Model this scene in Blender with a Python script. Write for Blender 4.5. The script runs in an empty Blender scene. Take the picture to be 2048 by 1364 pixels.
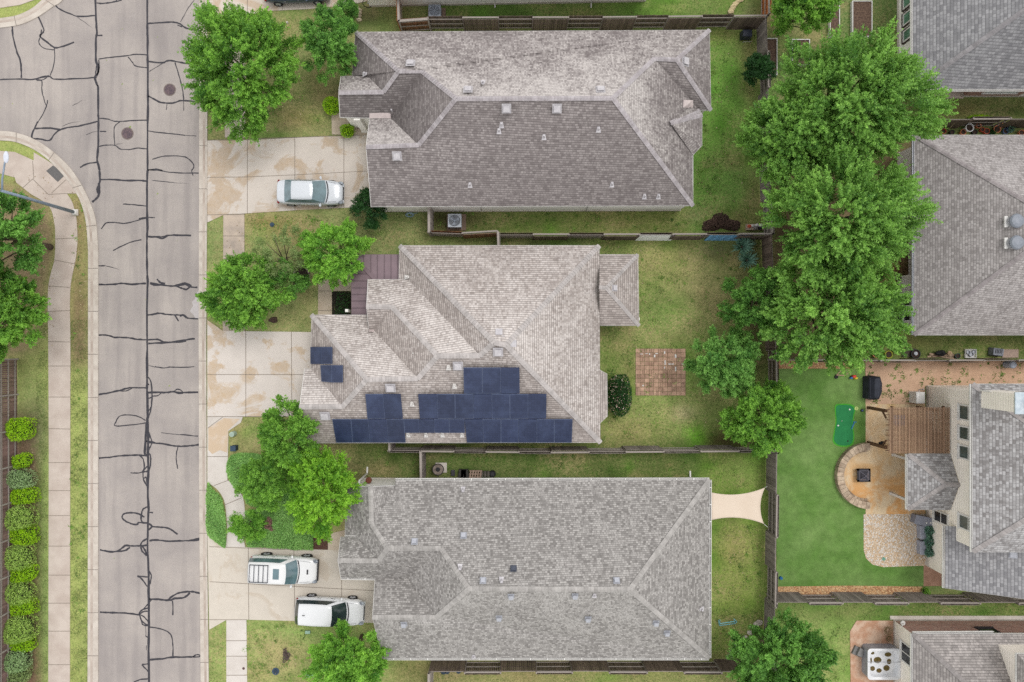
import bpy, bmesh, math, random
import numpy as np
from mathutils import Vector
R = math.radians
H, S = 49.0, 28.0            # camera height (m) and photo pixels per metre on the ground
scene = bpy.context.scene
# ---------------------------------------------------------------- camera, sky, sun, exposure
cam = bpy.data.cameras.new('camera'); camo = bpy.data.objects.new('camera', cam)
scene.collection.objects.link(camo); camo.location = (0, 0, H)
cam.sensor_width = 36; cam.lens = 36 * H / (2048 / S); cam.clip_end = 2000
scene.camera = camo
w = bpy.data.worlds.new('World'); scene.world = w; w.use_nodes = True
SUN_EL, SUN_AZ = R(66), R(48)      # azimuth measured from +y (north) towards +x (east)
nt = w.node_tree; sky = nt.nodes.new('ShaderNodeTexSky'); sky.sky_type = 'NISHITA'; sky.sun_disc = False
sky.sun_elevation = SUN_EL; sky.sun_rotation = SUN_AZ; sky.dust_density = 5.0; sky.air_density = 1.0; sky.ozone_density = 1.0
bw = nt.nodes.new('ShaderNodeMixRGB'); bw.blend_type = 'COLOR'; bw.inputs[0].default_value = 0.95; bw.inputs[2].default_value = (1.0, 0.995, 0.99, 1)
nt.links.new(sky.outputs[0], bw.inputs[1])          # overcast: a nearly white sky
cl = nt.nodes.new('ShaderNodeMixRGB'); cl.inputs[0].default_value = 0.8; cl.inputs[2].default_value = (6.0, 6.0, 6.05, 1)   # even cloud deck over the sky
tc = nt.nodes.new('ShaderNodeTexCoord'); sz_ = nt.nodes.new('ShaderNodeSeparateXYZ'); mr = nt.nodes.new('ShaderNodeMapRange'); vm = nt.nodes.new('ShaderNodeVectorMath'); vm.operation = 'SCALE'
nt.links.new(tc.outputs['Generated'], sz_.inputs[0]); nt.links.new(sz_.outputs[2], mr.inputs[0]); mr.inputs[1].default_value = 0; mr.inputs[2].default_value = 1; mr.inputs[3].default_value = 1.6; mr.inputs[4].default_value = .72
vm.inputs[0].default_value = (6.0, 6.0, 6.05); nt.links.new(mr.outputs[0], vm.inputs['Scale']); nt.links.new(vm.outputs[0], cl.inputs[2])     # cloud layer; extra horizon brightness added to lift the vertical walls
nt.links.new(bw.outputs[0], cl.inputs[1]); nt.links.new(cl.outputs[0], nt.nodes['Background'].inputs[0]); nt.nodes['Background'].inputs[1].default_value = 0.15
sl = bpy.data.lights.new('sun', 'SUN'); sl.energy = 0.95; sl.angle = R(22); sl.color = (1, .98, .955)
so = bpy.data.objects.new('sun', sl); scene.collection.objects.link(so)
sd = Vector((math.sin(SUN_AZ) * math.cos(SUN_EL), math.cos(SUN_AZ) * math.cos(SUN_EL), math.sin(SUN_EL)))
so.rotation_euler = sd.to_track_quat('Z', 'Y').to_euler(); so.location = sd * 60
scene.view_settings.view_transform = 'Standard'; scene.view_settings.look = 'None'
scene.view_settings.exposure = 0.42; scene.view_settings.gamma = 1
scene.render.engine = 'CYCLES'; scene.cycles.max_bounces = 5; scene.cycles.transparent_max_bounces = 4
scene.cycles.diffuse_bounces = 3; scene.cycles.glossy_bounces = 2; scene.cycles.use_denoising = False; scene.cycles.denoiser = 'OPENIMAGEDENOISE'; scene.cycles.denoising_input_passes = 'RGB_ALBEDO_NORMAL'; scene.cycles.denoising_prefilter = 'FAST'
random.seed(7); rng = np.random.default_rng(7)
COL = scene.collection

# ---------------------------------------------------------------- helpers
def P(px, py, z=0.0):
    k = (1 - z / H) / S
    return Vector(((px - 1024) * k, (682 - py) * k, z))
def lin(v): v /= 255.0; return v / 12.92 if v <= .04045 else ((v + .055) / 1.055) ** 2.4
EXPO = 1.3
def c(r, g, b, k=1.0): return (min(.9, lin(r) * k / EXPO), min(.9, lin(g) * k / EXPO), min(.9, lin(b) * k / EXPO), 1)
def wloc(o):
    v = Vector((0, 0, 0))
    while o is not None: v += o.location; o = o.parent
    return v
def props(o, label=None, cat=None, group=None, kind=None):
    if label: o['label'] = label
    if cat: o['category'] = cat
    if group: o['group'] = group
    if kind: o['kind'] = kind
    return o
def thing(name, label, cat, loc=(0, 0, 0), group=None):
    o = bpy.data.objects.new(name, None); COL.objects.link(o); o.location = loc; o.empty_display_size = .2
    return props(o, label, cat, group)
class MB:
    def __init__(s): s.v = []; s.f = []; s.t = []; s.uv = []
    def add(s, vs, fs, tint=.5, uvs=None):
        n = len(s.v); s.v += [tuple(x) for x in vs]
        for i, f in enumerate(fs):
            s.f.append(tuple(n + a for a in f)); s.t.append(tint); s.uv.append(uvs[i] if uvs else None)
        return s
    def obox(s, cen, size, rz=0, tint=.5, taper=1.0, tilt=None):
        cx, cy, cz = cen; hx, hy, hz = size[0] / 2, size[1] / 2, size[2] / 2
        vs = []
        for dz in (-1, 1):
            k = taper if dz > 0 else 1
            for dx, dy in ((-1, -1), (1, -1), (1, 1), (-1, 1)):
                x, y, z = dx * hx * k, dy * hy * k, dz * hz
                if tilt: y, z = y * math.cos(tilt) - z * math.sin(tilt), y * math.sin(tilt) + z * math.cos(tilt)
                vs.append((cx + x * math.cos(rz) - y * math.sin(rz), cy + x * math.sin(rz) + y * math.cos(rz), cz + z))
        return s.add(vs, [(0, 3, 2, 1), (4, 5, 6, 7), (0, 1, 5, 4), (1, 2, 6, 5), (2, 3, 7, 6), (3, 0, 4, 7)], tint)
    def box(s, x0, x1, y0, y1, z0, z1, tint=.5): return s.obox(((x0+x1)/2, (y0+y1)/2, (z0+z1)/2), (abs(x1-x0), abs(y1-y0), z1-z0), 0, tint)
    def bar(s, a, b, w=.05, h=None, tint=.5):          # rectangular bar between two points
        a, b = Vector(a), Vector(b); d = (b - a).normalized(); h = h or w
        up = Vector((0, 0, 1)) if abs(d.z) < .95 else Vector((1, 0, 0))
        x = d.cross(up).normalized() * w / 2; y = x.cross(d).normalized() * h / 2
        vs = [p + q for p in (a, b) for q in (-x - y, x - y, x + y, -x + y)]
        return s.add(vs, [(3, 2, 1, 0), (4, 5, 6, 7), (0, 1, 5, 4), (1, 2, 6, 5), (2, 3, 7, 6), (3, 0, 4, 7)], tint)
    def rings(s, rr, n=16, cx=0, cy=0, tint=.5, capa=True, capb=True, sx=1, sy=1):   # lathe [(r, z)...]
        vs = []
        for r, z in rr:
            for i in range(n):
                a = 2 * math.pi * i / n; vs.append((cx + r * sx * math.cos(a), cy + r * sy * math.sin(a), z))
        fs = []
        for k in range(len(rr) - 1):
            for i in range(n):
                j = (i + 1) % n; fs.append((k*n+i, k*n+j, (k+1)*n+j, (k+1)*n+i))
        if capa: fs.append(tuple(range(n))[::-1])
        if capb: fs.append(tuple((len(rr)-1)*n + i for i in range(n)))
        return s.add(vs, fs, tint)
    def tube(s, pts, r, n=8, tint=.5):
        pts = [Vector(p) for p in pts]; rs = r if isinstance(r, (list, tuple)) else [r] * len(pts); vs = []
        for k, p in enumerate(pts):
            d = (pts[min(k+1, len(pts)-1)] - pts[max(k-1, 0)]).normalized()
            up = Vector((0, 0, 1)) if abs(d.z) < .9 else Vector((1, 0, 0))
            x = d.cross(up).normalized(); y = x.cross(d)
            for i in range(n):
                a = 2 * math.pi * i / n; vs.append(p + (x * math.cos(a) + y * math.sin(a)) * rs[k])
        fs = [(k*n+i, k*n+(i+1) % n, (k+1)*n+(i+1) % n, (k+1)*n+i) for k in range(len(pts)-1) for i in range(n)]
        fs += [tuple(range(n))[::-1], tuple((len(pts)-1)*n+i for i in range(n))]
        return s.add(vs, fs, tint)
    def prism(s, poly, z0, z1, tint=.5):               # polygon (world xy) extruded
        n = len(poly); a = sum(poly[i][0]*poly[(i+1) % n][1] - poly[(i+1) % n][0]*poly[i][1] for i in range(n))
        if a < 0: poly = poly[::-1]
        vs = [(p[0], p[1], z0) for p in poly] + [(p[0], p[1], z1) for p in poly]
        fs = [tuple(range(n))[::-1], tuple(range(n, 2*n))] + [(i, (i+1) % n, n+(i+1) % n, n+i) for i in range(n)]
        return s.add(vs, fs, tint)
    def blob(s, cen, rad, seed=0, amp=.15, n=14, m=9, tint=.5):
        r_ = random.Random(seed); ph = [r_.random() * 6.28 for _ in range(6)]; vs = []
        for k in range(m + 1):
            t = math.pi * k / m
            for i in range(n):
                a = 2 * math.pi * i / n
                q = 1 + amp * (math.sin(3*a + ph[0] + 2*t) + math.sin(5*a + ph[1] - 3*t) * .6 + math.sin(4*t + ph[2])) / 2
                vs.append((cen[0] + rad[0]*q*math.sin(t)*math.cos(a), cen[1] + rad[1]*q*math.sin(t)*math.sin(a), cen[2] + rad[2]*q*math.cos(t)))
        return s.add(vs, [(k*n+i, (k+1)*n+i, (k+1)*n+(i+1) % n, k*n+(i+1) % n) for k in range(m) for i in range(n)], tint)
    def build(s, name, mat, parent=None, smooth=False, bevel=0, tri=False):
        L = wloc(parent) if parent else Vector((0, 0, 0))
        me = bpy.data.meshes.new(name); me.from_pydata([(v[0]-L.x, v[1]-L.y, v[2]-L.z) for v in s.v], [], s.f)
        ca = me.color_attributes.new('tint', 'FLOAT_COLOR', 'CORNER')
        arr = np.empty((len(me.loops), 4), np.float32); arr[:, 3] = 1; k = 0
        for f, t in zip(s.f, s.t): arr[k:k+len(f), :3] = t; k += len(f)
        ca.data.foreach_set('color', arr.ravel())
        if any(u is not None for u in s.uv):
            ul = me.uv_layers.new(name='UVMap'); k = 0
            for f, u in zip(s.f, s.uv):
                for i in range(len(f)):
                    ul.data[k].uv = u[i] if u else (0, 0); k += 1
        me.materials.append(mat)
        if smooth: me.shade_smooth()
        o = bpy.data.objects.new(name, me); COL.objects.link(o)
        if parent: o.parent = parent
        if bevel:
            b = o.modifiers.new('bevel', 'BEVEL'); b.width = bevel; b.segments = 2; b.limit_method = 'ANGLE'
        return o
def copy_tree(o, parent=None):
    n = o.copy(); COL.objects.link(n)
    if parent: n.parent = parent
    for ch in list(o.children): copy_tree(ch, n)
    return n
# ---------------------------------------------------------------- materials
class NT:
    def __init__(s, name):
        s.m = bpy.data.materials.new(name); s.m.use_nodes = True; s.t = s.m.node_tree; s.b = s.t.nodes['Principled BSDF']
    def n(s, ty, **k):
        x = s.t.nodes.new('ShaderNode' + ty)
        for a, v in k.items(): setattr(x, a, v)
        return x
    def l(s, a, b): s.t.links.new(a, b)
    def set(s, sock, v):
        if hasattr(v, 'links') or isinstance(v, bpy.types.NodeSocket): s.l(v, sock)
        else: sock.default_value = v
    def mix(s, f, a, b, mode='MIX'):
        x = s.n('MixRGB', blend_type=mode); s.set(x.inputs[0], f); s.set(x.inputs[1], a); s.set(x.inputs[2], b); return x.outputs[0]
    def math(s, op, a, b=0.0, c_=None, clamp=False):
        x = s.n('Math', operation=op, use_clamp=clamp); s.set(x.inputs[0], a); s.set(x.inputs[1], b)
        if c_ is not None: s.set(x.inputs[2], c_)
        return x.outputs[0]
    def noise(s, vec, scale, detail=3, rough=.6, dist=0):
        x = s.n('TexNoise'); s.l(vec, x.inputs['Vector']); x.inputs['Scale'].default_value = scale
        x.inputs['Detail'].default_value = detail; x.inputs['Roughness'].default_value = rough; x.inputs['Distortion'].default_value = dist
        return x.outputs['Fac']
    def ramp(s, v, lo, hi, a=0.0, b=1.0):
        x = s.n('MapRange'); s.l(v, x.inputs['Value']); x.inputs['From Min'].default_value = lo; x.inputs['From Max'].default_value = hi
        x.inputs['To Min'].default_value = a; x.inputs['To Max'].default_value = b; return x.outputs[0]
    def bump(s, h, strength=.3, dist=.02):
        x = s.n('Bump'); x.inputs['Strength'].default_value = strength; x.inputs['Distance'].default_value = dist
        s.l(h, x.inputs['Height']); s.l(x.outputs[0], s.b.inputs['Normal'])
    def pos(s): return s.n('NewGeometry').outputs['Position']
    def tint(s): return s.n('Attribute', attribute_name='tint').outputs['Color']
MATS = {}
def M(name, c1, c2=None, scale=3.0, rough=.8, bump=.2, metal=0.0, lo=.35, hi=.65, detail=4, fine=0.0, coat=0):
    if name in MATS: return MATS[name]
    t = NT(name); p = t.n('TexCoord').outputs['Object']; f = t.ramp(t.noise(p, scale, detail), lo, hi)
    col = t.mix(f, c1, c2 or tuple(x * .8 for x in c1[:3]) + (1,))
    ti = t.n('Vector' + 'Math', operation='SCALE'); t.l(t.tint(), ti.inputs[0]); ti.inputs['Scale'].default_value = 2.0
    col = t.mix(1.0, col, ti.outputs[0], 'MULTIPLY')
    if fine:
        g = t.ramp(t.noise(p, 14, 5, .8), .25, .75, 1 - fine, 1 + fine)
        cb = t.n('VectorMath', operation='SCALE'); t.l(col, cb.inputs[0]); t.l(g, cb.inputs['Scale']); col = cb.outputs[0]
    t.l(col, t.b.inputs['Base Color']); t.b.inputs['Roughness'].default_value = rough; t.b.inputs['Metallic'].default_value = metal
    t.b.inputs['Specular IOR Level'].default_value = .3; t.b.inputs['Coat Weight'].default_value = coat
    if bump: t.bump(t.noise(p, scale * 8, 3), bump, .01)
    MATS[name] = t.m; return t.m
def leafmat(name, c1, c2, trans=.35):
    t = NT(name); f = t.n('Attribute', attribute_name='tint').outputs['Fac']
    col = t.mix(f, c1, c2); t.l(col, t.b.inputs['Base Color']); t.b.inputs['Roughness'].default_value = .55
    t.b.inputs['Specular IOR Level'].default_value = .35
    tr = t.n('BsdfTranslucent'); t.l(t.mix(.5, col, (c2[0]*1.2, c2[1]*1.2, c2[2]*.6, 1)), tr.inputs[0])
    mx = t.n('MixShader'); mx.inputs[0].default_value = trans; t.l(t.b.outputs[0], mx.inputs[1]); t.l(tr.outputs[0], mx.inputs[2])
    t.l(mx.outputs[0], t.t.nodes['Material Output'].inputs['Surface']); return t.m
def shingle(name, dark, light, worn, bw_=.3, rh=.145, rand=.6, line=.55, patch=.35):
    t = NT(name); uv = t.n('UVMap').outputs[0]
    br = t.n('TexBrick'); t.l(uv, br.inputs['Vector']); br.inputs['Scale'].default_value = 1
    br.inputs['Brick Width'].default_value = bw_; br.inputs['Row Height'].default_value = rh; br.inputs['Mortar Size'].default_value = .014
    br.inputs['Mortar Smooth'].default_value = .3; br.inputs['Color1'].default_value = (0, 0, 0, 1); br.inputs['Color2'].default_value = (1, 1, 1, 1)
    br.inputs['Mortar'].default_value = (.5, .5, .5, 1); br.offset = .37; br.squash = 1.35; br.squash_frequency = 3
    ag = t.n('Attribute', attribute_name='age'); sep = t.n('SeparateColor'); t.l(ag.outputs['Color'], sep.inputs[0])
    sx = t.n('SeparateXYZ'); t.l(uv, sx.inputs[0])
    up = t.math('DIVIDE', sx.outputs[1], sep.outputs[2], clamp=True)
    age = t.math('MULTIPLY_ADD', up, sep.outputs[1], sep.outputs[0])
    big = t.noise(uv, .45, 4, .65, .3); mid = t.noise(uv, 2.2, 4, .75)
    age2 = t.math('ADD', age, t.math('ADD', t.ramp(big, .3, .7, -patch, patch), t.ramp(mid, .3, .7, -patch*.6, patch*.6)), clamp=True)
    tabr = t.math('MULTIPLY_ADD', t.math('SUBTRACT', br.outputs[0], .5), rand, .5, clamp=True)
    col = t.mix(tabr, dark, light)
    # wear: pale lichen spots, one tab at a time
    vo = t.n('TexWhiteNoise', noise_dimensions='2D')
    sc = t.n('VectorMath', operation='DIVIDE'); t.l(uv, sc.inputs[0]); sc.inputs[1].default_value = (bw_ * .5, rh, 1)
    fl = t.n('VectorMath', operation='FLOOR'); t.l(sc.outputs[0], fl.inputs[0]); t.l(fl.outputs[0], vo.inputs['Vector'])
    wf = t.math('MULTIPLY', t.ramp(t.math('ADD', age2, t.math('MULTIPLY', vo.outputs['Value'], .5)), .5, 1.2), .95, clamp=True)
    col = t.mix(wf, col, worn)
    fy = t.math('FRACT', t.math('DIVIDE', sx.outputs[1], rh))      # shadow line painted into the lower edge of each course
    ln = t.ramp(fy, .0, .3, 1 - line, 1.08)
    gr = t.ramp(t.noise(uv, 22, 3, .8), .25, .75, .82, 1.18)
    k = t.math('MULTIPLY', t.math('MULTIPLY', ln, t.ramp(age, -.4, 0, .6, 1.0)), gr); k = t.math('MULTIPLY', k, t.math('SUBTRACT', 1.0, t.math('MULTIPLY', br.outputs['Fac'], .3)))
    s_ = t.n('VectorMath', operation='SCALE'); t.l(col, s_.inputs[0]); t.l(k, s_.inputs['Scale'])
    t.l(s_.outputs[0], t.b.inputs['Base Color']); t.b.inputs['Roughness'].default_value = .9; t.b.inputs['Specular IOR Level'].default_value = .2
    t.bump(fy, .35, .02); return t.m
def glassm(name, col, rough=.08):
    t = NT(name); p = t.n('TexCoord').outputs['Object']
    t.l(t.mix(t.ramp(t.noise(p, 1.5, 2), .3, .7), col, tuple(x * .5 for x in col[:3]) + (1,)), t.b.inputs['Base Color'])
    t.b.inputs['Roughness'].default_value = rough; t.b.inputs['Specular IOR Level'].default_value = .8; return t.m
white = M('white_paint', c(232, 230, 226), c(214, 211, 206), 1.5, .5)
trim = M('white_trim', c(240, 238, 234), c(225, 222, 218), 2, .45)
cream = M('cream_stucco', c(250, 247, 240, 1.15), c(240, 236, 228, 1.12), 1.2)
dark = M('dark_metal', c(62, 62, 66), c(45, 45, 48), 5, .5)
black = M('black_rubber', c(30, 30, 32), c(20, 20, 22), 6, .7)
grey = M('grey_metal', c(190, 192, 198), c(165, 168, 175), 5, .4, metal=.3)
concrete = M('pale_concrete', c(226, 218, 208), c(205, 196, 185), .9, .9, .15, fine=.06)
soil = M('soil', c(84, 68, 60), c(56, 44, 38), 6, 1, .6, fine=.45)
bark = M('bark', c(120, 104, 90), c(84, 70, 60), 5, .95, .6)
terracotta = M('terracotta', c(232, 148, 110, 1.15), c(200, 120, 86), 5, .8)
# ================================================================ GROUND
def in_poly(x, y, poly):
    r = np.zeros(x.shape, bool); n = len(poly)
    for i in range(n):
        x1, y1 = poly[i]; x2, y2 = poly[(i + 1) % n]
        if y1 == y2: continue
        q = ((y1 > y) != (y2 > y)) & (x < (x2 - x1) * (y - y1) / (y2 - y1) + x1); r ^= q
    return r
def ground():
    xs = np.concatenate([-np.geomspace(300, 48, 14)[:-1], np.arange(-48, 48.01, .28), np.geomspace(48, 300, 14)[1:]])
    ys = np.concatenate([-np.geomspace(300, 34, 14)[:-1], np.arange(-34, 34.01, .28), np.geomspace(34, 300, 14)[1:]])
    X, Y = np.meshgrid(xs, ys); PX = X * S + 1024; PY = 682 - Y * S
    col = np.empty(X.shape + (4,)); col[:] = c(120, 136, 82); col[..., 3] = .45   # alpha = share of dry straw
    def reg(poly, rgb, dry=.4):
        m = in_poly(PX, PY, poly); col[m] = c(*rgb)[:3] + (dry,)
    def spot(px, py, rx, ry, rgb, k=.8, dry=None):
        d = ((PX - px) / rx) ** 2 + ((PY - py) / ry) ** 2; wgt = (k * np.exp(-d * 1.1))[..., None]
        t = np.array(c(*rgb)[:3] + (dry if dry is not None else .4,)); col[:] = col * (1 - wgt) + t * wgt
    rect = lambda a, b, c_, d: [(a, b), (c_, b), (c_, d), (a, d)]
    reg(rect(-200, -200, 180, 1600), (142, 150, 88), .35)
    reg(rect(410, -50, 860, 480), (118, 128, 80), .6)
    reg(rect(860, -60, 1540, 60), (92, 116, 58), .4)
    reg(rect(700, 400, 1540, 480), (92, 112, 52), .45)  # strip below the first house, its shade painted into the grass
    reg(rect(1380, 55, 1540, 480), (100, 140, 62), .3)
    reg(rect(410, 410, 860, 700), (124, 136, 86), .65)
    reg(rect(1190, 470, 1540, 900), (108, 130, 66), .55)
    reg(rect(410, 820, 800, 1100), (140, 138, 92), .6)
    reg(rect(700, 880, 1540, 970), (76, 98, 46), .35)  # side yard darkened: shade between the houses put into the grass colour
    reg(rect(1400, 900, 1540, 1320), (106, 132, 58), .45)
    reg(rect(410, 1230, 860, 1500), (124, 140, 80), .55)
    reg(rect(780, 1310, 1540, 1500), (118, 122, 74), .6)
    reg(rect(1540, -100, 1830, 245), (86, 112, 62), .4)
    reg(rect(1780, 190, 2300, 245), (92, 104, 58), .5)
    reg(rect(1540, 245, 1850, 720), (92, 74, 60), .3)
    reg(rect(1700, 660, 2300, 722), (96, 112, 60), .4)
    reg(rect(1540, 1200, 2300, 1244), (88, 116, 54), .3)
    reg(rect(1540, 1244, 1800, 1600), (112, 140, 70), .3)
    reg([(-100, 820), (60, 832), (84, 866), (90, 900), (80, 960), (76, 1100), (76, 1290), (84, 1330), (84, 1500), (-100, 1500)], (112, 84, 74), .1)
    reg([(-100, 345), (30, 368), (66, 396), (100, 430), (110, 475), (104, 520), (94, 570), (94, 640), (70, 690), (30, 716), (-100, 716)], (128, 108, 88), .35)
    reg([(142, 386), (158, 390), (174, 440), (177, 480), (177, 730), (142, 730)], (132, 116, 84), .45)
    # worn, bare, mulched and lush patches
    for a in [(60, 430, 50, 60, (120, 98, 82), .95, .3), (70, 560, 30, 130, (122, 100, 84), .9, .3), (160, 600, 14, 90, (120, 92, 78), .9, .2),
              (158, 690, 14, 60, (104, 84, 72), .95, .2), (160, 430, 14, 60, (132, 108, 84), .7, .5), (164, 530, 10, 60, (136, 132, 84), .8, .5),
              (70, 640, 20, 60, (128, 124, 84), .7, .6), (60, 860, 40, 60, (108, 94, 82), .95, .2), (70, 840, 26, 50, (104, 90, 78), .9, .2),
              (52, 1100, 22, 320, (104, 78, 68), .95, .1), (40, 1340, 30, 60, (110, 84, 72), .95, .1),
              (85, 1000, 9, 260, (96, 126, 72), .8, .2), (92, 1250, 9, 160, (104, 132, 78), .8, .2), (55, 780, 18, 60, (118, 138, 82), .7, .4),
              (600, 180, 40, 60, (100, 108, 60), .6, .5), (560, 240, 60, 24, (128, 118, 84), .8, .6), (640, 180, 30, 40, (84, 70, 56), .6, .3),
              (600, 60, 60, 30, (124, 132, 82), .7, .6), (430, 240, 14, 40, (124, 104, 78), .7, .6), (680, 190, 20, 30, (74, 58, 50), .9, .1),
              (560, 440, 70, 14, (146, 116, 84), .85, .4), (540, 455, 40, 10, (142, 104, 78), .7, .3), (530, 470, 40, 24, (130, 168, 84), .7, .1),
              (600, 480, 50, 40, (140, 138, 92), .7, .6), (620, 620, 20, 50, (138, 136, 90), .7, .7), (560, 640, 60, 20, (120, 124, 78), .6, .5), (575, 470, 60, 22, (136, 104, 78), .7, .4), (520, 440, 26, 10, (132, 96, 72), .8, .3), (560, 60, 30, 16, (134, 118, 80), .7, .6), (600, 235, 50, 18, (140, 112, 82), .75, .5), (640, 150, 16, 60, (118, 100, 70), .6, .5), (700, 880, 40, 8, (96, 72, 56), .7, .2), (560, 1290, 40, 20, (158, 144, 104), .7, .8), (530, 1350, 30, 14, (150, 128, 92), .7, .6),
              (600, 575, 40, 50, (136, 122, 90), .5, .5), (770, 470, 60, 24, (82, 98, 52), .7, .4), (720, 430, 20, 20, (80, 64, 54), .9, .2),
              (1240, 435, 100, 26, (124, 128, 72), .7, .6), (1000, 435, 100, 26, (92, 108, 54), .6, .4), (1390, 430, 24, 12, (130, 116, 96), .8, .6),
              (1480, 440, 44, 30, (126, 96, 76), .7, .5), (1500, 100, 26, 40, (128, 110, 80), .75, .6), (1440, 130, 40, 50, (92, 124, 52), .5, .2),
              (1450, 250, 30, 50, (78, 118, 40), .7, .1), (1470, 360, 50, 60, (102, 134, 70), .6, .2), (1510, 390, 20, 60, (124, 112, 78), .7, .6),
              (1500, 180, 14, 60, (130, 112, 84), .7, .6), (1440, 70, 60, 14, (124, 116, 70), .7, .6), (1470, 10, 50, 30, (84, 116, 44), .7, .3),
              (1330, 20, 40, 16, (112, 122, 60), .6, .6), (1180, 30, 40, 12, (120, 104, 72), .8, .5), (1250, 20, 100, 20, (100, 132, 56), .7, .2),
              (1500, 20, 16, 20, (96, 92, 76), .7, .4), (760, 40, 40, 26, (88, 108, 54), .8, .3), (740, 28, 26, 18, (90, 72, 62), .9, .2), (930, 20, 60, 16, (84, 104, 48), .8, .3),
              (920, 440, 60, 26, (76, 62, 50), .85, .2), (880, 440, 18, 30, (74, 60, 50), .9, .1), (1100, 476, 240, 5, (92, 74, 54), .7, .3),
              (1340, 520, 70, 40, (154, 142, 96), .8, .9), (1400, 580, 60, 60, (146, 130, 98), .7, .8), (1450, 620, 30, 40, (128, 110, 84), .8, .6),
              (1440, 500, 60, 20, (112, 96, 82), .75, .4), (1490, 560, 30, 30, (92, 76, 62), .8, .3), (1330, 630, 60, 40, (98, 120, 64), .6, .4),
              (1240, 700, 40, 40, (96, 116, 56), .7, .3), (1290, 670, 60, 14, (120, 126, 80), .5, .6), (1220, 720, 10, 30, (88, 112, 48), .7, .2),
              (1306, 657, 6, 6, (110, 160, 60), .9, 0), (1325, 663, 3, 3, (110, 160, 60), .9, 0), (1260, 750, 14, 40, (134, 116, 80), .7, .7),
              (1260, 860, 60, 26, (152, 142, 94), .8, .9), (1320, 820, 60, 30, (128, 138, 80), .6, .6), (1375, 830, 18, 16, (98, 82, 76), 1.0, .1),
              (1357, 827, 12, 8, (190, 170, 140), 1.0, .3), (1366, 820, 6, 4, (206, 188, 158), 1.0, .2), (1395, 870, 16, 16, (108, 176, 40), 1.0, 0), (1380, 858, 14, 8, (112, 176, 44), .9, 0), (1402, 884, 12, 7, (104, 172, 38), .9, 0),
              (1440, 880, 30, 22, (94, 72, 54), .85, .3), (1480, 870, 40, 40, (86, 66, 52), .8, .2), (1420, 810, 30, 30, (110, 112, 72), .6, .5), (1510, 700, 24, 60, (70, 52, 44), .9, .1),
              (1500, 640, 30, 40, (84, 66, 54), .7, .2), (1540, 600, 30, 80, (64, 50, 42), .9, .1), (1440, 760, 20, 30, (124, 104, 80), .7, .4),
              (1340, 680, 60, 12, (134, 124, 84), .6, .8),
              (760, 930, 60, 22, (76, 78, 46), .7, .5), (860, 940, 14, 18, (84, 66, 54), .8, .2), (720, 955, 10, 12, (80, 56, 46), .9, .1), (950, 948, 90, 7, (84, 72, 56), .7, .3),
              (1000, 890, 230, 4, (90, 70, 50), .8, .2), (1300, 925, 120, 24, (92, 108, 58), .6, .4), (1490, 940, 40, 30, (118, 134, 74), .7, .4),
              (1470, 1090, 40, 40, (150, 142, 88), .8, .8), (1500, 1020, 14, 40, (112, 132, 64), .6, .2), (1430, 1060, 12, 30, (88, 124, 52), .6, .1),
              (1465, 1180, 40, 50, (134, 138, 76), .7, .6), (1450, 1280, 30, 30, (112, 126, 60), .6, .3), (1515, 1300, 26, 40, (100, 84, 66), .6, .4),
              (500, 870, 30, 30, (152, 150, 104), .7, .8), (475, 860, 8, 14, (146, 104, 84), .8, .2), (480, 900, 16, 8, (150, 140, 100), .7, .7), (700, 930, 40, 20, (84, 74, 54), .7, .3),
              (590, 1270, 80, 18, (112, 148, 74), .7, .1), (560, 1300, 60, 30, (150, 142, 98), .8, .8), (572, 1325, 22, 18, (178, 150, 118), .8, .3),
              (574, 1308, 7, 7, (92, 80, 74), 1.0, .1), (572, 1318, 8, 5, (90, 76, 70), 1.0, .1), (620, 1362, 40, 8, (108, 76, 58), .9, .2), (547, 1342, 12, 10, (160, 140, 112), .8, .3), (546, 1269, 4, 3, (96, 72, 66), 1.0, .1),
              (700, 1290, 24, 20, (70, 76, 46), .6, .2), (820, 1330, 40, 20, (118, 98, 70), .7, .4), (800, 1325, 30, 14, (84, 108, 48), .7, .2), (900, 1345, 50, 14, (120, 100, 78), .8, .4),
              (1050, 1352, 40, 16, (146, 116, 92), .7, .4), (1250, 1350, 100, 20, (124, 126, 74), .7, .5), (1440, 1345, 60, 20, (124, 146, 74), .7, .3),
              (1615, 60, 40, 30, (132, 108, 80), .6, .5), (1650, 90, 30, 24, (120, 108, 74), .7, .5), (1740, 100, 40, 40, (76, 106, 54), .7, .2), (1760, 40, 30, 40, (96, 112, 66), .5, .5),
              (1565, 90, 10, 24, (106, 134, 54), .8, .1), (1540, 30, 12, 60, (60, 48, 40), .8, .1), (1749, 90, 6, 8, (160, 116, 80), .7, .2), (1742, 112, 5, 6, (156, 114, 80), .7, .2), (1795, 86, 5, 5, (156, 114, 80), .7, .2),
              (1930, 222, 30, 10, (146, 116, 84), .8, .4), (1960, 234, 26, 6, (96, 132, 44), .7, .1), (1770, 690, 60, 16, (134, 126, 84), .7, .7), (1830, 685, 60, 10, (150, 136, 90), .6, .8),
              (1950, 700, 30, 10, (104, 146, 54), .8, .1), (1620, 1240, 60, 30, (136, 150, 90), .7, .5), (1640, 1330, 60, 40, (134, 152, 88), .6, .5), (1900, 1222, 200, 12, (84, 114, 48), .5, .2), (1690, 1225, 60, 10, (142, 138, 90), .6, .7),
              (1690, 1290, 10, 40, (150, 146, 100), .5, .7), (1780, 560, 20, 90, (150, 108, 80), .7, .2), (1800, 620, 14, 60, (150, 104, 76), .7, .1)]: spot(*a)
    bl = lambda A_: (A_ + np.roll(A_, 1, 0) + np.roll(A_, -1, 0) + np.roll(A_, 1, 1) + np.roll(A_, -1, 1)) / 5
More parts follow.
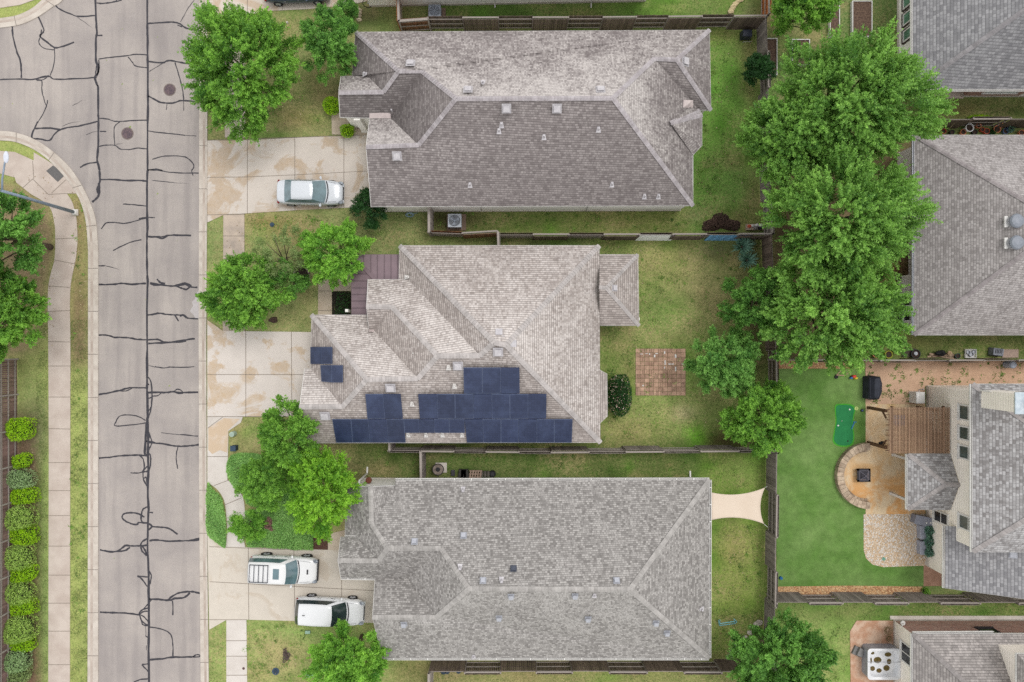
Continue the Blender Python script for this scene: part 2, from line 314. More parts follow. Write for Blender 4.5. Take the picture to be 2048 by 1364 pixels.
    for _ in range(3): col[:] = bl(col)
    # low-frequency mottling of the sward itself
    r2 = np.random.default_rng(3)
    for _ in range(1500):
        x, y = r2.uniform(400, 2050), r2.uniform(-20, 1380); g = r2.random()
        d = ((PX - x) / r2.uniform(5, 34)) ** 2 + ((PY - y) / r2.uniform(4, 22)) ** 2; wq = (.4 * np.exp(-d))
        col[..., 3] = np.clip(col[..., 3] + wq * (1.2 if g > .5 else -1.0), 0, 1)
        col[..., :3] *= (1 + wq[..., None] * (.3 if g > .6 else -.24))
        if g > .93: col[..., :3] += wq[..., None] * .9 * (np.array(c(140, 112, 86)[:3]) - col[..., :3])
        elif g < .12: col[..., :3] += wq[..., None] * .8 * (np.array(c(96, 140, 48)[:3]) - col[..., :3])
    col[..., :3] = np.clip(col[..., :3] * np.array([1.3, 1.4, 1.26]), 0, .8); col[..., 3] *= .88
    ny, nx = X.shape; me = bpy.data.meshes.new('lawn')
    idx = np.arange(ny * nx).reshape(ny, nx); q = np.stack([idx[:-1, :-1], idx[:-1, 1:], idx[1:, 1:], idx[1:, :-1]], -1).reshape(-1, 4)
    Z = np.where((abs(X) < 50) & (abs(Y) < 36), r2.normal(0, .006, X.shape), 0) - .012
    me.from_pydata(np.stack([X, Y, Z], -1).reshape(-1, 3).tolist(), [], q.tolist())
    ca = me.color_attributes.new('tint', 'FLOAT_COLOR', 'POINT'); ca.data.foreach_set('color', col.reshape(-1).astype(np.float32))
    t = NT('lawn'); p = t.pos(); at = t.n('Attribute', attribute_name='tint')
    wv = t.n('TexNoise'); t.l(p, wv.inputs['Vector']); wv.inputs['Scale'].default_value = 4.2; wv.inputs['Detail'].default_value = 6; wv.inputs['Roughness'].default_value = .75
    fine = t.noise(p, 9, 6, .85); med = t.noise(p, 1.7, 5, .7, .4)
    dry = t.math('MULTIPLY', t.ramp(t.math('ADD', t.math('MULTIPLY', wv.outputs[0], .6), t.math('MULTIPLY', fine, .4)), .42, .56, 0, 1.25), at.outputs['Alpha'], clamp=True)
    col1 = t.mix(t.math('MULTIPLY', dry, .75), at.outputs['Color'], c(178, 162, 118))
    green = t.mix(t.math('MULTIPLY', t.ramp(med, .5, .68), .35), col1, c(84, 118, 48))
    k = t.math('MULTIPLY', t.ramp(fine, .32, .68, .6, 1.4), t.ramp(t.noise(p, 26, 3, .9), .3, .7, .75, 1.25))
    k = t.math('MULTIPLY', k, t.ramp(t.noise(p, .9, 3), .3, .7, .88, 1.12))
    s_ = t.n('VectorMath', operation='SCALE'); t.l(green, s_.inputs[0]); t.l(k, s_.inputs['Scale']); t.l(s_.outputs[0], t.b.inputs['Base Color'])
    t.b.inputs['Roughness'].default_value = .95; t.b.inputs['Specular IOR Level'].default_value = .1; t.bump(fine, .45, .04)
    me.materials.append(t.m); o = bpy.data.objects.new('lawn', me); COL.objects.link(o)
    props(o, 'patchy green and straw coloured lawn across all the yards', 'lawn', kind='structure')
ground()

def sheet(name, pts, z, mat, kind='structure', label=None, parent=None, thick=0.0, world=False, cat=None, group=None):
    pw = [tuple(p) for p in pts] if world else [tuple(P(x, y)[:2]) for x, y in pts]
    m = MB()
    m.prism(pw, z - thick if thick else z - .003, z); o = m.build(name, mat, parent)
    if parent is None: props(o, label, cat, kind=kind, group=group)
    return o
def spl(pts, n=6, closed=False):       # Catmull-Rom through pixel points
    out = []; N = len(pts)
    for i in range(N if closed else N - 1):
        g = lambda k: pts[k % N] if closed else pts[max(0, min(N - 1, k))]
        a, b, c2, d = g(i - 1), g(i), g(i + 1), g(i + 2)
        for j in range(n):
            t = j / n
            out.append(tuple(.5 * ((2*b[q]) + (-a[q] + c2[q]) * t + (2*a[q] - 5*b[q] + 4*c2[q] - d[q]) * t*t + (-a[q] + 3*b[q] - 3*c2[q] + d[q]) * t**3) for q in (0, 1)))
    if not closed: out.append(pts[-1])
    return out
def ribbon(m, pts, wd, z, jit=0.0, tint=.5, taper=False, seed=0):     # world xy polyline -> flat ribbon
    r_ = random.Random(seed); n = len(pts); L_ = []; 
    for i, p in enumerate(pts):
        a, b = pts[max(i-1, 0)], pts[min(i+1, n-1)]; dx, dy = b[0]-a[0], b[1]-a[1]; l = math.hypot(dx, dy) or 1
        h = wd / 2 * (1 + r_.uniform(-jit, jit))
        if taper: h *= max(.12, min(1, (n - 1 - i) / max(1, n * .5)))
        L_.append((p[0] - dy/l*h, p[1] + dx/l*h, z)); L_.append((p[0] + dy/l*h, p[1] - dx/l*h, z))
    m.add(L_, [(2*i, 2*i+1, 2*i+3, 2*i+2) for i in range(n - 1)], tint)
def joints(parent, segs, z, wd=.035, col=(150, 138, 126)):
    m = MB()
    for s_ in segs: ribbon(m, [tuple(P(*q)[:2]) for q in s_], wd, z, .2)
    m.build('expansion_joint', M('joint%d' % col[0], c(*col), c(*[x - 15 for x in col])), parent)

# ---------------------------------------------------------------- road
def asphalt():
    t = NT('asphalt'); p = t.pos(); big = t.noise(p, .25, 4, .6); fine = t.noise(p, 16, 5, .9); med = t.noise(p, 2.5, 4, .7)
    col = t.mix(t.ramp(big, .35, .65), c(164, 156, 152), c(184, 175, 168)); col = t.mix(t.math('MULTIPLY', t.ramp(med, .5, .75), .3), col, c(156, 150, 150))
    vo = t.n('TexVoronoi'); t.l(p, vo.inputs['Vector']); vo.inputs['Scale'].default_value = 16
    col = t.mix(t.math('MULTIPLY', t.ramp(vo.outputs['Distance'], .22, .1), .5), col, c(222, 212, 204))
    vs = t.n('TexNoise'); st = t.n('Mapping'); t.l(p, st.inputs[0]); st.inputs['Scale'].default_value = (.9, .07, 1); t.l(st.outputs[0], vs.inputs['Vector']); vs.inputs['Scale'].default_value = 1.6; vs.inputs['Detail'].default_value = 5
    col = t.mix(t.math('MULTIPLY', t.ramp(vs.outputs[0], .47, .66), .42), col, c(140, 133, 132))
    k = t.math('MULTIPLY', t.ramp(fine, .3, .7, .84, 1.16), 1.0); s_ = t.n('VectorMath', operation='SCALE'); t.l(col, s_.inputs[0]); t.l(k, s_.inputs['Scale'])
    t.l(s_.outputs[0], t.b.inputs['Base Color']); t.b.inputs['Roughness'].default_value = .9; t.b.inputs['Specular IOR Level'].default_value = .2; t.bump(fine, .4, .02); return t.m
road = sheet('road', [(402, -1600), (402, 3000), (195, 3000), (197, 500)] + spl([(197, 500), (193, 445), (183, 410), (165, 372), (140, 335), (105, 302), (68, 278), (30, 265), (0, 262)]) +
             [(-1600, 262), (-1600, 54), (0, 56)] + spl([(0, 56), (40, 50), (75, 35), (105, 15), (124, 0), (135, -20)]) + [(150, -60), (160, -300), (162, -1600)], .004, asphalt(), label='weathered grey asphalt street crossed by black crack sealant lines', cat='road')
for a, b in (('road', 'road'),): pass
sheet('concrete_spill', spl([(398, 580), (393, 588), (390, 598), (384, 604), (386, 612), (380, 622), (386, 628), (391, 636), (398, 637)], 3), .0075, M('spill', c(196, 190, 190), c(184, 177, 175), 6, .9, fine=.1), parent=road)
tar = MB(); TAR = M('tar_sealant', c(68, 66, 72), c(50, 49, 56), 7, .45, .3)
def T(off, wd, *lines, taper=False):
    for k, ln in enumerate(lines):
        pts = [(x / 4 + off[0], y / 4 + off[1]) for x, y in ln]; pts = spl(pts, 4)
        r_ = random.Random(len(tar.v)); pw = [P(x + r_.uniform(-.35, .35), y + r_.uniform(-.35, .35)) for x, y in pts]
        ribbon(tar, [(p.x, p.y) for p in pw], wd / 4 / S * 1.22, .009 + (len(tar.v) % 11) * .00025, .28, .5, taper, len(tar.v))
A, B, C_, D = (0, 0), (0, 341), (0, 682), (0, 1023)
T(A, 13, [(762, -60), (768, 150), (775, 260), (768, 310), (768, 480), (785, 530), (784, 580), (760, 620), (776, 680), (785, 700), (785, 900), (787, 960), (785, 1170), (778, 1290), (800, 1364)])
T(A, 8, [(778, 500), (766, 580), (770, 625)], [(790, 480), (792, 560), (775, 610)], [(775, 1270), (790, 1310), (800, 1364)])
T(A, 13, [(1180, -60), (1178, 180), (1180, 300), (1182, 480), (1184, 770), (1182, 1000), (1180, 1364)])
T(A, 9, [(775, 25), (840, 27), (930, 12), (975, 0)], [(935, 15), (932, 0)], [(440, 40), (480, 75), (560, 110), (630, 132), (760, 124)], [(780, 284), (820, 284)], [(0, 637), (160, 632), (260, 636), (330, 620), (400, 612), (430, 632), (560, 632), (740, 622), (770, 610)])
T(A, 10, [(98, 210), (105, 290), (130, 400), (162, 480), (170, 560), (172, 625)], [(305, 130), (350, 230), (340, 265), (320, 290), (380, 340), (435, 380), (480, 378), (540, 358), (592, 338)])
T(A, 6, [(332, 235), (325, 290), (312, 340), (350, 385), (435, 400)], [(435, 385), (438, 450), (425, 540), (402, 605)], [(290, 632), (335, 650), (335, 720), (355, 800), (372, 850)], [(380, 800), (372, 850), (340, 920), (300, 980)], [(290, 640), (330, 615), (390, 605)], [(295, 645), (350, 635), (385, 610)])
T(A, 10, [(302, 975), (265, 1050), (258, 1105), (320, 1112), (395, 1124), (440, 1070), (490, 1035), (560, 1018), (650, 1005), (780, 972)], [(280, 1028), (380, 1024), (480, 1036)], [(640, 1340), (700, 1310), (775, 1298)])
T(A, 3, [(620, 140), (680, 180), (740, 225)], [(580, 845), (630, 820), (665, 797)], [(500, 1010), (560, 985), (640, 970)], [(690, 1078), (740, 1058), (800, 1050)], [(930, 1155), (985, 1146)], taper=True)
T(A, 7, [(800, 1050), (850, 1053)], [(790, 472), (870, 460), (980, 450), (1090, 435), (1178, 440)], [(1025, 455), (1060, 500), (1085, 528), (1178, 542)], [(790, 945), (870, 955), (930, 972), (1040, 966), (1178, 960)], [(960, 975), (920, 1010), (912, 1070), (918, 1165)], [(790, 1172), (850, 1162), (925, 1165), (960, 1192), (1030, 1196), (1110, 1185), (1178, 1192)])
T(A, 10, [(1185, 188), (1290, 182), (1390, 178), (1440, 190), (1480, 220), (1540, 236), (1598, 238)], [(1185, 492), (1300, 502), (1345, 485), (1410, 492), (1500, 508), (1598, 512)], [(1185, 768), (1230, 790), (1290, 820), (1380, 824), (1460, 804), (1598, 818)])
T(A, 7, [(1400, 500), (1430, 600), (1460, 710), (1470, 800)], [(1420, 200), (1460, 215)], [(1185, 1048), (1290, 1062), (1400, 1072), (1480, 1082)], [(1220, 1275), (1300, 1252), (1400, 1246), (1480, 1256), (1530, 1290), (1552, 1330), (1535, 1364)], [(1185, 1362), (1250, 1352), (1300, 1364)])
T(A, 4, [(1445, 175), (1470, 130), (1510, 60), (1555, 0)], [(1195, 572), (1250, 538), (1310, 500)], [(1470, 810), (1470, 885)], [(1338, 820), (1330, 880)], [(1480, 1082), (1570, 1088)])
T(B, 13, [(1180, 0), (1176, 200), (1180, 420), (1176, 560), (1178, 800), (1182, 900), (1176, 1100), (1178, 1364)], [(795, 0), (800, 80), (780, 150), (788, 200), (760, 235), (738, 252)], [(790, 100), (795, 170), (785, 210)])
T(B, 11, [(800, 74), (900, 72), (1000, 80), (1110, 80), (1178, 86)], [(1185, 528), (1250, 532), (1300, 530), (1350, 518), (1440, 518), (1530, 520)], [(1260, 535), (1300, 545), (1340, 520)], [(790, 912), (900, 912), (970, 902), (1060, 910), (1170, 902)], [(1200, 900), (1300, 915), (1390, 925), (1480, 912), (1530, 932), (1580, 936)], [(1390, 925), (1440, 910), (1480, 902), (1520, 915), (1530, 935)], [(1400, 922), (1450, 940), (1490, 952), (1520, 930)], [(1200, 905), (1240, 918), (1300, 912)], [(1258, 868), (1280, 895), (1320, 905)])
T(B, 10, [(1180, 1155), (1230, 1150), (1275, 1142), (1340, 1152), (1400, 1155), (1460, 1158), (1500, 1180), (1585, 1186)], [(1400, 1158), (1430, 1205)], [(1440, 1165), (1470, 1155), (1500, 1180)], [(790, 1316), (860, 1318), (920, 1335), (1010, 1336), (1100, 1350), (1178, 1355)], [(1185, 1355), (1260, 1352), (1330, 1375), (1460, 1358), (1560, 1345)])
T(B, 7, [(1180, -5), (1280, 0), (1340, 12), (1440, 20), (1590, 20)], [(1532, 0), (1545, 40)], [(985, 268), (1080, 275), (1175, 284)], [(810, 468), (850, 420), (920, 416), (990, 424), (1060, 410), (1150, 385), (1178, 392)], [(1110, 384), (1180, 376), (1240, 378)], [(790, 762), (840, 762)], [(905, 640), (980, 602), (1060, 568), (1132, 555)])
T(B, 4, [(1220, 78), (1330, 90), (1400, 98), (1515, 104)], [(840, 762), (900, 775), (960, 795)], taper=True)
T(C_, 14, [(1178, 0), (1176, 300), (1178, 420), (1180, 600), (1172, 680), (1165, 800), (1158, 900), (1180, 915)], [(1182, 600), (1186, 760), (1184, 900), (1188, 1040), (1182, 1200), (1190, 1364)])
T(C_, 9, [(1180, 285), (1205, 320), (1216, 400), (1212, 520), (1195, 590), (1180, 640)], [(1180, 700), (1200, 760), (1215, 810), (1200, 850), (1185, 880)], [(1170, 800), (1240, 812)], [(1190, 900), (1205, 920), (1198, 1020), (1170, 1045), (1140, 1042)], [(1115, 912), (1145, 945), (1155, 1000), (1145, 1060), (1150, 1110), (1175, 1160)], [(1140, 1045), (1180, 1000), (1190, 990)], [(1155, 1100), (1170, 1090), (1180, 1150)], [(1185, 345), (1195, 350)], [(1190, 460), (1212, 450)], [(1190, 560), (1208, 530)], [(1135, 1364), (1150, 1340), (1185, 1325)])
T(C_, 11, [(790, 428), (870, 415), (960, 395), (1040, 375), (1175, 375)], [(1185, 412), (1250, 410), (1330, 412), (1390, 405), (1430, 412), (1585, 410)], [(790, 938), (880, 930), (970, 918), (1080, 912), (1170, 918)], [(1190, 812), (1280, 820), (1360, 832), (1430, 842), (1520, 838), (1595, 828)], [(1185, 20), (1300, 15), (1400, 8), (1460, 5), (1490, 0)], [(1280, -8), (1310, 14)])
T(C_, 7, [(960, 398), (1010, 400), (1060, 375)], [(1390, 405), (1420, 385), (1455, 400), (1460, 420), (1420, 418), (1390, 405)], [(1220, 440), (1260, 438), (1290, 415)], [(1165, 635), (1110, 605), (1020, 590), (960, 600), (930, 640), (925, 680), (1040, 672), (1165, 655)], [(1240, 205), (1310, 215), (1370, 208), (1450, 212), (1555, 204)], [(1425, 845), (1412, 900), (1412, 960), (1422, 1022)], [(1045, 1055), (1110, 1055), (1145, 1045)], [(1440, 748), (1585, 762)])
T(C_, 4, [(1190, 195), (1240, 208)], [(1290, 732), (1360, 742), (1440, 750)])
T(D, 14, [(1188, -10), (1184, 150), (1180, 300), (1188, 450), (1190, 700), (1192, 900), (1190, 1100), (1192, 1420)])
T(D, 11, [(1135, 0), (1130, 60), (1140, 85), (1182, 92)], [(1155, 45), (1110, 20), (1050, 10), (990, 20), (978, 50), (1010, 80), (1060, 100), (1100, 102), (1110, 88), (1182, 92)], [(1190, 95), (1215, 120), (1190, 145)], [(1215, 120), (1280, 125), (1340, 132), (1385, 155), (1420, 182)], [(1195, 232), (1260, 228), (1340, 238), (1440, 235), (1530, 230), (1598, 212)], [(1530, 232), (1590, 225), (1598, 212)], [(800, 305), (860, 318), (940, 318), (1000, 275), (1060, 275), (1125, 275), (1180, 268)], [(940, 318), (1000, 312), (1040, 285)], [(1125, 270), (1140, 240), (1182, 215)], [(1125, 285), (1140, 320), (1175, 350)], [(1135, 275), (1160, 310), (1172, 355)])
T(D, 9, [(1100, 515), (1180, 525)], [(1100, 515), (1140, 545), (1178, 600)], [(1190, 470), (1210, 510), (1200, 580)], [(1190, 5), (1225, 10)], [(1195, 490), (1190, 560)])
T(D, 12, [(800, 806), (900, 810), (1000, 812), (1110, 825)], [(1195, 700), (1270, 702), (1350, 710), (1400, 695), (1470, 690), (1520, 650)], [(1340, 710), (1400, 665), (1460, 645), (1540, 642), (1600, 655)], [(1195, 1185), (1300, 1178), (1370, 1165), (1450, 1165), (1540, 1162)])
T(D, 8, [(1110, 825), (1130, 790), (1185, 772)], [(1110, 825), (1150, 800), (1190, 798)], [(1110, 825), (1150, 840), (1185, 880)], [(1115, 830), (1140, 880), (1185, 912)], [(1130, 800), (1180, 745), (1215, 700)], [(1120, 835), (1140, 900), (1180, 915)], [(1350, 708), (1380, 720), (1382, 830)], [(1540, 1162), (1575, 1145), (1602, 1150), (1590, 1162), (1540, 1165)], [(1200, 925), (1270, 935), (1340, 960), (1372, 1000), (1385, 1080), (1382, 1160)], [(1135, 1225), (1185, 1218)], [(1135, 1228), (1160, 1250), (1188, 1282)], [(1070, 1364), (1120, 1345), (1185, 1338)], [(1165, 995), (1188, 1010)])
T(D, 3, [(1160, 900), (1168, 960), (1165, 1000)], [(1172, 1070), (1172, 1110)])
tar.build('crack_sealant', TAR, road)
def manhole(px, py, lab):
    p = P(px, py); t = thing('manhole_cover', lab, 'manhole cover', (p.x, p.y, 0), 'round iron manhole covers in the street')
    MB().rings([(.44, .006), (.44, .016)], 28, p.x, p.y).build('collar', M('collar', c(140, 124, 118), c(110, 100, 98), 9), t)
    m = MB(); m.rings([(.36, .012), (.36, .024)], 28, p.x, p.y, .42)
    for r in (.3, .21, .12): m.rings([(r + .025, .024), (r + .02, .03), (r - .02, .03), (r - .025, .024)], 24, p.x, p.y, .6, False, False)
    m.build('lid', M('iron_lid', c(118, 98, 100), c(84, 74, 82), 9, .6, .5), t)
manhole(339.5, 179.5, 'round rusty manhole cover in the right hand lane by the street tree')
manhole(255, 267, 'round iron manhole cover in the middle of the road, ringed by sealant')
# ---------------------------------------------------------------- kerbs, pavements, drives
KM = M('kerb_concrete', c(226, 216, 204, .87), c(204, 192, 180, .87), 1.4, .9, .2, fine=.1)
def kerb(name, lab, outer, inner):
    k = sheet(name, outer + inner[::-1], .06, KM, label=lab, thick=.06, cat='kerb')
    mid = [((a[0] + b[0] * 1.6) / 2.6, (a[1] + b[1] * 1.6) / 2.6) for a, b in zip(outer, inner)]
    edge = [((a[0] * 5 + b[0]) / 6, (a[1] * 5 + b[1]) / 6) for a, b in zip(outer, inner)]
    m = MB(); ribbon(m, [tuple(P(*q)[:2]) for q in mid], .16, .065, .15); m.build('gutter_line', M('gutter_grime', c(176, 160, 148), c(206, 194, 182), .7, .9), k)
    n = int(len(outer)); jm = MB(); acc = 0
    for i in range(n - 1):
        seg = math.dist(outer[i], outer[i+1]); s0 = 0
        while acc + seg - s0 > 86:
            s0 += 86 - acc; acc = 0; f = s0 / seg
            a = (outer[i][0] + (outer[i+1][0]-outer[i][0])*f, outer[i][1] + (outer[i+1][1]-outer[i][1])*f)
            b = (inner[i][0] + (inner[i+1][0]-inner[i][0])*f, inner[i][1] + (inner[i+1][1]-inner[i][1])*f)
            ribbon(jm, [tuple(P(*a)[:2]), tuple(P(*b)[:2])], .03, .069)
        acc += seg - s0
    if jm.f: jm.build('expansion_joint', M('joint120', c(130, 120, 112), c(110, 100, 95)), k)
    return k
oc = spl([(0, 262), (30, 265), (68, 278), (105, 302), (140, 335), (165, 372), (183, 410), (193, 445), (197, 500)])
ic = spl([(0, 281), (30, 284), (64, 297), (95, 318), (124, 347), (147, 377), (163, 407), (173, 447), (177, 500)])
kerb('left_kerb', 'pale concrete kerb bending round the corner on the left of the street', [(-1600, 262)] + oc + [(197, 1000), (197, 1364), (195, 3000)], [(-1600, 281)] + ic + [(177, 1000), (176, 1364), (174, 3000)])
kerb('corner_kerb', 'pale concrete kerb curving across the top left corner of the photo', [(-1600, 54)] + spl([(0, 56), (40, 50), (75, 35), (105, 15), (126, 0), (145, -40)]) + [(162, -1600)], [(-1600, 37)] + spl([(0, 37), (35, 31), (65, 17), (85, 0), (100, -12), (118, -50)]) + [(142, -1600)])
kerb('right_kerb', 'long straight pale kerb along the right side of the street', [(399, -1600), (399, 0), (399, 340), (398, 682), (399, 1000), (402, 1364), (402, 3000)], [(415, -1600), (415, 0), (415, 340), (413, 682), (414, 1000), (418, 1364), (418, 3000)])
PV = M('pavement_concrete', c(222, 208, 196, .87), c(204, 188, 176, .87), .8, .9, .15, fine=.07)
PW = M('new_concrete', c(236, 228, 220, .87), c(222, 213, 204, .87), .8, .9, .15, fine=.05)
lw = sheet('left_sidewalk', [(139, 3000), (140, 1364), (141, 690)] + spl([(141, 680), (140, 600), (143, 560), (152, 515), (155, 480), (154, 450), (152, 432), (145, 405), (134, 387)]) +
      [(157, 387)] + spl([(157, 387), (133, 354), (105, 328), (68, 305)]) + [(68, 321), (30, 304), (0, 302), (-200, 302), (-200, 347), (0, 347), (30, 355), (33, 365), (62, 388)] + spl([(62, 388), (98, 412), (109, 445), (111, 480), (109, 520), (99, 560), (96, 600), (97, 680)]) + [(98, 900), (97, 1364), (96, 3000)],
      .03, PV, label='pale concrete sidewalk curving along the left verge', thick=.05, cat='sidewalk')
joints(lw, [[(97, y), (141, y + dy)] for y, dy in ((683, 1), (732, 0), (794, 0), (857, 1), (925, 0), (981, 0), (1031, 0), (1092, 0), (1150, 0), (1206, 0), (1262, 0), (1329, 0))] +
       [[(97, 623), (141, 621)], [(97, 572), (140, 575)], [(109, 520), (151, 528)], [(111, 478), (154, 476)], [(46, 376), (66, 358)], [(66, 358), (97, 389)], [(97, 389), (134, 387)], [(104, 386), (132, 360)], [(66, 322), (68, 358)]], .036)
ts = sheet('far_sidewalk', [(-300, -60), (68, -60), (68, 0), (40, 10), (0, 16), (-300, 16)], .03, PV, label='corner of pale sidewalk at the very top left', thick=.05, cat='sidewalk')
pad = sheet('tactile_paving', [(93, 342), (107, 331), (131, 350), (116, 364)], .04, M('tactile', c(120, 118, 116), c(96, 94, 94), 14, .8, .8, fine=.4), kind=None, label='dark grey textured tactile paving slab set in the kerb ramp', cat='tactile paving')
rw = sheet('right_sidewalk', [(449, 40), (491, 40), (491, 275), (450, 275)], .03, PV, label='sidewalk slabs passing under the large tree at the top', thick=.05, cat='sidewalk')
joints(rw, [[(449, y), (491, y)] for y in range(60, 275, 44)], .036)
rw2 = sheet('sidewalk_slabs', [(447, 430), (489, 429), (489, 662), (446, 662)], .03, M('stained_concrete', c(216, 198, 180, .87), c(184, 170, 158, .87), 1.1, .9, .15, fine=.08), label='stained sidewalk slabs between the first and second driveways', thick=.05, cat='sidewalk')
joints(rw2, [[(447, y), (489, y)] for y in (472, 517, 560, 604, 646)], .036)
rw3 = sheet('curved_path', [(415, 833), (486, 833), (482, 845), (457, 862), (456, 915), (455, 960)] + spl([(455, 960), (470, 972), (484, 990), (489, 1010), (490, 1045), (487, 1070), (491, 1096)]) + [(452, 1096)] + spl([(455, 1060), (453, 1030), (449, 1003), (440, 985), (428, 973), (415, 965)]), .03, PW, label='white concrete path curving from the middle driveway to the lower one', thick=.05, cat='sidewalk')
joints(rw3, [[(415, 913), (456, 913)], [(428, 971), (458, 960)], [(449, 1010), (484, 995)], [(454, 1050), (490, 1048)], [(416, 856), (447, 833)]], .036)
tanp = sheet('damp_patch', [(417, 856), (448, 836), (480, 838), (457, 860), (455, 905), (440, 900), (425, 908), (417, 900)], .034, M('damp_concrete', c(224, 200, 172, .87), c(232, 216, 200, .87), 1.2, .9, .1, lo=.5, hi=.72), parent=rw3)
rw4 = sheet('lower_sidewalk', [(453, 1238), (493, 1238), (496, 1500), (453, 1500)], .03, PW, label='clean white sidewalk at the bottom between two grass strips', thick=.05, cat='sidewalk')
joints(rw4, [[(453, y), (495, y)] for y in (1281, 1312, 1350)], .036)
def drive_mat(name, base, stain, amt):
    t = NT(name); p = t.pos(); n1 = t.noise(p, .42, 6, .62, .8); fine = t.noise(p, 14, 4, .8)
    f = t.ramp(n1, amt, amt + .06); edge = t.ramp(t.noise(p, 2.2, 5, .75), .3, .7, .45, 1.0)
    col = t.mix(t.math('MULTIPLY', f, edge), base, stain); k = t.ramp(fine, .3, .7, .94, 1.06)
    k = t.math('MULTIPLY', k, t.ramp(t.noise(p, 1.1, 4), .3, .7, .96, 1.04))
    s_ = t.n('VectorMath', operation='SCALE'); t.l(col, s_.inputs[0]); t.l(k, s_.inputs['Scale']); t.l(s_.outputs[0], t.b.inputs['Base Color'])
    t.b.inputs['Roughness'].default_value = .85; t.b.inputs['Specular IOR Level'].default_value = .25; t.bump(fine, .2, .01); return t.m
d1 = sheet('top_driveway', [(415, 281), (480, 281), (738, 269), (742, 413), (600, 420), (490, 427), (447, 430), (415, 445)], .035, drive_mat('drive_a', c(228, 217, 206, .87), c(204, 180, 152, .87), .49), label='concrete driveway with sandy damp stains below the top house tree', thick=.06, cat='driveway')
joints(d1, [[(495, 278), (495, 427)], [(590, 275), (590, 421)], [(688, 270), (688, 416)], [(415, 355), (495, 354), (590, 350), (740, 342)], [(415, 281), (740, 270)], [(415, 430), (490, 428)]], .041)
d2 = sheet('middle_driveway', [(415, 640), (446, 662), (623, 664), (640, 740), (640, 833), (415, 833)], .035, drive_mat('drive_b', c(234, 224, 215, .87), c(212, 186, 154, .87), .53), label='bright concrete driveway of the house with solar panels', thick=.06, cat='driveway')
joints(d2, [[(492, 662), (492, 833)], [(583, 663), (584, 833)], [(415, 749), (625, 749)], [(415, 833), (600, 833)]], .041)
d3 = sheet('lower_driveway', [(415, 1060), (447, 1093), (770, 1103), (770, 1246), (494, 1239), (452, 1240), (419, 1259)], .035, drive_mat('drive_c', c(226, 216, 202, .87), c(214, 200, 182, .87), .55), label='wide concrete driveway under the two white cars', thick=.06, cat='driveway')
joints(d3, [[(497, 1094), (498, 1239)], [(588, 1098), (590, 1242)], [(683, 1101), (684, 1245)], [(420, 1163), (750, 1181)], [(419, 1093), (600, 1100)], [(419, 1239), (494, 1239)]], .041)
d0 = sheet('far_driveway', [(415, -200), (760, -200), (745, 0), (700, 10), (620, 18), (540, 22), (470, 33), (415, 33)], .035, drive_mat('drive_d', c(232, 220, 206, .87), c(210, 184, 156, .87), .5), label='stained driveway cut off by the top edge', thick=.06, cat='driveway')
joints(d0, [[(495, -60), (495, 30)], [(565, -60), (565, 20)], [(634, -60), (634, 17)], [(417, 28), (470, 30)]], .041)
w1 = sheet('front_walk', [(663, 228), (690, 224), (735, 234), (760, 260), (735, 270), (664, 269)], .03, M('tan_concrete', c(222, 206, 186, .87), c(204, 186, 164, .87), 1, .9, fine=.06), label='tan concrete walk to the top house front door', thick=.05, cat='path')
w2 = sheet('entry_walk', [(637, 540), (705, 540), (705, 582), (664, 582), (664, 640), (636, 640)], .03, M('tan_concrete', None), label='weathered entry walk beside the dark planting bed', thick=.05, cat='path')
joints(w2, [[(637, 582), (664, 582)], [(636, 621), (664, 621)]], .036)
w3 = sheet('porch_walk', [(656, 1100), (656, 1076), (664, 1066), (690, 1060), (690, 1103)], .03, M('tan_concrete', None), label='small porch walk left of the lowest house', thick=.05, cat='path')
bed = sheet('planting_bed', [(664, 583), (702, 583), (702, 640), (664, 640)], .02, M('wet_soil', c(50, 44, 38), c(34, 30, 26), 6, 1, .6, fine=.5), label='square bed of black soil beside the entry walk', cat='flower bed')
sheet('narrow_bed', [(626, 1066), (656, 1078), (656, 1100), (626, 1100)], .012, M('brown_mulch', c(106, 78, 66), c(74, 54, 46), 8, 1, .6, fine=.5), label='brown mulch strip beside the porch walk', cat='mulch bed')
# yard surfaces on the right
TURF = None
def turf():
    t = NT('turf'); p = t.pos(); big = t.noise(p, .35, 4, .6); fine = t.noise(p, 12, 6, .9)
    col = t.mix(t.ramp(big, .35, .65), c(96, 134, 62), c(124, 154, 88)); k = t.math('MULTIPLY', t.ramp(fine, .3, .7, .66, 1.34), t.ramp(t.noise(p, 1.6, 4, .7), .3, .7, .82, 1.18))
    s_ = t.n('VectorMath', operation='SCALE'); t.l(col, s_.inputs[0]); t.l(k, s_.inputs['Scale']); t.l(s_.outputs[0], t.b.inputs['Base Color']); t.b.inputs['Roughness'].default_value = .9
    t.b.inputs['Specular IOR Level'].default_value = .15; t.bump(fine, .7, .03); return t.m
sheet('artificial_turf', [(1553, 738), (1729, 738), (1731, 808), (1733, 1033), (1727, 1090), (1727, 1100), (1732, 1117), (1745, 1129), (1766, 1134), (1847, 1131), (1847, 1172), (1700, 1171), (1553, 1173)], .01, turf(), label='even green artificial turf behind the two storey house', cat='turf')
PB = t_ = None
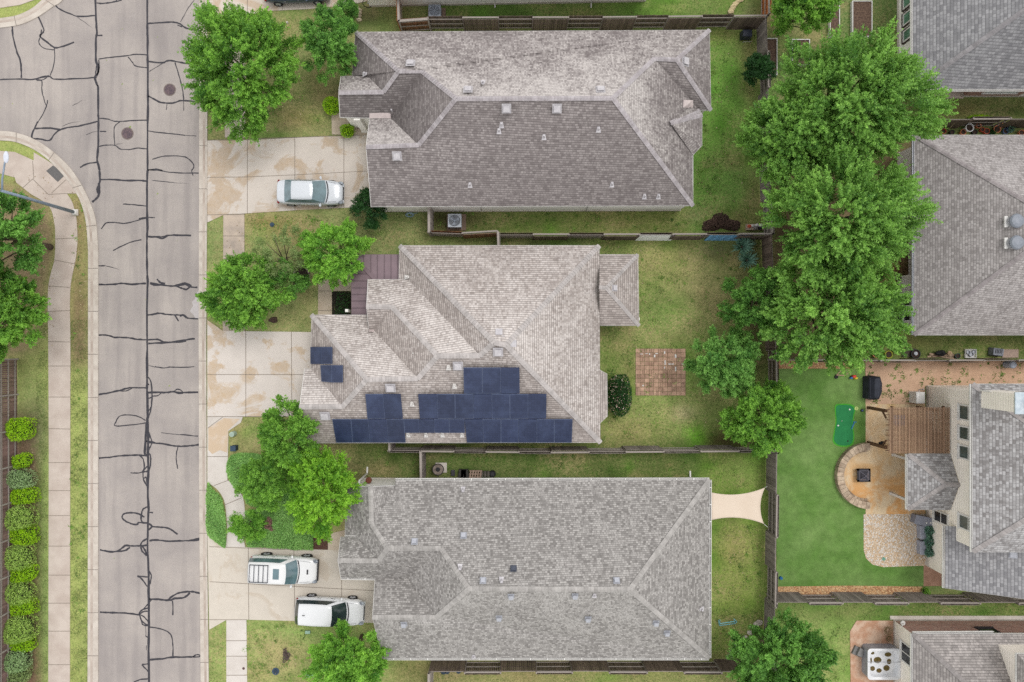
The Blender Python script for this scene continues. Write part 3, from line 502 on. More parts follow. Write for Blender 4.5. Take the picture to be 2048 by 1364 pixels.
def pebbles(name, a, b, c3, sc=9):
    t = NT(name); p = t.pos(); vo = t.n('TexVoronoi'); t.l(p, vo.inputs['Vector']); vo.inputs['Scale'].default_value = sc
    sp = t.n('SeparateColor'); t.l(vo.outputs['Color'], sp.inputs[0])
    col = t.mix(sp.outputs[0], a, b); col = t.mix(t.ramp(sp.outputs[1], .6, .75), col, c3)
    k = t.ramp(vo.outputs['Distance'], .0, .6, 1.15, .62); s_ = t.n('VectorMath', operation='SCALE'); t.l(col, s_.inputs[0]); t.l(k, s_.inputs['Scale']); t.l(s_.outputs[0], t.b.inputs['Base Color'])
    t.b.inputs['Roughness'].default_value = .8; x = t.n('Math', operation='SUBTRACT'); x.inputs[0].default_value = 1; t.l(vo.outputs['Distance'], x.inputs[1]); t.bump(x.outputs[0], .9, .05); return t.m
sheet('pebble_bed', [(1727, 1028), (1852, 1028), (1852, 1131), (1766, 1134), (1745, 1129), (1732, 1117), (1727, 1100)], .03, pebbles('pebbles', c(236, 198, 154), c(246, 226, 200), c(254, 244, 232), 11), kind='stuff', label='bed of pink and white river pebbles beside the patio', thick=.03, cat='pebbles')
GR = pebbles('gravel', c(230, 176, 120), c(248, 210, 160), c(206, 150, 104), 11)
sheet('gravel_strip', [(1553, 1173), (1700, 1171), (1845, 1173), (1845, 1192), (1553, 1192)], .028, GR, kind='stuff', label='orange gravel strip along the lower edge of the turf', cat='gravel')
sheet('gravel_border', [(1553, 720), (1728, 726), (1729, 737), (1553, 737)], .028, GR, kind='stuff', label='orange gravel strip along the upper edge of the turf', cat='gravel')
sheet('bare_soil', [(1731, 722), (2400, 722), (2400, 830), (1850, 772), (1850, 812), (1731, 812)], .012, M('sandy_soil', c(222, 186, 156), c(204, 168, 140), 1.2, 1, .3, fine=.2), label='bare pink sandy soil north of the two storey house', cat='soil')
sheet('clay_soil', [(1847, 1131), (1905, 1131), (1905, 1172), (1847, 1172)], .012, M('clay', c(190, 150, 128), c(164, 126, 104), 2, 1, .5, fine=.3), label='small patch of reddish clay at the house corner', cat='soil')
def patio_mat():
    t = NT('patio'); p = t.pos(); n1 = t.noise(p, .7, 6, .7, .6); n2 = t.noise(p, 3, 5, .75)
    col = t.mix(t.ramp(n1, .4, .62), c(228, 204, 168), c(220, 182, 132)); col = t.mix(t.math('MULTIPLY', t.ramp(n2, .55, .66), .5), col, c(178, 142, 104))
    sx = t.n('SeparateXYZ'); t.l(p, sx.inputs[0]); f = t.math('MULTIPLY', t.ramp(sx.outputs[1], -8.5, -11), t.ramp(n1, .42, .56), clamp=True)
    col = t.mix(t.math('MULTIPLY', f, .75), col, c(222, 158, 86)); t.l(col, t.b.inputs['Base Color']); t.b.inputs['Roughness'].default_value = .85; t.bump(n2, .2, .01); return t.m
patio = sheet('patio', [(1731, 808), (1850, 808), (1850, 1028), (1731, 1028)], .032, patio_mat(), label='sandy orange stained patio slab under the slatted pergola', thick=.05, cat='patio')
p0 = P(1732, 950); pc = [(p0.x + 1.75 * math.cos(a), p0.y + 1.75 * math.sin(a)) for a in [R(90 + i * 10) for i in range(19)]]
sheet('fire_pit_floor', pc, .03, patio_mat(), label='half circle of sandy paving inside the curved seat wall', world=True, cat='patio')
sheet('spa_patio', [(1700, 1262), (1713, 1241), (1790, 1241), (1790, 1500), (1702, 1500)], .03, M('rust_patio', c(218, 188, 164), c(194, 150, 122), 1.3, .9, .2, fine=.15, lo=.4, hi=.6), label='rusty stained slab under the hot tub', thick=.05, cat='patio')
sheet('porch_slab', [(1795, 133), (1927, 133), (1927, 197), (1795, 197)], .035, M('porch_beige', c(222, 206, 194), c(208, 192, 180), 1, .9, fine=.05), label='beige porch slab at the corner of the top right house', thick=.05, cat='patio')
sheet('stepping_patio', [(1742, 133), (1794, 133), (1794, 185), (1745, 185)], .025, M('weathered_slab', c(196, 186, 176), c(160, 148, 138), 2.5, .95, .4, fine=.2), label='weathered grey slab left of the top right house porch', thick=.04, cat='patio')
def pavers():
    pts = (1271, 698, 1371, 791); o = thing('paver_patio', 'square brown paver patio with pale gaps in the middle back yard', 'patio', P(1321, 744))
    m = MB(); r_ = random.Random(4); x0, y0 = P(1271, 791)[:2]; x1, y1 = P(1371, 697)[:2]; nx = ny = 11; dx, dy = (x1-x0)/nx, (y1-y0)/ny
    for i in range(nx):
        for j in range(ny):
            if r_.random() < .3 and i < nx - 1:
                m.box(x0+i*dx+.01, x0+(i+.48)*dx, y0+j*dy+.01, y0+(j+1)*dy-.01, 0, .035, r_.uniform(.4, .6)); m.box(x0+(i+.5)*dx+.01, x0+(i+1)*dx-.01, y0+j*dy+.01, y0+(j+1)*dy-.01, 0, .035, r_.uniform(.38, .62))
            else: m.box(x0+i*dx+.01, x0+(i+1)*dx-.01, y0+j*dy+.01, y0+(j+1)*dy-.01, 0, .035 + r_.uniform(-.004, .004), r_.uniform(.4, .6))
    m.build('paver', M('paver', c(196, 162, 138), c(168, 134, 114), 3, .9, .4, fine=.22), o)
    props(o.children[0], kind='stuff')
    m = MB()
    for a in [(1283, 708, 6, 1.2), (1293, 707, 5, 1), (1299, 708, 2, 3), (1309, 712, 3, 5), (1313, 707, 5, 1.5), (1329, 705, 2.5, 5), (1330, 725, 2.5, 9), (1339, 728, 5, 2.5), (1345, 728, 5, 2), (1351, 712, 3.5, 7), (1351, 738, 2.5, 9), (1365, 728, 5, 1.5), (1286, 771, 3, 2.5), (1329, 735, 2, 4)]:
        q = P(a[0], a[1]); m.box(q.x - a[2]/2/S, q.x + a[2]/2/S, q.y - a[3]/2/S, q.y + a[3]/2/S, .02, .042)
    m.build('chalk_gap', white, o)
pavers()
# ================================================================ HOUSES
def inset(poly, d):
    n = len(poly); a = sum(poly[i][0]*poly[(i+1) % n][1] - poly[(i+1) % n][0]*poly[i][1] for i in range(n)); s = 1 if a > 0 else -1; out = []
    for i in range(n):
        p0, p1, p2 = [Vector(poly[k % n]) for k in (i-1, i, i+1)]
        d1 = (p1-p0).normalized(); d2 = (p2-p1).normalized(); n1 = Vector((-d1.y, d1.x))*s; n2 = Vector((-d2.y, d2.x))*s
        b = n1 + n2; k = d / max(.3, b.length_squared / 2) if b.length > 1e-4 else 0; out.append(tuple(p1 + b * k / 1.0 * (1 if True else 1)))
    return out
def up_normal(q):
    n = Vector((0, 0, 0))
    for i in range(len(q)):
        a, b = q[i], q[(i+1) % len(q)]; n += Vector(((a.y-b.y)*(a.z+b.z), (a.z-b.z)*(a.x+b.x), (a.x-b.x)*(a.y+b.y)))
    n.normalize(); return n if n.z > 0 else -n
def face_uv(q):
    n = up_normal(q); u = Vector((0, 0, 1)).cross(n)
    u = u.normalized() if u.length > 1e-4 else Vector((1, 0, 0)); v = n.cross(u)
    return u, v, n
class House:
    def __init__(s, name, label, loc, ze=2.9, pitch=.64):
        s.root = thing(name, label, 'house', loc); s.ze, s.pitch = ze, pitch; s.V = {}; s.F = []; s.planes = []
    def verts(s, **k): s.V.update(k)
    def face(s, names, eave=None, age=(.3, .3), ze=None, pitch=None): s.F.append([names.split(), eave, age, ze, pitch])
    def solve(s):
        acc = {}
        for names, eave, age, ze, pt in s.F:
            if eave is None: continue
            ze = s.ze if ze is None else ze; pt = pt or s.pitch
            e = [s.V[a][:2] if isinstance(a, str) else a for a in (eave.split() if isinstance(eave, str) else eave)]
            e0, e1 = P(*e[0], ze), P(*e[1], ze); d = Vector((e1-e0)[:2]).normalized(); n = Vector((-d.y, d.x))
            cen = sum((P(*s.V[a][:2], ze) for a in names), Vector()) / len(names)
            if n.dot(Vector((cen-e0)[:2])) < 0: n = -n
            for a in names:
                A = Vector(P(*s.V[a][:2], 0)[:2]); z = (ze + pt*(n.dot(A) - n.dot(Vector(e0[:2])))) / (1 + pt*n.dot(A)/H); acc.setdefault(a, []).append(z)
            s.planes.append(([s.V[a][:2] for a in names], ze, pt, n, Vector(e0[:2])))
        s.Z = {}
        for a, v in s.V.items(): s.Z[a] = v[2] if len(v) > 2 else sum(acc[a]) / len(acc[a])
        s.W = {a: P(v[0], v[1], s.Z[a]) for a, v in s.V.items()}
    def on(s, px, py, off=0.0):         # point of the roof seen at a pixel of the photograph
        for poly, ze, pt, n, e0 in s.planes:
            if in_poly(np.array([px]), np.array([py]), poly)[0]:
                A = Vector(P(px, py, 0)[:2]); z = (ze + pt*(n.dot(A) - n.dot(e0))) / (1 + pt*n.dot(A)/H)
                nn = Vector((-n.x*pt, -n.y*pt, 1)).normalized(); return P(px, py, z) + nn*off, nn
        A = P(px, py, s.ze); return A, Vector((0, 0, 1))
    def roof(s, mat, capmat, caps, outline, fascia=trim, soffit=True, capw=.3, name='roof', smooth=True):
        m = MB(); ages = []
        for names, eave, age, ze, pt in s.F:
            q = [s.W[a] for a in names]; u, v, n = face_uv(q); area = sum((q[i].x*q[(i+1) % len(q)].y - q[(i+1) % len(q)].x*q[i].y) for i in range(len(q)))
            if area < 0: q = q[::-1]
            v0 = min(p.dot(v) for p in q); vm = max(p.dot(v) for p in q) - v0
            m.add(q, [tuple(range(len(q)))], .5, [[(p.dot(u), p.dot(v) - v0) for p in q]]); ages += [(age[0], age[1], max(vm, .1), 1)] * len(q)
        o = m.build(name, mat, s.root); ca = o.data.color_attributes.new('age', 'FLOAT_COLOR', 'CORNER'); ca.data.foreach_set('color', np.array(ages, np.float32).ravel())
        s.roof_o = o
        m = MB(); W = [s.W[a] for a in outline.split()]; k = len(W)
        cen = sum(W, Vector()) / k
        for i in range(k):
            a, b = W[i], W[(i+1) % k]; m.bar(a + Vector((0, 0, -.085)), b + Vector((0, 0, -.085)), .03, .15)
        m.build('fascia', fascia, o)
        if soffit:
            m = MB(); q = [(w_.x, w_.y) for w_, a in zip(W, outline.split()) if a not in s.ridge_ends]
            m.prism(inset(q, .03), s.ze - .17, s.ze - .13); m.build('soffit', fascia, o)
        if caps:
            r_ = random.Random(1)
            for cp in caps:
                m = MB(); q = [s.W[a] for a in cp.split()]
                for a, b in zip(q, q[1:]):
                    d = b - a; L = d.length; d.normalize(); side = d.cross(Vector((0, 0, 1))).normalized(); up = side.cross(d); n = max(1, int(L / .2))
                    sag = .05 if abs(d.z) > .05 else .075
                    for i in range(n):
                        p, q2 = a + d*(L*i/n), a + d*(L*(i+1.12)/n); h0, h1 = .03, .05
                        vs = [p - side*capw/2 + up*(h0-sag), p + up*h0, p + side*capw/2 + up*(h0-sag), q2 - side*capw/2 + up*(h1-sag), q2 + up*h1, q2 + side*capw/2 + up*(h1-sag)]
                        m.add(vs, [(0, 1, 4, 3), (1, 2, 5, 4)], r_.uniform(.44, .56))
                        m.add([p - side*capw/2 + up*(h0-sag-.02), p + up*(h0-.02), p + side*capw/2 + up*(h0-sag-.02), p - side*capw/2 + up*(h0-sag), p + up*h0, p + side*capw/2 + up*(h0-sag)], [(0, 1, 4, 3), (1, 2, 5, 4)], .3)
                m.build('ridge_cap', capmat, o)
    def walls(s, outline, mat, d=.42, top=None, slab=True):
        q = [P(*s.V[a][:2], s.ze)[:2] for a in outline.split()] if isinstance(outline, str) else outline
        q = inset(q, d) if d else q
        m = MB(); m.prism(q, 0, top or s.ze - .15); s.wall_o = m.build('wall', mat, s.root); s.wq = q
        if slab: m = MB(); m.prism(inset(q, -.03), -.02, .22); m.build('foundation', concrete, s.root)
    def gable(s, a, r, b, mat, d=.35):
        A, Rr, Bv = s.W[a], s.W[r], s.W[b]; ins = Vector((1, 0, 0)) * d
        e = Vector((Bv - A)); e.normalize()
        q = [A + e*.4 + ins, Bv - e*.4 + ins, Rr + ins + Vector((0, 0, -.3))]; q[0].z = q[1].z = s.ze - .15
        q2 = [p + Vector((.12, 0, 0)) for p in q]; m = MB(); m.add(q + q2, [(0, 1, 2), (5, 4, 3), (0, 3, 4, 1), (1, 4, 5, 2), (2, 5, 3, 0)]); m.build('gable_wall', mat, s.root)
    def vent(s, px, py, wpx=13, mat=None, label=None, h=.12):
        p, n = s.on(px, py); u = Vector((0, 0, 1)).cross(n); u = u.normalized() if u.length > .01 else Vector((1, 0, 0)); v = n.cross(u); w_ = wpx * (1 - p.z/H) / S / 2
        m = MB()
        for (hw, z0, z1, t_) in ((w_*1.45, .0, .02, .46), (w_*.8, .02, h*.6, .3), (w_, h*.6, h, .52)):
            vs = [p + u*a*hw + v*b*hw + n*z for z in (z0, z1) for a, b in ((-1, -1), (1, -1), (1, 1), (-1, 1))]
            m.add(vs, [(0, 3, 2, 1), (4, 5, 6, 7), (0, 1, 5, 4), (1, 2, 6, 5), (2, 3, 7, 6), (3, 0, 4, 7)], t_)
        return m.build('roof_vent', mat or M('vent_metal', c(206, 202, 204), c(186, 182, 186), 6, .6), s.roof_o)
    def pipe(s, px, py, mat=None, r=.05, h=.3, flash=.16):
        p, n = s.on(px, py); m = MB(); u = Vector((0, 0, 1)).cross(n).normalized(); v = n.cross(u)
        vs = [p + u*a*flash + v*b*flash*1.2 + n*z for z in (.005, .025) for a, b in ((-1, -1), (1, -1), (.5, 1), (-.5, 1))]
        m.add(vs, [(0, 3, 2, 1), (4, 5, 6, 7), (0, 1, 5, 4), (1, 2, 6, 5), (2, 3, 7, 6), (3, 0, 4, 7)], .55)
        m.rings([(r*1.8, p.z), (r*1.2, p.z + h*.4), (r, p.z + h*.45), (r, p.z + h), (r*.6, p.z + h)], 10, p.x, p.y, .5); m.build('vent_pipe', mat or M('vent_metal', None), s.roof_o)
    def flash(s, pts, mat, z=.03, name='flashing'):
        q = [s.on(x, y, z)[0] for x, y in pts]; m = MB(); n = up_normal(q); lo = [p - n*.02 for p in q]; k = len(q)
        m.add(q + lo, [tuple(range(k)), tuple(range(k, 2*k))[::-1]] + [(i, (i+1) % k, k+(i+1) % k, k+i) for i in range(k)], .5); return m.build(name, mat, s.roof_o)
    def gutter(s, pairs, mat=trim, hangers=True):
        for a, b in pairs:
            A_, B_ = (s.W[a] if isinstance(a, str) else Vector(a)), (s.W[b] if isinstance(b, str) else Vector(b)); d = (B_ - A_).normalized(); cen = Vector((sum(w_.x for w_ in s.W.values()), sum(w_.y for w_ in s.W.values()), 0)) / len(s.W)
            sd_ = Vector((d.y, -d.x, 0)); 
            if sd_.dot((A_ + B_)/2 - cen) < 0: sd_ = -sd_
            m = MB(); o1, o2 = sd_*.03, sd_*.13
            m.bar(A_ + o2 + Vector((0, 0, -.05)), B_ + o2 + Vector((0, 0, -.05)), .025, .12, .56); m.bar(A_ + sd_*.08 + Vector((0, 0, -.12)), B_ + sd_*.08 + Vector((0, 0, -.12)), .12, .02, .3); m.bar(A_ + o1 + Vector((0, 0, -.05)), B_ + o1 + Vector((0, 0, -.05)), .02, .1, .4)
            if hangers:
                L = (B_ - A_).length
                for i in range(int(L / 1.15)):
                    q = A_ + d*(.5 + i*1.15); m.bar(q + o1*.5 + Vector((0, 0, -.005)), q + o2 + Vector((0, 0, -.005)), .04, .02, .6)
            m.build('gutter', mat, s.root)
CAPA = M('cap_shingle', c(186, 180, 182), c(166, 158, 160), 3, .9, .4, fine=.12)
# ---------------------------------------------------------------- first (top) house
SH1 = shingle('shingles_mauve', c(122, 114, 113), c(160, 152, 150), c(206, 199, 195), .2, .15, 1.0, .42, .32)
h = House('tan_roof_house', 'long house at the top with weathered brown grey shingle hip roof', P(1060, 236))
h.verts(A=(711, 64), B=(1419, 60), C=(1422, 220), v3=(1399, 220), E3=(1386, 310), SE=(1386, 411), SW=(742, 413), g1=(732, 294), GNW=(739, 238), v2=(782, 237), FSW=(680, 234), f1=(677, 185), FNW=(682, 152),
        v1=(735, 152), WB=(704, 152), f2=(767, 184), h1=(797, 142), h2=(843, 142), r1=(912, 197), r2=(1226, 196), h3=(1309, 117), h4=(1354, 119), g2=(837, 290))
h.ridge_ends = ('g1', 'f1')
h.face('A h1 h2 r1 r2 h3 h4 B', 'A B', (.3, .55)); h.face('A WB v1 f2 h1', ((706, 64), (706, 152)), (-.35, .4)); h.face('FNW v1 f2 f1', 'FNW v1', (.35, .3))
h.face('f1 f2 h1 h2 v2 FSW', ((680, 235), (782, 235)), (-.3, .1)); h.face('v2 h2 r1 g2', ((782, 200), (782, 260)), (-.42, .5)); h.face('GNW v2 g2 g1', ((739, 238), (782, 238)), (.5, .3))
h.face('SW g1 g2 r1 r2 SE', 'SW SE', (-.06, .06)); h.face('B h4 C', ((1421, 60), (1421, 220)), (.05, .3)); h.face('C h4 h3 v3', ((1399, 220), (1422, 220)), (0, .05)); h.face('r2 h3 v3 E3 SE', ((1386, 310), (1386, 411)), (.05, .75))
h.verts(b0=(1341, 246, 4.2), b1=(1380, 214, 3.45), b2=(1399, 221, 3.0), b3=(1404, 230, 3.0), b4=(1404, 291, 3.0), b5=(1386, 310, 2.95))
for f in ('b0 b1 b2', 'b0 b2 b3', 'b0 b3 b4', 'b0 b4 b5'): h.face(f, None, (.3, .2))
h.solve(); h.roof(SH1, CAPA, ['A h1 h2 r1 r2', 'r2 h3 h4 B', 'h4 C', 'r2 SE', 'f1 f2 h1', 'g1 g2 r1', 'b0 b3', 'b0 b2'], 'A B C v3 b3 b4 b5 SE SW g1 GNW v2 FSW f1 FNW WB')
h.walls('A B C v3 b3 b4 b5 SE SW GNW v2 FSW FNW WB', cream, .2); h.gable('SW', 'g1', 'GNW', cream); h.gable('FSW', 'f1', 'FNW', cream)
PALE = M('pale_flashing', c(218, 204, 200), c(196, 182, 180), 3, .7, fine=.1)
h.flash([(739, 226), (781, 225), (782, 238), (739, 238)], PALE, .05); h.flash([(1366, 200), (1386, 200), (1385, 224), (1374, 216), (1365, 216)], PALE, .05)
for a in ((821, 126), (936, 179), (1013, 217), (1114, 217), (1201, 179), (794, 312), (1371, 123), (1376, 252)): h.vent(*a)
for a in ((730, 148), (966, 165), (998, 262), (940, 370), (1088, 274), (1197, 259), (1224, 369), (1289, 393), (1317, 393), (784, 222), (1003, 250)): h.pipe(*a)
def column(root, px, py, z1, w_=.42, mat=None, cx=None):
    p = P(px, py); m = MB(); m.box(p.x - w_/2, p.x + w_/2, p.y - w_/2, p.y + w_/2, 0, z1); m.box(p.x - w_*.6, p.x + w_*.6, p.y - w_*.6, p.y + w_*.6, 0, .2, .47); m.build('porch_column', mat or cream, root)
column(h.root, 731, 259, 2.75)
m = MB(); q = h.wq; yb = min(p[1] for p in q); x0_, x1_ = P(742, 0)[0] + .4, P(1386, 0)[0]*.94
for px in (1170, 963): x_ = P(px, 0)[0]; m.box(x_, x_ + .03, yb - .01, yb, .3, 2.7)
m.build('downpipe', dark, h.root)
H1 = h
# ---------------------------------------------------------------- second house with solar panels
SH2 = shingle('shingles_cream', c(150, 140, 135), c(190, 180, 174), c(220, 212, 207), .24, .165, .9, .62, .24)
h = House('solar_roof_house', 'middle house with cream brown shingle roof and many solar panels', P(950, 690), 2.9, .6)
h.verts(a=(799, 491), b=(1199, 491), c=(1201, 885), d=(609, 886), gr=(599, 814), gw=(609, 738), e=(622, 738), f=(623, 630), m2=(735, 630), k2=(738, 661), v=(748, 661), kr=(733, 613), kn=(736, 559), kv=(816, 559), aw=(798, 559),
        ap=(988, 685), aq=(1012, 690), r1=(960, 711), r2=(875, 712), k3=(784, 614), vv=(836, 757), mr=(733, 759), gv=(685, 813))
h.ridge_ends = ('gr', 'kr')
h.face('a b aq ap', 'a b', (.35, .35)); h.face('b c aq', 'b c', (.4, .35)); h.face('a ap r1 kv aw', ((798, 491), (798, 559)), (.1, .3)); h.face('kn kv r1 r2 k3 kr', 'kn kv', (.45, .35))
h.face('kr k3 v k2', ((738, 661), (748, 661)), (.1, .2)); h.face('k3 r2 vv v', ((744, 630), (744, 661)), (.1, .3), ze=2.95); h.face('f m2 k2 v vv mr', 'f m2', (.45, .35)); h.face('f mr gv e', ((622, 630), (622, 738)), (.05, .4))
h.face('gw e gv gr', 'gw e', (.5, .3)); h.face('gr gv mr vv r2 r1 ap aq c d', 'd c', (.15, .25))
h.verts(p1=(1196, 738, 2.97), p2=(1214, 748, 2.8), p3=(1215, 832, 2.8), p4=(1196, 850, 2.97)); h.face('p1 p2 p3 p4', None, (.0, 0))
h.solve(); CAPB = M('cap_grey', c(194, 187, 184), c(176, 170, 167), 3, .9, .4, fine=.12)
h.roof(SH2, CAPB, ['a ap', 'b aq c', 'ap aq', 'ap r1 r2 k3 kr', 'r2 vv mr f', 'mr gv gr'], 'a b p1 p2 p3 p4 c d gr gw e f m2 k2 kr kn kv aw', capw=.33)
h.walls([P(*q_, 2.9)[:2] for q_ in ((799, 491), (1199, 491), (1201, 885), (609, 886), (609, 738), (622, 738), (623, 630), (737, 630), (737, 559), (799, 559))], M('tan_stone', c(206, 196, 178), c(180, 168, 150), 3), .4)
h.gable('d', 'gr', 'gw', M('tan_stone', None)); h.gable('k2', 'kr', 'kn', M('tan_stone', None))
for a in ((998, 665), (1025, 687), (996, 704), (916, 732), (781, 776), (650, 832)): h.vent(*a, wpx=14)
for a in ((896, 688), (897, 735), (824, 808), (909, 772), (816, 870), (852, 870), (885, 870), (924, 870), (814, 554), (827, 706)): h.pipe(*a, mat=M('pipe_white', c(226, 222, 218), c(200, 196, 192), 6))
h.flash([(738, 656), (751, 656), (751, 664), (738, 664)], PALE, .08)
ph = House.__new__(House)       # hipped patio roof on the back of the house
ph.__dict__.update(root=h.root, ze=2.55, pitch=.5, V={}, F=[], planes=[])
ph.verts(a=(1199, 509), b=(1276, 509), c=(1278, 651), d=(1199, 651), r=(1199, 574), q=(1213, 576)); ph.ridge_ends = ()
ph.face('a b q r', 'a b', (.15, .2)); ph.face('b c q', ((1277, 509), (1277, 651)), (.15, .1)); ph.face('d c q r', 'c d', (.0, .1)); ph.solve(); ph.roof(SH2, CAPB, ['b q c', 'q r'], 'a b c d', name='patio_roof', soffit=False, capw=.26); ph.vent(1229, 576, 9)
column(h.root, 1262, 520, 2.4, .2); column(h.root, 1264, 640, 2.4, .2)
mp = House.__new__(House)       # standing seam porch roof
mp.__dict__.update(root=h.root, ze=2.45, pitch=.22, V={}, F=[], planes=[]); mp.ridge_ends = ()
mp.verts(a=(703, 509), b=(802, 509), c=(802, 566), d=(757, 566), e=(757, 640), f=(703, 632)); mp.face('a b c d', 'a b'); mp.face('a d e f', ((703, 509), (703, 632))); mp.solve()
SEAM = M('purple_metal', c(138, 118, 124), c(124, 106, 112), .8, .45, .1)
mp.roof(SEAM, None, None, 'a b c d e f', M('purple_trim', c(120, 102, 108), c(110, 94, 100), 3, .5), soffit=False, name='porch_roof')
m = MB()
for px in (715, 728, 742, 755, 769, 782, 795):
    y1 = 509 + (px - 703) if px < 757 else 566
    a_, b_ = mp.on(px, 509.5)[0], mp.on(px, min(y1, 565) - 1)[0]; m.bar(a_ + Vector((0, 0, .02)), b_ + Vector((0, 0, .02)), .03, .05, .34)
for py in (522, 534, 548, 562, 576, 589, 602, 616):
    x1 = 703 + (py - 509) if py < 563 else 756
    a_, b_ = mp.on(703.5, py)[0], mp.on(min(x1, 755) - 1, py)[0]; m.bar(a_ + Vector((0, 0, .02)), b_ + Vector((0, 0, .02)), .03, .05, .34)
m.bar(mp.W['a'] + Vector((0, 0, .03)), mp.W['d'] + Vector((0, 0, .03)), .22, .04, .46); m.build('standing_seam', SEAM, mp.roof_o)
column(h.root, 709, 516, 2.35, .2); column(h.root, 709, 624, 2.35, .2)
# solar panels: one part each, with its aluminium frame
def pvm():
    t = NT('solar_cells'); uv = t.n('UVMap').outputs[0]; br = t.n('TexBrick'); t.l(uv, br.inputs['Vector']); br.inputs['Scale'].default_value = 1; br.offset = 0; br.squash = 1
    br.inputs['Brick Width'].default_value = 1/6; br.inputs['Row Height'].default_value = .1; br.inputs['Mortar Size'].default_value = .006; br.inputs['Color1'].default_value = c(44, 54, 82); br.inputs['Color2'].default_value = c(52, 62, 92); br.inputs['Mortar'].default_value = c(42, 50, 76)
    col = t.mix(1.0, br.outputs[0], t.tint(), 'MULTIPLY'); v2 = t.n('VectorMath', operation='SCALE'); t.l(col, v2.inputs[0]); v2.inputs['Scale'].default_value = 2
    p = t.pos(); ns = t.noise(p, .9, 4, .6); col = t.mix(t.math('MULTIPLY', t.ramp(ns, .45, .7), .2), v2.outputs[0], c(96, 112, 150)); t.l(col, t.b.inputs['Base Color'])
    t.b.inputs['Roughness'].default_value = .42; t.b.inputs['Specular IOR Level'].default_value = .3; return t.m
PVM = pvm(); FR = M('pv_frame', c(58, 70, 104), c(48, 58, 88), 3, .4); FRL = M('pv_frame_light', c(96, 108, 138), c(80, 92, 120), 3, .4)
def panel(q4, seed):
    r_ = random.Random(seed); q = [h.on(x, y, .13)[0] for x, y in q4]; n = up_normal(q); g = .012
    cen = sum(q, Vector()) / 4; q = [p + (cen - p).normalized()*g for p in q]; lo = [p - n*.04 for p in q]; t_ = r_.uniform(.42, .56)
    m = MB(); m.add([p + n*.003 for p in [cen + (p - cen)*.965 for p in q]], [(0, 1, 2, 3)], t_, [[(0, 0), (1, 0), (1, 1), (0, 1)]])
    o = m.build('solar_panel', PVM, h.root); m = MB(); inn = [cen + (p - cen)*.965 for p in q]
    m.add(q + lo + inn, [(4, 5, 1, 0), (5, 6, 2, 1), (6, 7, 3, 2), (7, 4, 0, 3), (0, 1, 9, 8), (1, 2, 10, 9), (2, 3, 11, 10), (3, 0, 8, 11), (7, 6, 5, 4)], .5); m.build('panel_frame', FRL if seed % 3 else FR, o)
def row(xt, xb, yt, yb, sd): 
    for i in range(len(xt) - 1): panel([(xb[i], yb), (xb[i+1], yb), (xt[i+1], yt), (xt[i], yt)], sd + i)
row([927, 965, 1002, 1039], [928, 965, 1002, 1039.5], 733, 785, 10)
row([731, 766.5, 802], [735.5, 771, 806.5], 785.8, 835, 20)
row([836.5, 874, 910, 947, 983, 1019.5, 1056.5, 1093], [840, 875.5, 911, 947.5, 984, 1020, 1056.5, 1092.5], 785.8, 835, 30)
row([665, 702.5, 737, 773, 808], [673, 706.5, 741.5, 777, 812], 836, 883, 40); row([808, 838.5, 868, 898.5, 929], [810, 840, 869.5, 899.5, 930], 836, 863.5, 50)
row([929, 965, 1002, 1037, 1073, 1108.5, 1145], [934, 967, 1002, 1037, 1073, 1108.5, 1143.5], 836, 883, 60)
row([623.5, 645, 667], [623.5, 645, 667], 693.5, 728, 72); row([643.5, 666, 688], [643.5, 666, 688], 730, 765, 76)
H2 = h
# ---------------------------------------------------------------- third house
SH3 = shingle('shingles_grey', c(128, 124, 121), c(180, 176, 172), c(194, 190, 186), .16, .135, 1.15, .26, .35)
h = House('grey_roof_house', 'lowest house with mottled light grey shingle roof and white gutters', P(1080, 1137), 2.9, .63)
h.verts(A=(791, 961), B=(1419, 960), C=(1418, 1316), D=(765, 1316), g1=(745, 1235), G=(750, 1157), GV=(815, 1157), FS=(681, 1155), f1=(676, 1121), FN=(681, 1075), FV=(712, 1075), W0=(690, 1075), N0=(692, 973), n1=(741, 973), N2=(791, 971), NV=(790, 984),
        n2=(743, 1048), h1=(775, 1097), h2=(882, 1097), f2=(757, 1122), r1=(938, 1178), r2=(1260, 1179), g2=(872, 1235))
h.ridge_ends = ('g1', 'f1', 'n1')
h.face('A B r2 r1 h2 h1 n2 NV', 'A B', (.1, .15)); h.face('B C r2', 'B C', (.1, .2)); h.face('D C r2 r1 g2 g1', 'D C', (.15, .35)); h.face('g1 g2 GV G', ((750, 1157), (815, 1157)), (.0, .2)); h.face('GV h2 r1 g2', ((812, 1150), (812, 1180)), (.1, .3))
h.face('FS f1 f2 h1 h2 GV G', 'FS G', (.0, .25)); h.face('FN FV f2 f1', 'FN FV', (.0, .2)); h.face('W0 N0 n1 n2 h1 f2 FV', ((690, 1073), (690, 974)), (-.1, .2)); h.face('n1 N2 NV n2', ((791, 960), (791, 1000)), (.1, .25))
h.solve(); CAPC = M('cap_pale', c(182, 178, 174), c(164, 160, 156), 3, .9, .4, fine=.14)
h.roof(SH3, CAPC, ['n1 n2 h1 h2 r1 r2 C', 'r2 B', 'h1 f2 f1', 'r1 g2 g1'], 'A B C D g1 G FS f1 FN W0 N0 n1 N2', M('grey_white_trim', c(222, 220, 216), c(205, 203, 200), 2, .5), capw=.32)
h.walls([P(*q_, 2.9)[:2] for q_ in ((791, 961), (1419, 960), (1418, 1316), (765, 1316), (752, 1157), (681, 1155), (681, 1075), (694, 1073), (694, 960))], cream, .42)
h.gable('D', 'g1', 'G', cream); h.gable('FS', 'f1', 'FN', cream)
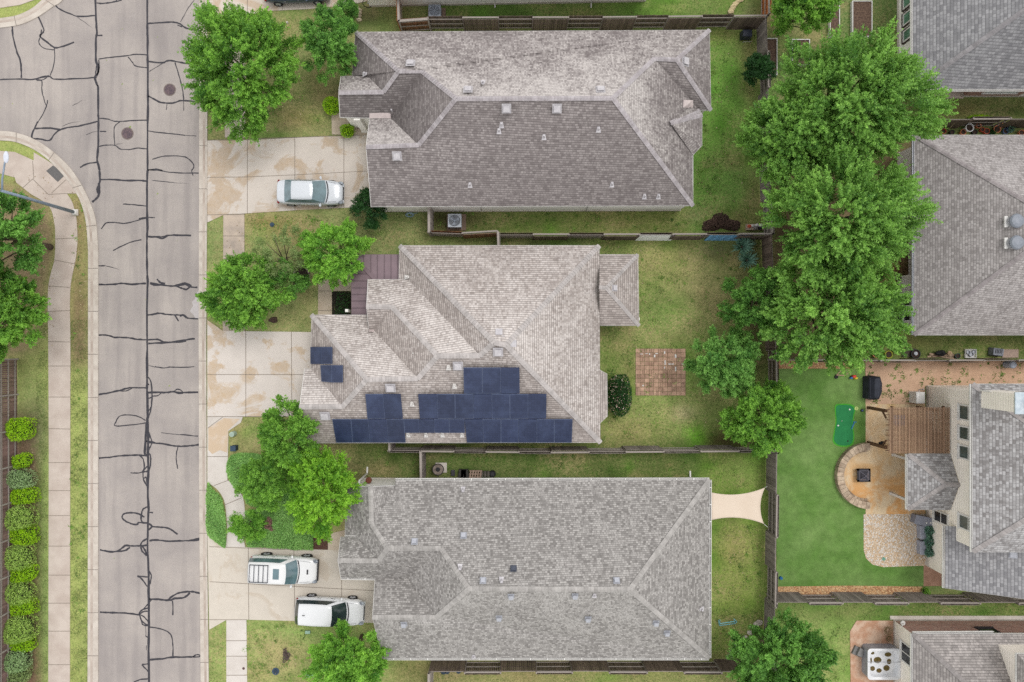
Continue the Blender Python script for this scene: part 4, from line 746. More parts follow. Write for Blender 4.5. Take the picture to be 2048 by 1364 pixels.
# north gable wall
m = MB(); a_, b_, r_ = h.W['N0'], h.W['N2'], h.W['n1']; y_ = a_.y + .02
m.add([(a_.x + .3, y_, 2.7), (b_.x, y_, 2.7), (r_.x, y_, r_.z - .2), (a_.x + .3, y_ - .15, 2.7), (b_.x, y_ - .15, 2.7), (r_.x, y_ - .15, r_.z - .2)], [(0, 2, 1), (3, 4, 5), (0, 1, 4, 3), (1, 2, 5, 4), (2, 0, 3, 5)]); m.build('gable_wall', cream, h.root)
for a in ((829, 1083), (927, 1071), (966, 1161), (1027, 1137), (1233, 1161), (1022, 1192), (1150, 1191), (998, 1235), (808, 1248), (1176, 1237), (1312, 1245), (1334, 1265)):
    h.vent(a[0], a[1], 9.0, M('vent_blue_grey', c(186, 188, 196), c(170, 172, 180), 6, .5) if a != (1027, 1137) else M('vent_black', c(84, 90, 104), c(64, 68, 80), 6, .5), h=.2)
for a in ((1003, 1160), (1189, 1191), (947, 1313), (926, 979), (920, 1134), (1403, 1218)): h.pipe(*a)
h.gutter([('A', 'B'), ('B', 'C'), ('C', 'D'), ('FS', tuple(P(811, 1157, 2.9))), ('W0', 'FV')])
for px, py in ((735, 940), (1380, 948)):
    p = P(px, py + 6); t_ = P(px + 2, py + 14, 2.8); m = MB(); m.bar((p.x, p.y, .05), (p.x, p.y, 2.6), .08, .1); m.bar((p.x, p.y, 2.6), (p.x, p.y - .35, 2.8), .08, .1); m.bar((p.x, p.y, .08), (p.x, p.y + .45, .03), .1, .08); m.build('downpipe', trim, h.root)
H3 = h
# dark windows in the north wall
m = MB(); yw = max(p[1] for p in h.wq)
for x0_, x1_ in ((1022, 1045), (1048, 1071), (1289, 1320)): m.box(P(x0_, 0)[0]*.96, P(x1_, 0)[0]*.96, yw, yw + .02, .9, 2.3)
m.build('window', glassm('window_dark', c(50, 52, 58)), h.root)
p = P(738, 962, 2); m = MB(); m.rings([(.2, 2.0), (.22, 2.1), (.2, 2.2), (.12, 2.24)], 18, p.x, yw + .24); m.box(p.x - .03, p.x + .03, yw, yw + .2, 2.02, 2.08); m.build('wall_lamp', M('rust', c(132, 78, 60), c(96, 56, 44), 9, .9, .5), h.root)
# ---------------------------------------------------------------- windows on walls facing the middle
GLG = glassm('green_glass', c(120, 168, 146)); GLD = glassm('dark_screen', c(44, 46, 50), .3); GLC = glassm('curtained_glass', c(88, 104, 100))
def window(root, wall, a0, a1, z0, z1, glass=GLD, frame=trim, axis='x', sign=-1, muntin=(0.5,), border=None):
    """wall = fixed coordinate; axis 'x': wall plane x = const facing -x; axis 'y': plane y = const facing sign*y"""
    def bx(m, u0, u1, w0, w1, d0, d1, t_=.5):
        if axis == 'x': m.box(min(wall + sign*d0, wall + sign*d1), max(wall + sign*d0, wall + sign*d1), u0, u1, w0, w1, t_)
        else: m.box(u0, u1, min(wall + sign*d0, wall + sign*d1), max(wall + sign*d0, wall + sign*d1), w0, w1, t_)
    m = MB(); f = .1
    bx(m, a0, a1, z0, z0 + f, 0, .07); bx(m, a0, a1, z1 - f, z1, 0, .07); bx(m, a0, a0 + f, z0 + f, z1 - f, 0, .065); bx(m, a1 - f, a1, z0 + f, z1 - f, 0, .065)
    for q in muntin: mz = z0 + (z1 - z0)*q; bx(m, a0 + f, a1 - f, mz - .03, mz + .03, 0, .055)
    if len(muntin) > 1 or border == 'cross': mc = (a0 + a1)/2; bx(m, mc - .03, mc + .03, z0 + f, z1 - f, 0, .05)
    o = m.build('window', frame, root); m = MB(); bx(m, a0 + f, a1 - f, z0 + f, z1 - f, 0, .03); m.build('pane', glass, o)
    m = MB(); bx(m, a0 - .06, a1 + .06, z0 - .08, z0, 0, .11); m.build('sill', border if border and border != 'cross' else frame, o)
    if border and border != 'cross':
        m = MB(); bx(m, a0 - .12, a1 + .12, z1, z1 + .1, 0, .04); bx(m, a0 - .12, a0, z0, z1, 0, .04); bx(m, a1, a1 + .12, z0, z1, 0, .04); m.build('surround', border, o)
BRK = None
def brick(name, a, b):
    t = NT(name); p = t.pos(); sx = t.n('SeparateXYZ'); t.l(p, sx.inputs[0]); cb = t.n('CombineXYZ'); t.l(t.math('ADD', sx.outputs[0], sx.outputs[1]), cb.inputs[0]); t.l(sx.outputs[2], cb.inputs[1])
    br = t.n('TexBrick'); t.l(cb.outputs[0], br.inputs['Vector']); br.inputs['Scale'].default_value = 1; br.inputs['Brick Width'].default_value = .22; br.inputs['Row Height'].default_value = .075; br.inputs['Mortar Size'].default_value = .01
    br.inputs['Color1'].default_value = a; br.inputs['Color2'].default_value = b; br.inputs['Mortar'].default_value = c(196, 180, 168); t.l(t.mix(t.math('MULTIPLY', t.ramp(t.noise(p, 3, 4), .45, .7), .5), br.outputs[0], c(206, 176, 160)), t.b.inputs['Base Color']); t.b.inputs['Roughness'].default_value = .9; return t.m
BRK = brick('red_brick', c(186, 126, 108), c(152, 100, 88))
SID = M('beige_siding', c(248, 240, 229, 1.22), c(242, 234, 222, 1.2), .8, .6)
def siding_lines(root, x, y0, y1, z0, z1, step=.28, axis='x', sign=-1):
    m = MB(); q = z0 + .1
    while q < z1 - .05:      # horizontal lap boards
        m.box(x - .014, x, y0, y1, q, q + .02, .5); q += .21
    m.build('siding_seam', M('siding_lap', c(232, 225, 214), c(226, 219, 208), 3), root)  # slightly darker strip at each lap
# top right house (only a corner in view)
SH4 = shingle('shingles_slate', c(132, 131, 134), c(168, 167, 169), c(182, 181, 183), .22, .19, 1.1, .35, .14)
h = House('corner_porch_house', 'top right grey roofed house with green windows and corner porch', P(2000, 40), 3.0, .6)
h.verts(a=(1826, 178), b=(1826, -330), e=(2560, 178), f=(2560, -330), r=(2186, -77), q=(2230, -77)); h.ridge_ends = ()
h.face('a b r', 'a b', (.1, .1)); h.face('a r q e', 'a e', (.15, .1)); h.face('b r q f', 'b f', (.1, .1)); h.face('e q f', 'e f', (.1, .1)); h.solve()
h.roof(SH4, M('cap_slate', c(164, 160, 162), c(150, 146, 148), 3, .9, .4, fine=.1), ['a r q'], 'a b f e', trim); h.gutter([('a', 'b'), ('a', 'e')], trim, False)
x0_ = 27.54; h.walls([(x0_, 34), (x0_, 19.6), (32.1, 19.6), (32.1, 17.45), (52, 17.45), (52, 34)], cream, 0)
m = MB(); m.box(32.1, 36, 17.43, 17.45, .25, 2.75); m.box(32.08, 32.1, 17.45, 19.6, .25, 2.75); m.box(x0_ + .02, 32.08, 19.57, 19.6, .25, 2.75); m.build('brick_wall', BRK, h.root)
BRW = M('brown_trim', c(74, 58, 54), c(60, 48, 44), 4)
for y0, y1 in ((20.95, 21.75), (22.1, 22.95), (23.25, 24.0)): window(h.root, x0_, y0, y1, .75, 2.55, GLG, trim, 'x', -1, (.5,), BRW)
window(h.root, 17.43, 33.0, 35.4, .9, 2.5, GLG, trim, 'y', -1, (.5,), 'cross'); column(h.root, 1804, 192, 2.85, .3)
# middle right house
SH5 = shingle('shingles_taupe', c(142, 136, 134), c(180, 174, 172), c(198, 192, 190), .2, .15, 1.1, .3, .2)
h = House('taupe_roof_house', 'right hand house with taupe shingle roof behind the big trees', P(2080, 470), 3.0, .62)
h.verts(a=(1829, 270), b=(1828, 670), e=(2500, 670), f=(2500, 270), r=(2128, 448), q=(2210, 448)); h.ridge_ends = ()
h.face('a b r', ((1828, 270), (1828, 670)), (.12, .1)); h.face('b r q e', 'b e', (.3, .25)); h.face('a r q f', 'a f', (.3, .35)); h.face('e q f', 'e f', (.1, .1)); h.solve()
h.roof(SH5, M('cap_taupe', c(170, 162, 162), c(152, 144, 144), 3, .9, .4, fine=.1), ['b r q', 'a r'], 'a b e f', trim, capw=.28); h.gutter([('a', 'b')], grey, False)
xw = 27.55; h.walls([(xw, .75), (xw, 4.6), (xw + .8, 4.6), (xw + .8, 8.4), (xw, 8.4), (xw, 13.4), (50, 13.4), (50, .75)], M('grey_siding', c(226, 221, 214), c(212, 207, 200), 1, .7), 0)
siding_lines(h.root, xw, .75, 4.6, .2, 2.8, .45); siding_lines(h.root, xw, 8.4, 13.3, .2, 2.8, .45)
for y0, y1 in ((1.35, 2.15), (2.4, 3.2), (9.2, 10.1)): window(h.root, xw, y0, y1, .8, 2.4, GLD, trim)
def fan(px, py):
    p, n = h.on(px, py); m = MB(); m.rings([(.36, p.z - .1), (.36, p.z + .12)], 20, p.x - .1, p.y, .42); o = m.build('attic_fan', M('fan_collar', c(206, 206, 210), None, 4, .5), h.roof_o)
    m = MB(); m.rings([(.44, p.z + .2), (.45, p.z + .26), (.38, p.z + .36), (.2, p.z + .42), (.02, p.z + .43)], 28, p.x, p.y, .5); m.build('fan_dome', M('dome_grey', c(150, 155, 164), c(136, 142, 152), 4, .4), o)
    m = MB(); m.box(p.x - .56, p.x - .35, p.y - .35, p.y + .35, p.z - .12, p.z - .04); m.build('fan_flashing', trim, o)
fan(2028, 443); fan(2028, 486)
# two storey house with chimney
SH6 = shingle('shingles_mixed', c(132, 128, 127), c(182, 180, 180), c(200, 198, 197), .2, .17, 1.2, .3, .15)
h = House('two_storey_house', 'beige sided two storey house with chimney and grey mottled roof', P(2040, 950), 5.7, .6)
h.verts(a=(1945, 768), b=(1946, 1104), e=(2500, 1104), f=(2500, 768), r=(2203, 947), q=(2300, 947)); h.ridge_ends = ()
h.face('a b r', ((1945, 768), (1945, 1104)), (.15, .1)); h.face('b r q e', 'b e', (.35, .35)); h.face('a r q f', 'a f', (.1, .2)); h.face('e q f', 'e f', (.1, .1)); h.solve()
CAPD = M('cap_mixed', c(176, 170, 168), c(160, 154, 152), 3, .9, .4, fine=.1)
h.roof(SH6, CAPD, ['b r q', 'a r'], 'a b e f', trim, capw=.34); h.gutter([('a', 'b')], trim, False)
xs_ = 29.6; h.walls([(xs_, -3.2), (xs_, -13.3), (48, -13.3), (48, -3.2)], SID, 0); siding_lines(h.root, xs_, -13.2, -3.3, .2, 5.5, .3)
m = MB(); m.box(29.6, 48, -16.05, -13.3, 0, 2.95); m.build('wall', SID, h.root)
m = MB(); m.box(29.58, 29.6, -16.05, -3.2, .0, .3, .5); m.build('foundation', concrete, h.root)
for y0, y1 in ((-5.2, -4.15), (-6.5, -5.55), (-7.75, -6.8), (-12.35, -11.35)): window(h.root, xs_, y0, y1, 3.6, 5.15, GLC, trim, 'x', -1, (.62,))
window(h.root, xs_, -12.6, -11.75, .9, 2.5, GLD, trim)
window(h.root, xs_, -8.2, -6.2, .1, 2.2, GLD, trim, muntin=())
# chimney
ch = MB(); ch.box(29.45, 30.75, -4.18, -3.08, 5.6, 8.9); cho = ch.build('chimney', SID, h.roof_o); siding_lines(cho, 29.45, -4.15, -3.1, 5.9, 8.85, .16)
m = MB(); m.box(29.36, 30.84, -4.27, -2.99, 8.9, 8.98); m.build('chimney_cap', M('galvanised', c(206, 216, 222), c(176, 190, 200), 3, .35, metal=.3), cho)
m = MB(); m.rings([(.3, 8.98), (.3, 9.25), (.36, 9.27), (.36, 9.33), (.1, 9.42)], 20, 30.4, -3.7, .35); m.build('flue', dark, cho)
m = MB(); m.bar((29.4, -3.1, 5.75), (29.4, -3.1, 6.9), .06, .06); m.build('corner_board', trim, cho)
# low roof on the south side
lr = House.__new__(House); lr.__dict__.update(root=h.root, ze=3.0, pitch=.51, V={}, F=[], planes=[]); lr.ridge_ends = ()
lr.verts(a=(1890, 1052), b=(1890, 1176), c=(2115, 1207), d=(2090, 1060)); lr.face('a b c d', 'a b', (.05, .0)); lr.solve(); lr.roof(SH4, None, None, 'b c', trim, soffit=False, name='lower_roof'); lr.gutter([('a', 'b')], trim, False); lr.vent(2026, 1109, 10, M('vent_blue_grey', None))
# hipped porch roof
lp = House.__new__(House); lp.__dict__.update(root=h.root, ze=2.75, pitch=.5, V={}, F=[], planes=[]); lp.ridge_ends = ()
lp.verts(a=(1816, 908), b=(1816, 1019), c=(1901, 1020), d=(1901, 908), r=(1892, 969), t=(1919, 970)); lp.face('a b r', 'a b', (.1, .1)); lp.face('b r t c', 'b c', (.05, .1)); lp.face('a r t d', 'a d', (.05, .1)); lp.solve(); lp.roof(SH6, CAPD, ['a r b', 'r t'], 'a b c d', trim, soffit=False, name='porch_roof', capw=.3); lp.gutter([('a', 'b')], trim, False)
column(h.root, 1780, 986, 2.7, .16, trim); column(h.root, 1785, 909, 2.7, .16, trim)
# bottom right house
h = House('brick_side_house', 'brick and beige house at the bottom right beside the hot tub', P(1940, 1330), 3.0, .62)
SH7 = shingle('shingles_striped', c(130, 124, 122), c(178, 172, 168), c(204, 196, 192), .26, .17, .6, .5, .25)
h.verts(a=(1826, 1268), b=(1826, 1626), e=(2160, 1268), f=(2160, 1626), r=(2091, 1514), q=(2160, 1514)); h.ridge_ends = ()
h.face('a b r', 'a b', (.05, .1)); h.face('a r q e', 'a e', (.3, .2)); h.face('b r q f', 'b f', (.1, .1)); h.solve(); h.roof(SH7, M('cap_striped', c(160, 154, 152), c(146, 140, 138), 3, .9, .4), ['a r'], 'a b f e', trim); h.roof_o.children
m = MB(); h.gutter([('a', tuple(P(1988, 1267, 3.0))), ('a', 'b')], trim, False)
h.walls([(27.25, -19.93), (48, -19.93), (48, -34), (27.25, -34)], SID, 0)
m = MB(); m.box(27.25, 47, -19.93, -19.9, .2, 2.72); m.build('brick_wall', BRK, h.root)
m = MB(); m.box(27.0, 47, -19.88, -19.62, -.01, .04); m.build('footing', concrete, h.root)
window(h.root, 27.25, -22.3, -20.9, 1.0, 2.4, GLD, trim, 'x', -1, (), 'cross'); window(h.root, -19.9, 32.1, 33.3, 1.5, 2.65, GLD, M('black_frame', c(50, 44, 46), None, 3), 'y', 1, ())
m = MB(); m.box(32.35, 48, -34, -20.2, 2.9, 5.55); m.build('upper_wall', SID, h.root); siding_lines(h.root, 32.35, -33.8, -20.3, 3.05, 5.5, .6)
ur = House.__new__(House); ur.__dict__.update(root=h.root, ze=5.7, pitch=.55, V={}, F=[], planes=[]); ur.ridge_ends = ()
ur.verts(a=(2034, 1308), b=(2034, 1700), c=(2500, 1700), d=(2500, 1308), r=(2230, 1504)); ur.face('a b r', 'a b'); ur.face('a r d', 'a d'); ur.face('b r c', 'b c'); ur.face('r c d', 'c d'); ur.solve(); ur.roof(SH7, None, None, 'a b c d', trim, name='upper_roof')
# top neighbour (wall strip only)
h = House('white_wall_house', 'house whose white side wall runs along the top edge', P(1000, -180), 2.9, .6)
h.verts(a=(712, -16), b=(1319, -16), c=(1319, -532), d=(712, -532), r=(964, -394), q=(1064, -394)); h.ridge_ends = ()
h.face('a b q r', 'a b', (.2, .3)); h.face('a r d', 'a d', (.2, .3)); h.face('b c q', 'b c', (.2, .3)); h.face('d r q c', 'd c', (.2, .3)); h.solve(); h.roof(SH2, CAPB, ['a r q b'], 'a b c d', trim)
h.walls([P(740, 13)[:2], P(1290, 3)[:2], P(1290, -450)[:2], P(740, -450)[:2]], cream, 0)
for px in (990, 1182): p = P(px, 9); m = MB(); m.bar((p.x, p.y + .05, .1), (p.x, p.y + .05, 2.6), .08, .08); m.bar((p.x, p.y + .05, .1), (p.x, p.y - .25, .04), .08, .06); m.build('downpipe', trim, h.root)
# ================================================================ FENCES
def wood(name, a, b):
    t = NT(name); p = t.pos(); st = t.n('Mapping'); t.l(p, st.inputs[0]); st.inputs['Scale'].default_value = (6, 6, .7)
    n_ = t.noise(st.outputs[0], 2.2, 5, .7); col = t.mix(t.ramp(n_, .3, .7), a, b); v2 = t.n('VectorMath', operation='SCALE'); m_ = t.mix(1.0, col, t.tint(), 'MULTIPLY'); t.l(m_, v2.inputs[0]); v2.inputs['Scale'].default_value = 2
    t.l(v2.outputs[0], t.b.inputs['Base Color']); t.b.inputs['Roughness'].default_value = .9; t.b.inputs['Specular IOR Level'].default_value = .15; t.bump(n_, .4, .01); MATS[name] = t.m; return t.m
WG = wood('weathered_wood', c(158, 148, 142), c(116, 108, 104)); WD = wood('dark_wood', c(128, 112, 102), c(94, 82, 74)); WO = wood('cedar_wood', c(206, 130, 80), c(176, 104, 62)); WB = wood('brown_wood', c(156, 108, 82), c(120, 84, 66)); WL = wood('left_fence_wood', c(146, 118, 112), c(108, 88, 84))
WT = wood('rail_wood', c(176, 166, 158), c(142, 134, 128))
def fence(label, pts, mat=WG, hgt=1.83, alt=True, name='wood_fence', panel=2.44, special=None, group=None, railmat=None, off=.12, pick=.14, cap=False, side=1):
    w0 = [Vector(P(*q)[:2]) for q in pts]; t = thing(name, label, 'fence', (w0[0].x, w0[0].y, 0), group); r_ = random.Random(len(label)); k = 0; railmat = railmat or WT
    for a, b in zip(w0, w0[1:]):
        L = (b - a).length; d = (b - a) / L; nrm = Vector((-d.y, d.x)) * side; n = max(1, round(L / panel)); pl = L / n; ang = math.atan2(d.y, d.x)
        for i in range(n):
            s_ = (1 if k % 2 else -1) * off if alt else off; m = MB(); j = 0.0; mm = mat
            if special and k in special: mm = special[k]
            while j < pl - .03:
                w_ = min(pick, pl - j); q = a + d*(i*pl + j + w_/2) + nrm*s_; hh = hgt + r_.uniform(-.02, .02)
                m.obox((q.x, q.y, hh/2 + .02), (w_ - .012, .018, hh - .02), ang, r_.uniform(.36, .64)); j += pick
            m.build('picket_panel', mm, t)
            m = MB()
            for z_ in (.3, .95, hgt - .22):
                p1, p2 = a + d*(i*pl), a + d*((i+1)*pl); m.bar((p1.x, p1.y, z_), (p2.x, p2.y, z_), .04, .09)
            if cap:
                p1, p2 = a + d*(i*pl), a + d*((i+1)*pl); m.bar((p1.x, p1.y, hgt + .03), (p2.x, p2.y, hgt + .03), .16, .04, .55)
            elif alt and s_ * 1 > 0 or not alt:
                q1, q2 = a + d*(i*pl) - nrm*.03, a + d*((i+1)*pl) - nrm*.03; m.bar((q1.x, q1.y, hgt + .0), (q2.x, q2.y, hgt + .0), .1, .03, .5)
            m.build('rail', railmat, t); k += 1
            q = a + d*(i*pl); m = MB(); m.obox((q.x, q.y, hgt/2 + .03), (.1, .1, hgt + .06), ang, .5); m.build('post', railmat, t)
    q = w0[-1]; m = MB(); m.box(q.x - .05, q.x + .05, q.y - .05, q.y + .05, 0, hgt + .06); m.build('post', railmat, t); return t
WHT = M('white_board', c(250, 250, 252, 1.2), c(240, 240, 244, 1.15), 3, .6); BLU = M('blue_panel', c(104, 156, 200, 1.2), c(116, 168, 210, 1.2), 3, .6)
fence('long dark weathered fence along the top edge above the first house roof', [(862, 60), (1200, 59), (1516, 56)], WD, side=-1)
fence('short reddish brown fence joining the top cedar gate to the long fence', [(806, 66), (862, 62)], WB, alt=False, cap=True)
fence('orange cedar fence stub running off the top edge by the white walled house', [(806, 66), (802, -60)], WO, alt=False, cap=True)
fence('bright orange cedar fence stub at the top edge right of the first back yard', [(1520, 50), (1520, -60)], WO, alt=False, side=-1)
fence('grey back fence behind the first house yard, partly under tall trees', [(1516, 56), (1522, 330), (1526, 476)], WG, side=1)
fence('dark fence behind the solar house yard in the shade of the trees', [(1526, 476), (1534, 700), (1536, 898)], WD, side=1)
fence('grey fence between the beige shade sail and the artificial turf', [(1536, 898), (1534, 1060), (1530, 1330), (1526, 1500)], WG, side=1)
fence('dark brown fence with white and blue boards between the first and second houses', [(997, 477), (1270, 477), (1526, 476)], WD, special={}, side=-1)
fence('low reddish brown fence below the air conditioner of the first house', [(862, 472), (928, 474), (996, 470)], WB, hgt=1.7, alt=True, side=-1)
fence('pale capped fence stub left of the first house air conditioner', [(864, 417), (864, 472)], WT, alt=False, cap=True)
fence('pale capped fence stub running down to the second house roof', [(997, 472), (998, 500)], WT, alt=False, cap=True)
fence('weathered fence between the solar house and the lowest house', [(786, 893), (1100, 896), (1532, 893)], WG, side=1, railmat=WT)
fence('short capped fence stub under the solar house eave', [(788, 860), (788, 893)], WG, alt=False, cap=True)
fence('grey capped fence stub reaching the lowest house north wall', [(848, 893), (849, 950)], WG, alt=False, cap=True)
fence('long dark fence along the bottom edge below the lowest house', [(864, 1321), (1140, 1320), (1500, 1321)], WD, side=-1)
fence('pale capped fence stub at the bottom edge below the lowest house', [(864, 1321), (862, 1460)], WT, alt=False, cap=True)
fence('zigzag grey fence along the lower edge of the artificial turf', [(1534, 1187), (1850, 1187), (2150, 1188)], WG, side=-1)
fence('thin dark fence between the potted plant row and bare soil yard', [(1536, 719), (1800, 720), (2200, 719)], WD, side=-1)
fence('brown fence behind the pot collection north of the taupe house', [(1840, 254), (2200, 252)], WD, side=1)
fence('tall stained wood fence along the far left behind the hedge', [(36, 718), (37, 1000), (35, 1500)], WL, alt=False, side=-1, off=.05)
# leaning boards
for nm, lab, cat, a, b, mt in (('white_board', 'pair of white boards leaning on the fence above the solar house yard', 'board', 1270, 1342, WHT), ('corrugated_sheet', 'blue corrugated panel leaning on the fence near the spiky plants', 'panel', 1408, 1492, BLU)):
    m = MB(); p1, p2 = P(a, 480), P(b, 480); n = 2 if nm[0] == 'w' else 12; L = (p2.x - p1.x) / n
    for i in range(n): m.obox((p1.x + L*(i+.5), p1.y + .05, .8), (L - .02, .03, 1.62), 0, .5 if n == 2 else (.44 if i % 2 else .56), tilt=-.1)
    props(m.build(nm, mt), lab, cat)
# ================================================================ FOLIAGE
def leaf_mesh(name, pts, tint, size, mat, parent, up=.5, aspect=.5):
    """pts Nx3 world positions, one four-cornered leaf each"""
    N = len(pts); L = np.array(wloc(parent)) if parent else np.zeros(3); P0 = pts - L
    nrm = rng.normal(0, 1, (N, 3)); nrm[:, 2] = np.abs(nrm[:, 2]) * .6 + up; nrm /= np.linalg.norm(nrm, axis=1)[:, None]
    a = rng.normal(0, 1, (N, 3)); u = np.cross(nrm, a); u /= np.linalg.norm(u, axis=1)[:, None]; v = np.cross(nrm, u)
    s_ = size * rng.uniform(.6, 1.3, (N, 1)); vs = np.stack([P0 - u*s_, P0 + v*s_*aspect, P0 + u*s_, P0 - v*s_*aspect], 1).reshape(-1, 3)
    me = bpy.data.meshes.new(name); me.vertices.add(4*N); me.loops.add(4*N); me.polygons.add(N)
    me.vertices.foreach_set('co', vs.astype(np.float32).ravel()); me.loops.foreach_set('vertex_index', np.arange(4*N, dtype=np.int32)); me.polygons.foreach_set('loop_start', np.arange(0, 4*N, 4, dtype=np.int32))
    me.update(); ca = me.color_attributes.new('tint', 'FLOAT_COLOR', 'POINT'); cc = np.ones((4*N, 4), np.float32); cc[:, :3] = np.repeat(np.clip(tint, 0, 1), 4)[:, None]; ca.data.foreach_set('color', cc.ravel())
    me.materials.append(mat); o = bpy.data.objects.new(name, me); COL.objects.link(o)
    if parent: o.parent = parent
    return o
LM = {}
def lm(k):
    if k not in LM:
        a, b = {'fresh': ((48, 94, 32), (138, 186, 72)), 'bright': ((58, 108, 34), (146, 196, 74)), 'yellow': ((66, 116, 30), (152, 200, 62)), 'mid': ((44, 88, 34), (122, 172, 76)), 'dark': ((28, 62, 28), (72, 120, 48)), 'blue': ((58, 106, 44), (138, 184, 92)),
                'elm': ((52, 96, 36), (142, 186, 86)), 'olive': ((92, 112, 66), (150, 170, 108)), 'lime': ((96, 146, 14), (168, 206, 30)), 'hedge': ((96, 130, 54), (176, 202, 104)), 'greyg': ((98, 128, 84), (164, 188, 134)), 'teal': ((64, 100, 88), (120, 156, 136)), 'cover': ((84, 128, 66), (154, 196, 112)), 'deep': ((22, 52, 24), (50, 92, 40)), 'flower': ((190, 150, 140), (230, 205, 190))}[k]
        LM[k] = leafmat('leaf_' + k, c(*a, 1.5), c(*b, 1.55), .3)
    return LM[k]
def tree(label, px, py, rpx, Ht, kind='fresh', dens=1.0, leaf=.085, seed=1, sy=1.0, name='tree', cat='tree', sprayL=.9, lump=.16, group=None, zc=.6, spread=1.0, flat=.55, gaps=0.0):
    r_ = np.random.default_rng(seed); zcen = Ht * zc; cc = np.array(P(px, py, zcen)); Rw = rpx / S * (1 - zcen / H); Rz = Ht * (1 - zc) * 1.0; base = (cc[0], cc[1], 0)
    t = thing(name, label, cat, base, group)
    ph = r_.uniform(0, 6.28, 6)
    rc = .5 + .035*Rw; K = int(5.2 * dens * Rw * (Rw*.55 + Rz*.45) / rc**2 * (.75 if Rw < 1.3 else 1)) + 10
    th = r_.uniform(0, 2*np.pi, K); cz = np.where(r_.random(K) < .25, r_.uniform(.55, 1, K), r_.uniform(-.3, 1, K)); sz = np.sqrt(1 - np.clip(cz, -1, 1)**2)
    lum = 1 + lump*(np.sin(3*th + ph[0]) + .7*np.sin(5*th + ph[1]) + .6*np.sin(8*th + ph[2]) + .5*np.sin(8*cz + ph[3]))/1.6 + r_.normal(0, .06, K)
    rad = np.where(r_.random(K) < .3, r_.uniform(.4, .82, K), r_.uniform(.82, 1.0, K)) * lum
    d = np.stack([sz*np.cos(th), sz*np.sin(th), cz], 1); A = cc + d*rad[:, None]*np.array([Rw - .45*rc, (Rw - .45*rc)*sy, Rz - .3*rc])*.94
    ctone = r_.normal(0, .12, K) + .1*np.sin(A[:, 0]*1.1 + ph[0])*np.cos(A[:, 1]*1.3 + ph[2])
    if gaps: k_ = r_.random(K) > gaps; A, d, ctone = A[k_], d[k_], ctone[k_]
    ns = 9; K = len(A); sd_ = d[:, None, :]*1.0 + r_.normal(0, .62, (K, ns, 3)); sd_ /= np.linalg.norm(sd_, axis=2)[..., None]
    A2 = (A[:, None, :] + sd_*rc*r_.uniform(.3, .8, (K, ns, 1))*np.array([1, 1, .7])).reshape(-1, 3); d2 = np.repeat(d, ns, 0); ct = np.repeat(ctone, ns); nsp = len(A2)
    dr = d2*np.array([1.15, 1.15, .4]) + np.array([0, 0, flat]) + r_.normal(0, .24, (nsp, 3)) + .35*sd_.reshape(-1, 3); dr /= np.linalg.norm(dr, axis=1)[:, None]
    m = int(62); Ls = sprayL * r_.uniform(.5, 1.15, nsp)
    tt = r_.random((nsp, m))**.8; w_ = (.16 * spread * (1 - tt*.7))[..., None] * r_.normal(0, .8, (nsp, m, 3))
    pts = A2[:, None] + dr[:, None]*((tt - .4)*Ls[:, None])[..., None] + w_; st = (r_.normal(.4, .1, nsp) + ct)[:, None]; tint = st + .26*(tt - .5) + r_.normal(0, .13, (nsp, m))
    pts = pts.reshape(-1, 3); tint = tint.ravel(); ok = pts[:, 2] > .25; pts, tint = pts[ok], tint[ok]
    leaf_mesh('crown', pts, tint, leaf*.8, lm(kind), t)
    m_ = MB(); r0 = max(.06, Ht*.024); m_.tube([(cc[0], cc[1], 0), (cc[0]+.04, cc[1], Ht*.25), (cc[0], cc[1]+.05, Ht*.5), (cc[0], cc[1], Ht*.8)], [r0*1.3, r0, r0*.75, r0*.3], 8)
    m_.build('trunk', bark, t, smooth=True)
    mb = MB()
    for i in range(11):
        a_ = i*2.4 + seed; e = (cc[0] + Rw*.72*math.cos(a_), cc[1] + Rw*.72*sy*math.sin(a_), zcen + Rz*(.1 + .5*((i*37) % 10)/10)); z0 = Ht*(.2 + .03*i)
        mid = (cc[0]*.5+e[0]*.5, cc[1]*.5+e[1]*.5, (z0+e[2])/2 + .15); mb.tube([(cc[0], cc[1], z0), mid, e], [r0*.5, r0*.32, r0*.1], 5)
    mb.build('limb', bark, t, smooth=True)
    return t
tree('large round street tree overhanging the kerb at the top left', 488, 138, 106, 7.2, 'fresh', 1.4, .08, 11, 1.16, sprayL=1.2, lump=.12)
tree('round dark green tree at the corner of the first house roof', 662, 90, 56, 5.4, 'mid', 1.15, .07, 12, 1.25, sprayL=.6, lump=.07, flat=.3)
tree('bright green tree between the two driveways beside the purple metal porch roof', 671, 507, 60, 5.0, 'bright', 1.0, .075, 13, 1.12, sprayL=.7)
tree('sparse olive leaved sapling left of the stone ringed tree bed', 562, 520, 54, 3.8, 'olive', .42, .055, 14, 1.2, sprayL=.8, gaps=.25)
tree('fine leaved small tree over the black ringed bed', 583, 555, 34, 3.2, 'mid', .6, .055, 15, 1.2, sprayL=.7, gaps=.15)
tree('green street tree covering the sidewalk above the middle driveway', 494, 587, 76, 5.4, 'fresh', 1.3, .08, 16, .95, sprayL=.9)
tree('tallest dark tree at the left edge under the street lamp', 6, 475, 80, 7.6, 'mid', 1.3, .085, 17, 1.05, sprayL=1.1)
tree('lower left edge tree with light green tips above the fence end', 8, 628, 80, 6.8, 'fresh', 1.3, .085, 18, 1.08, sprayL=1.0)
tree('bright tree growing against the lower left corner of the solar house', 586, 862, 56, 5.2, 'fresh', 1.3, .075, 19, 1.6, sprayL=.75)
tree('yellow green tree touching the front of the lowest house', 648, 985, 68, 5.6, 'yellow', 1.3, .08, 20, 1.3, sprayL=.95)
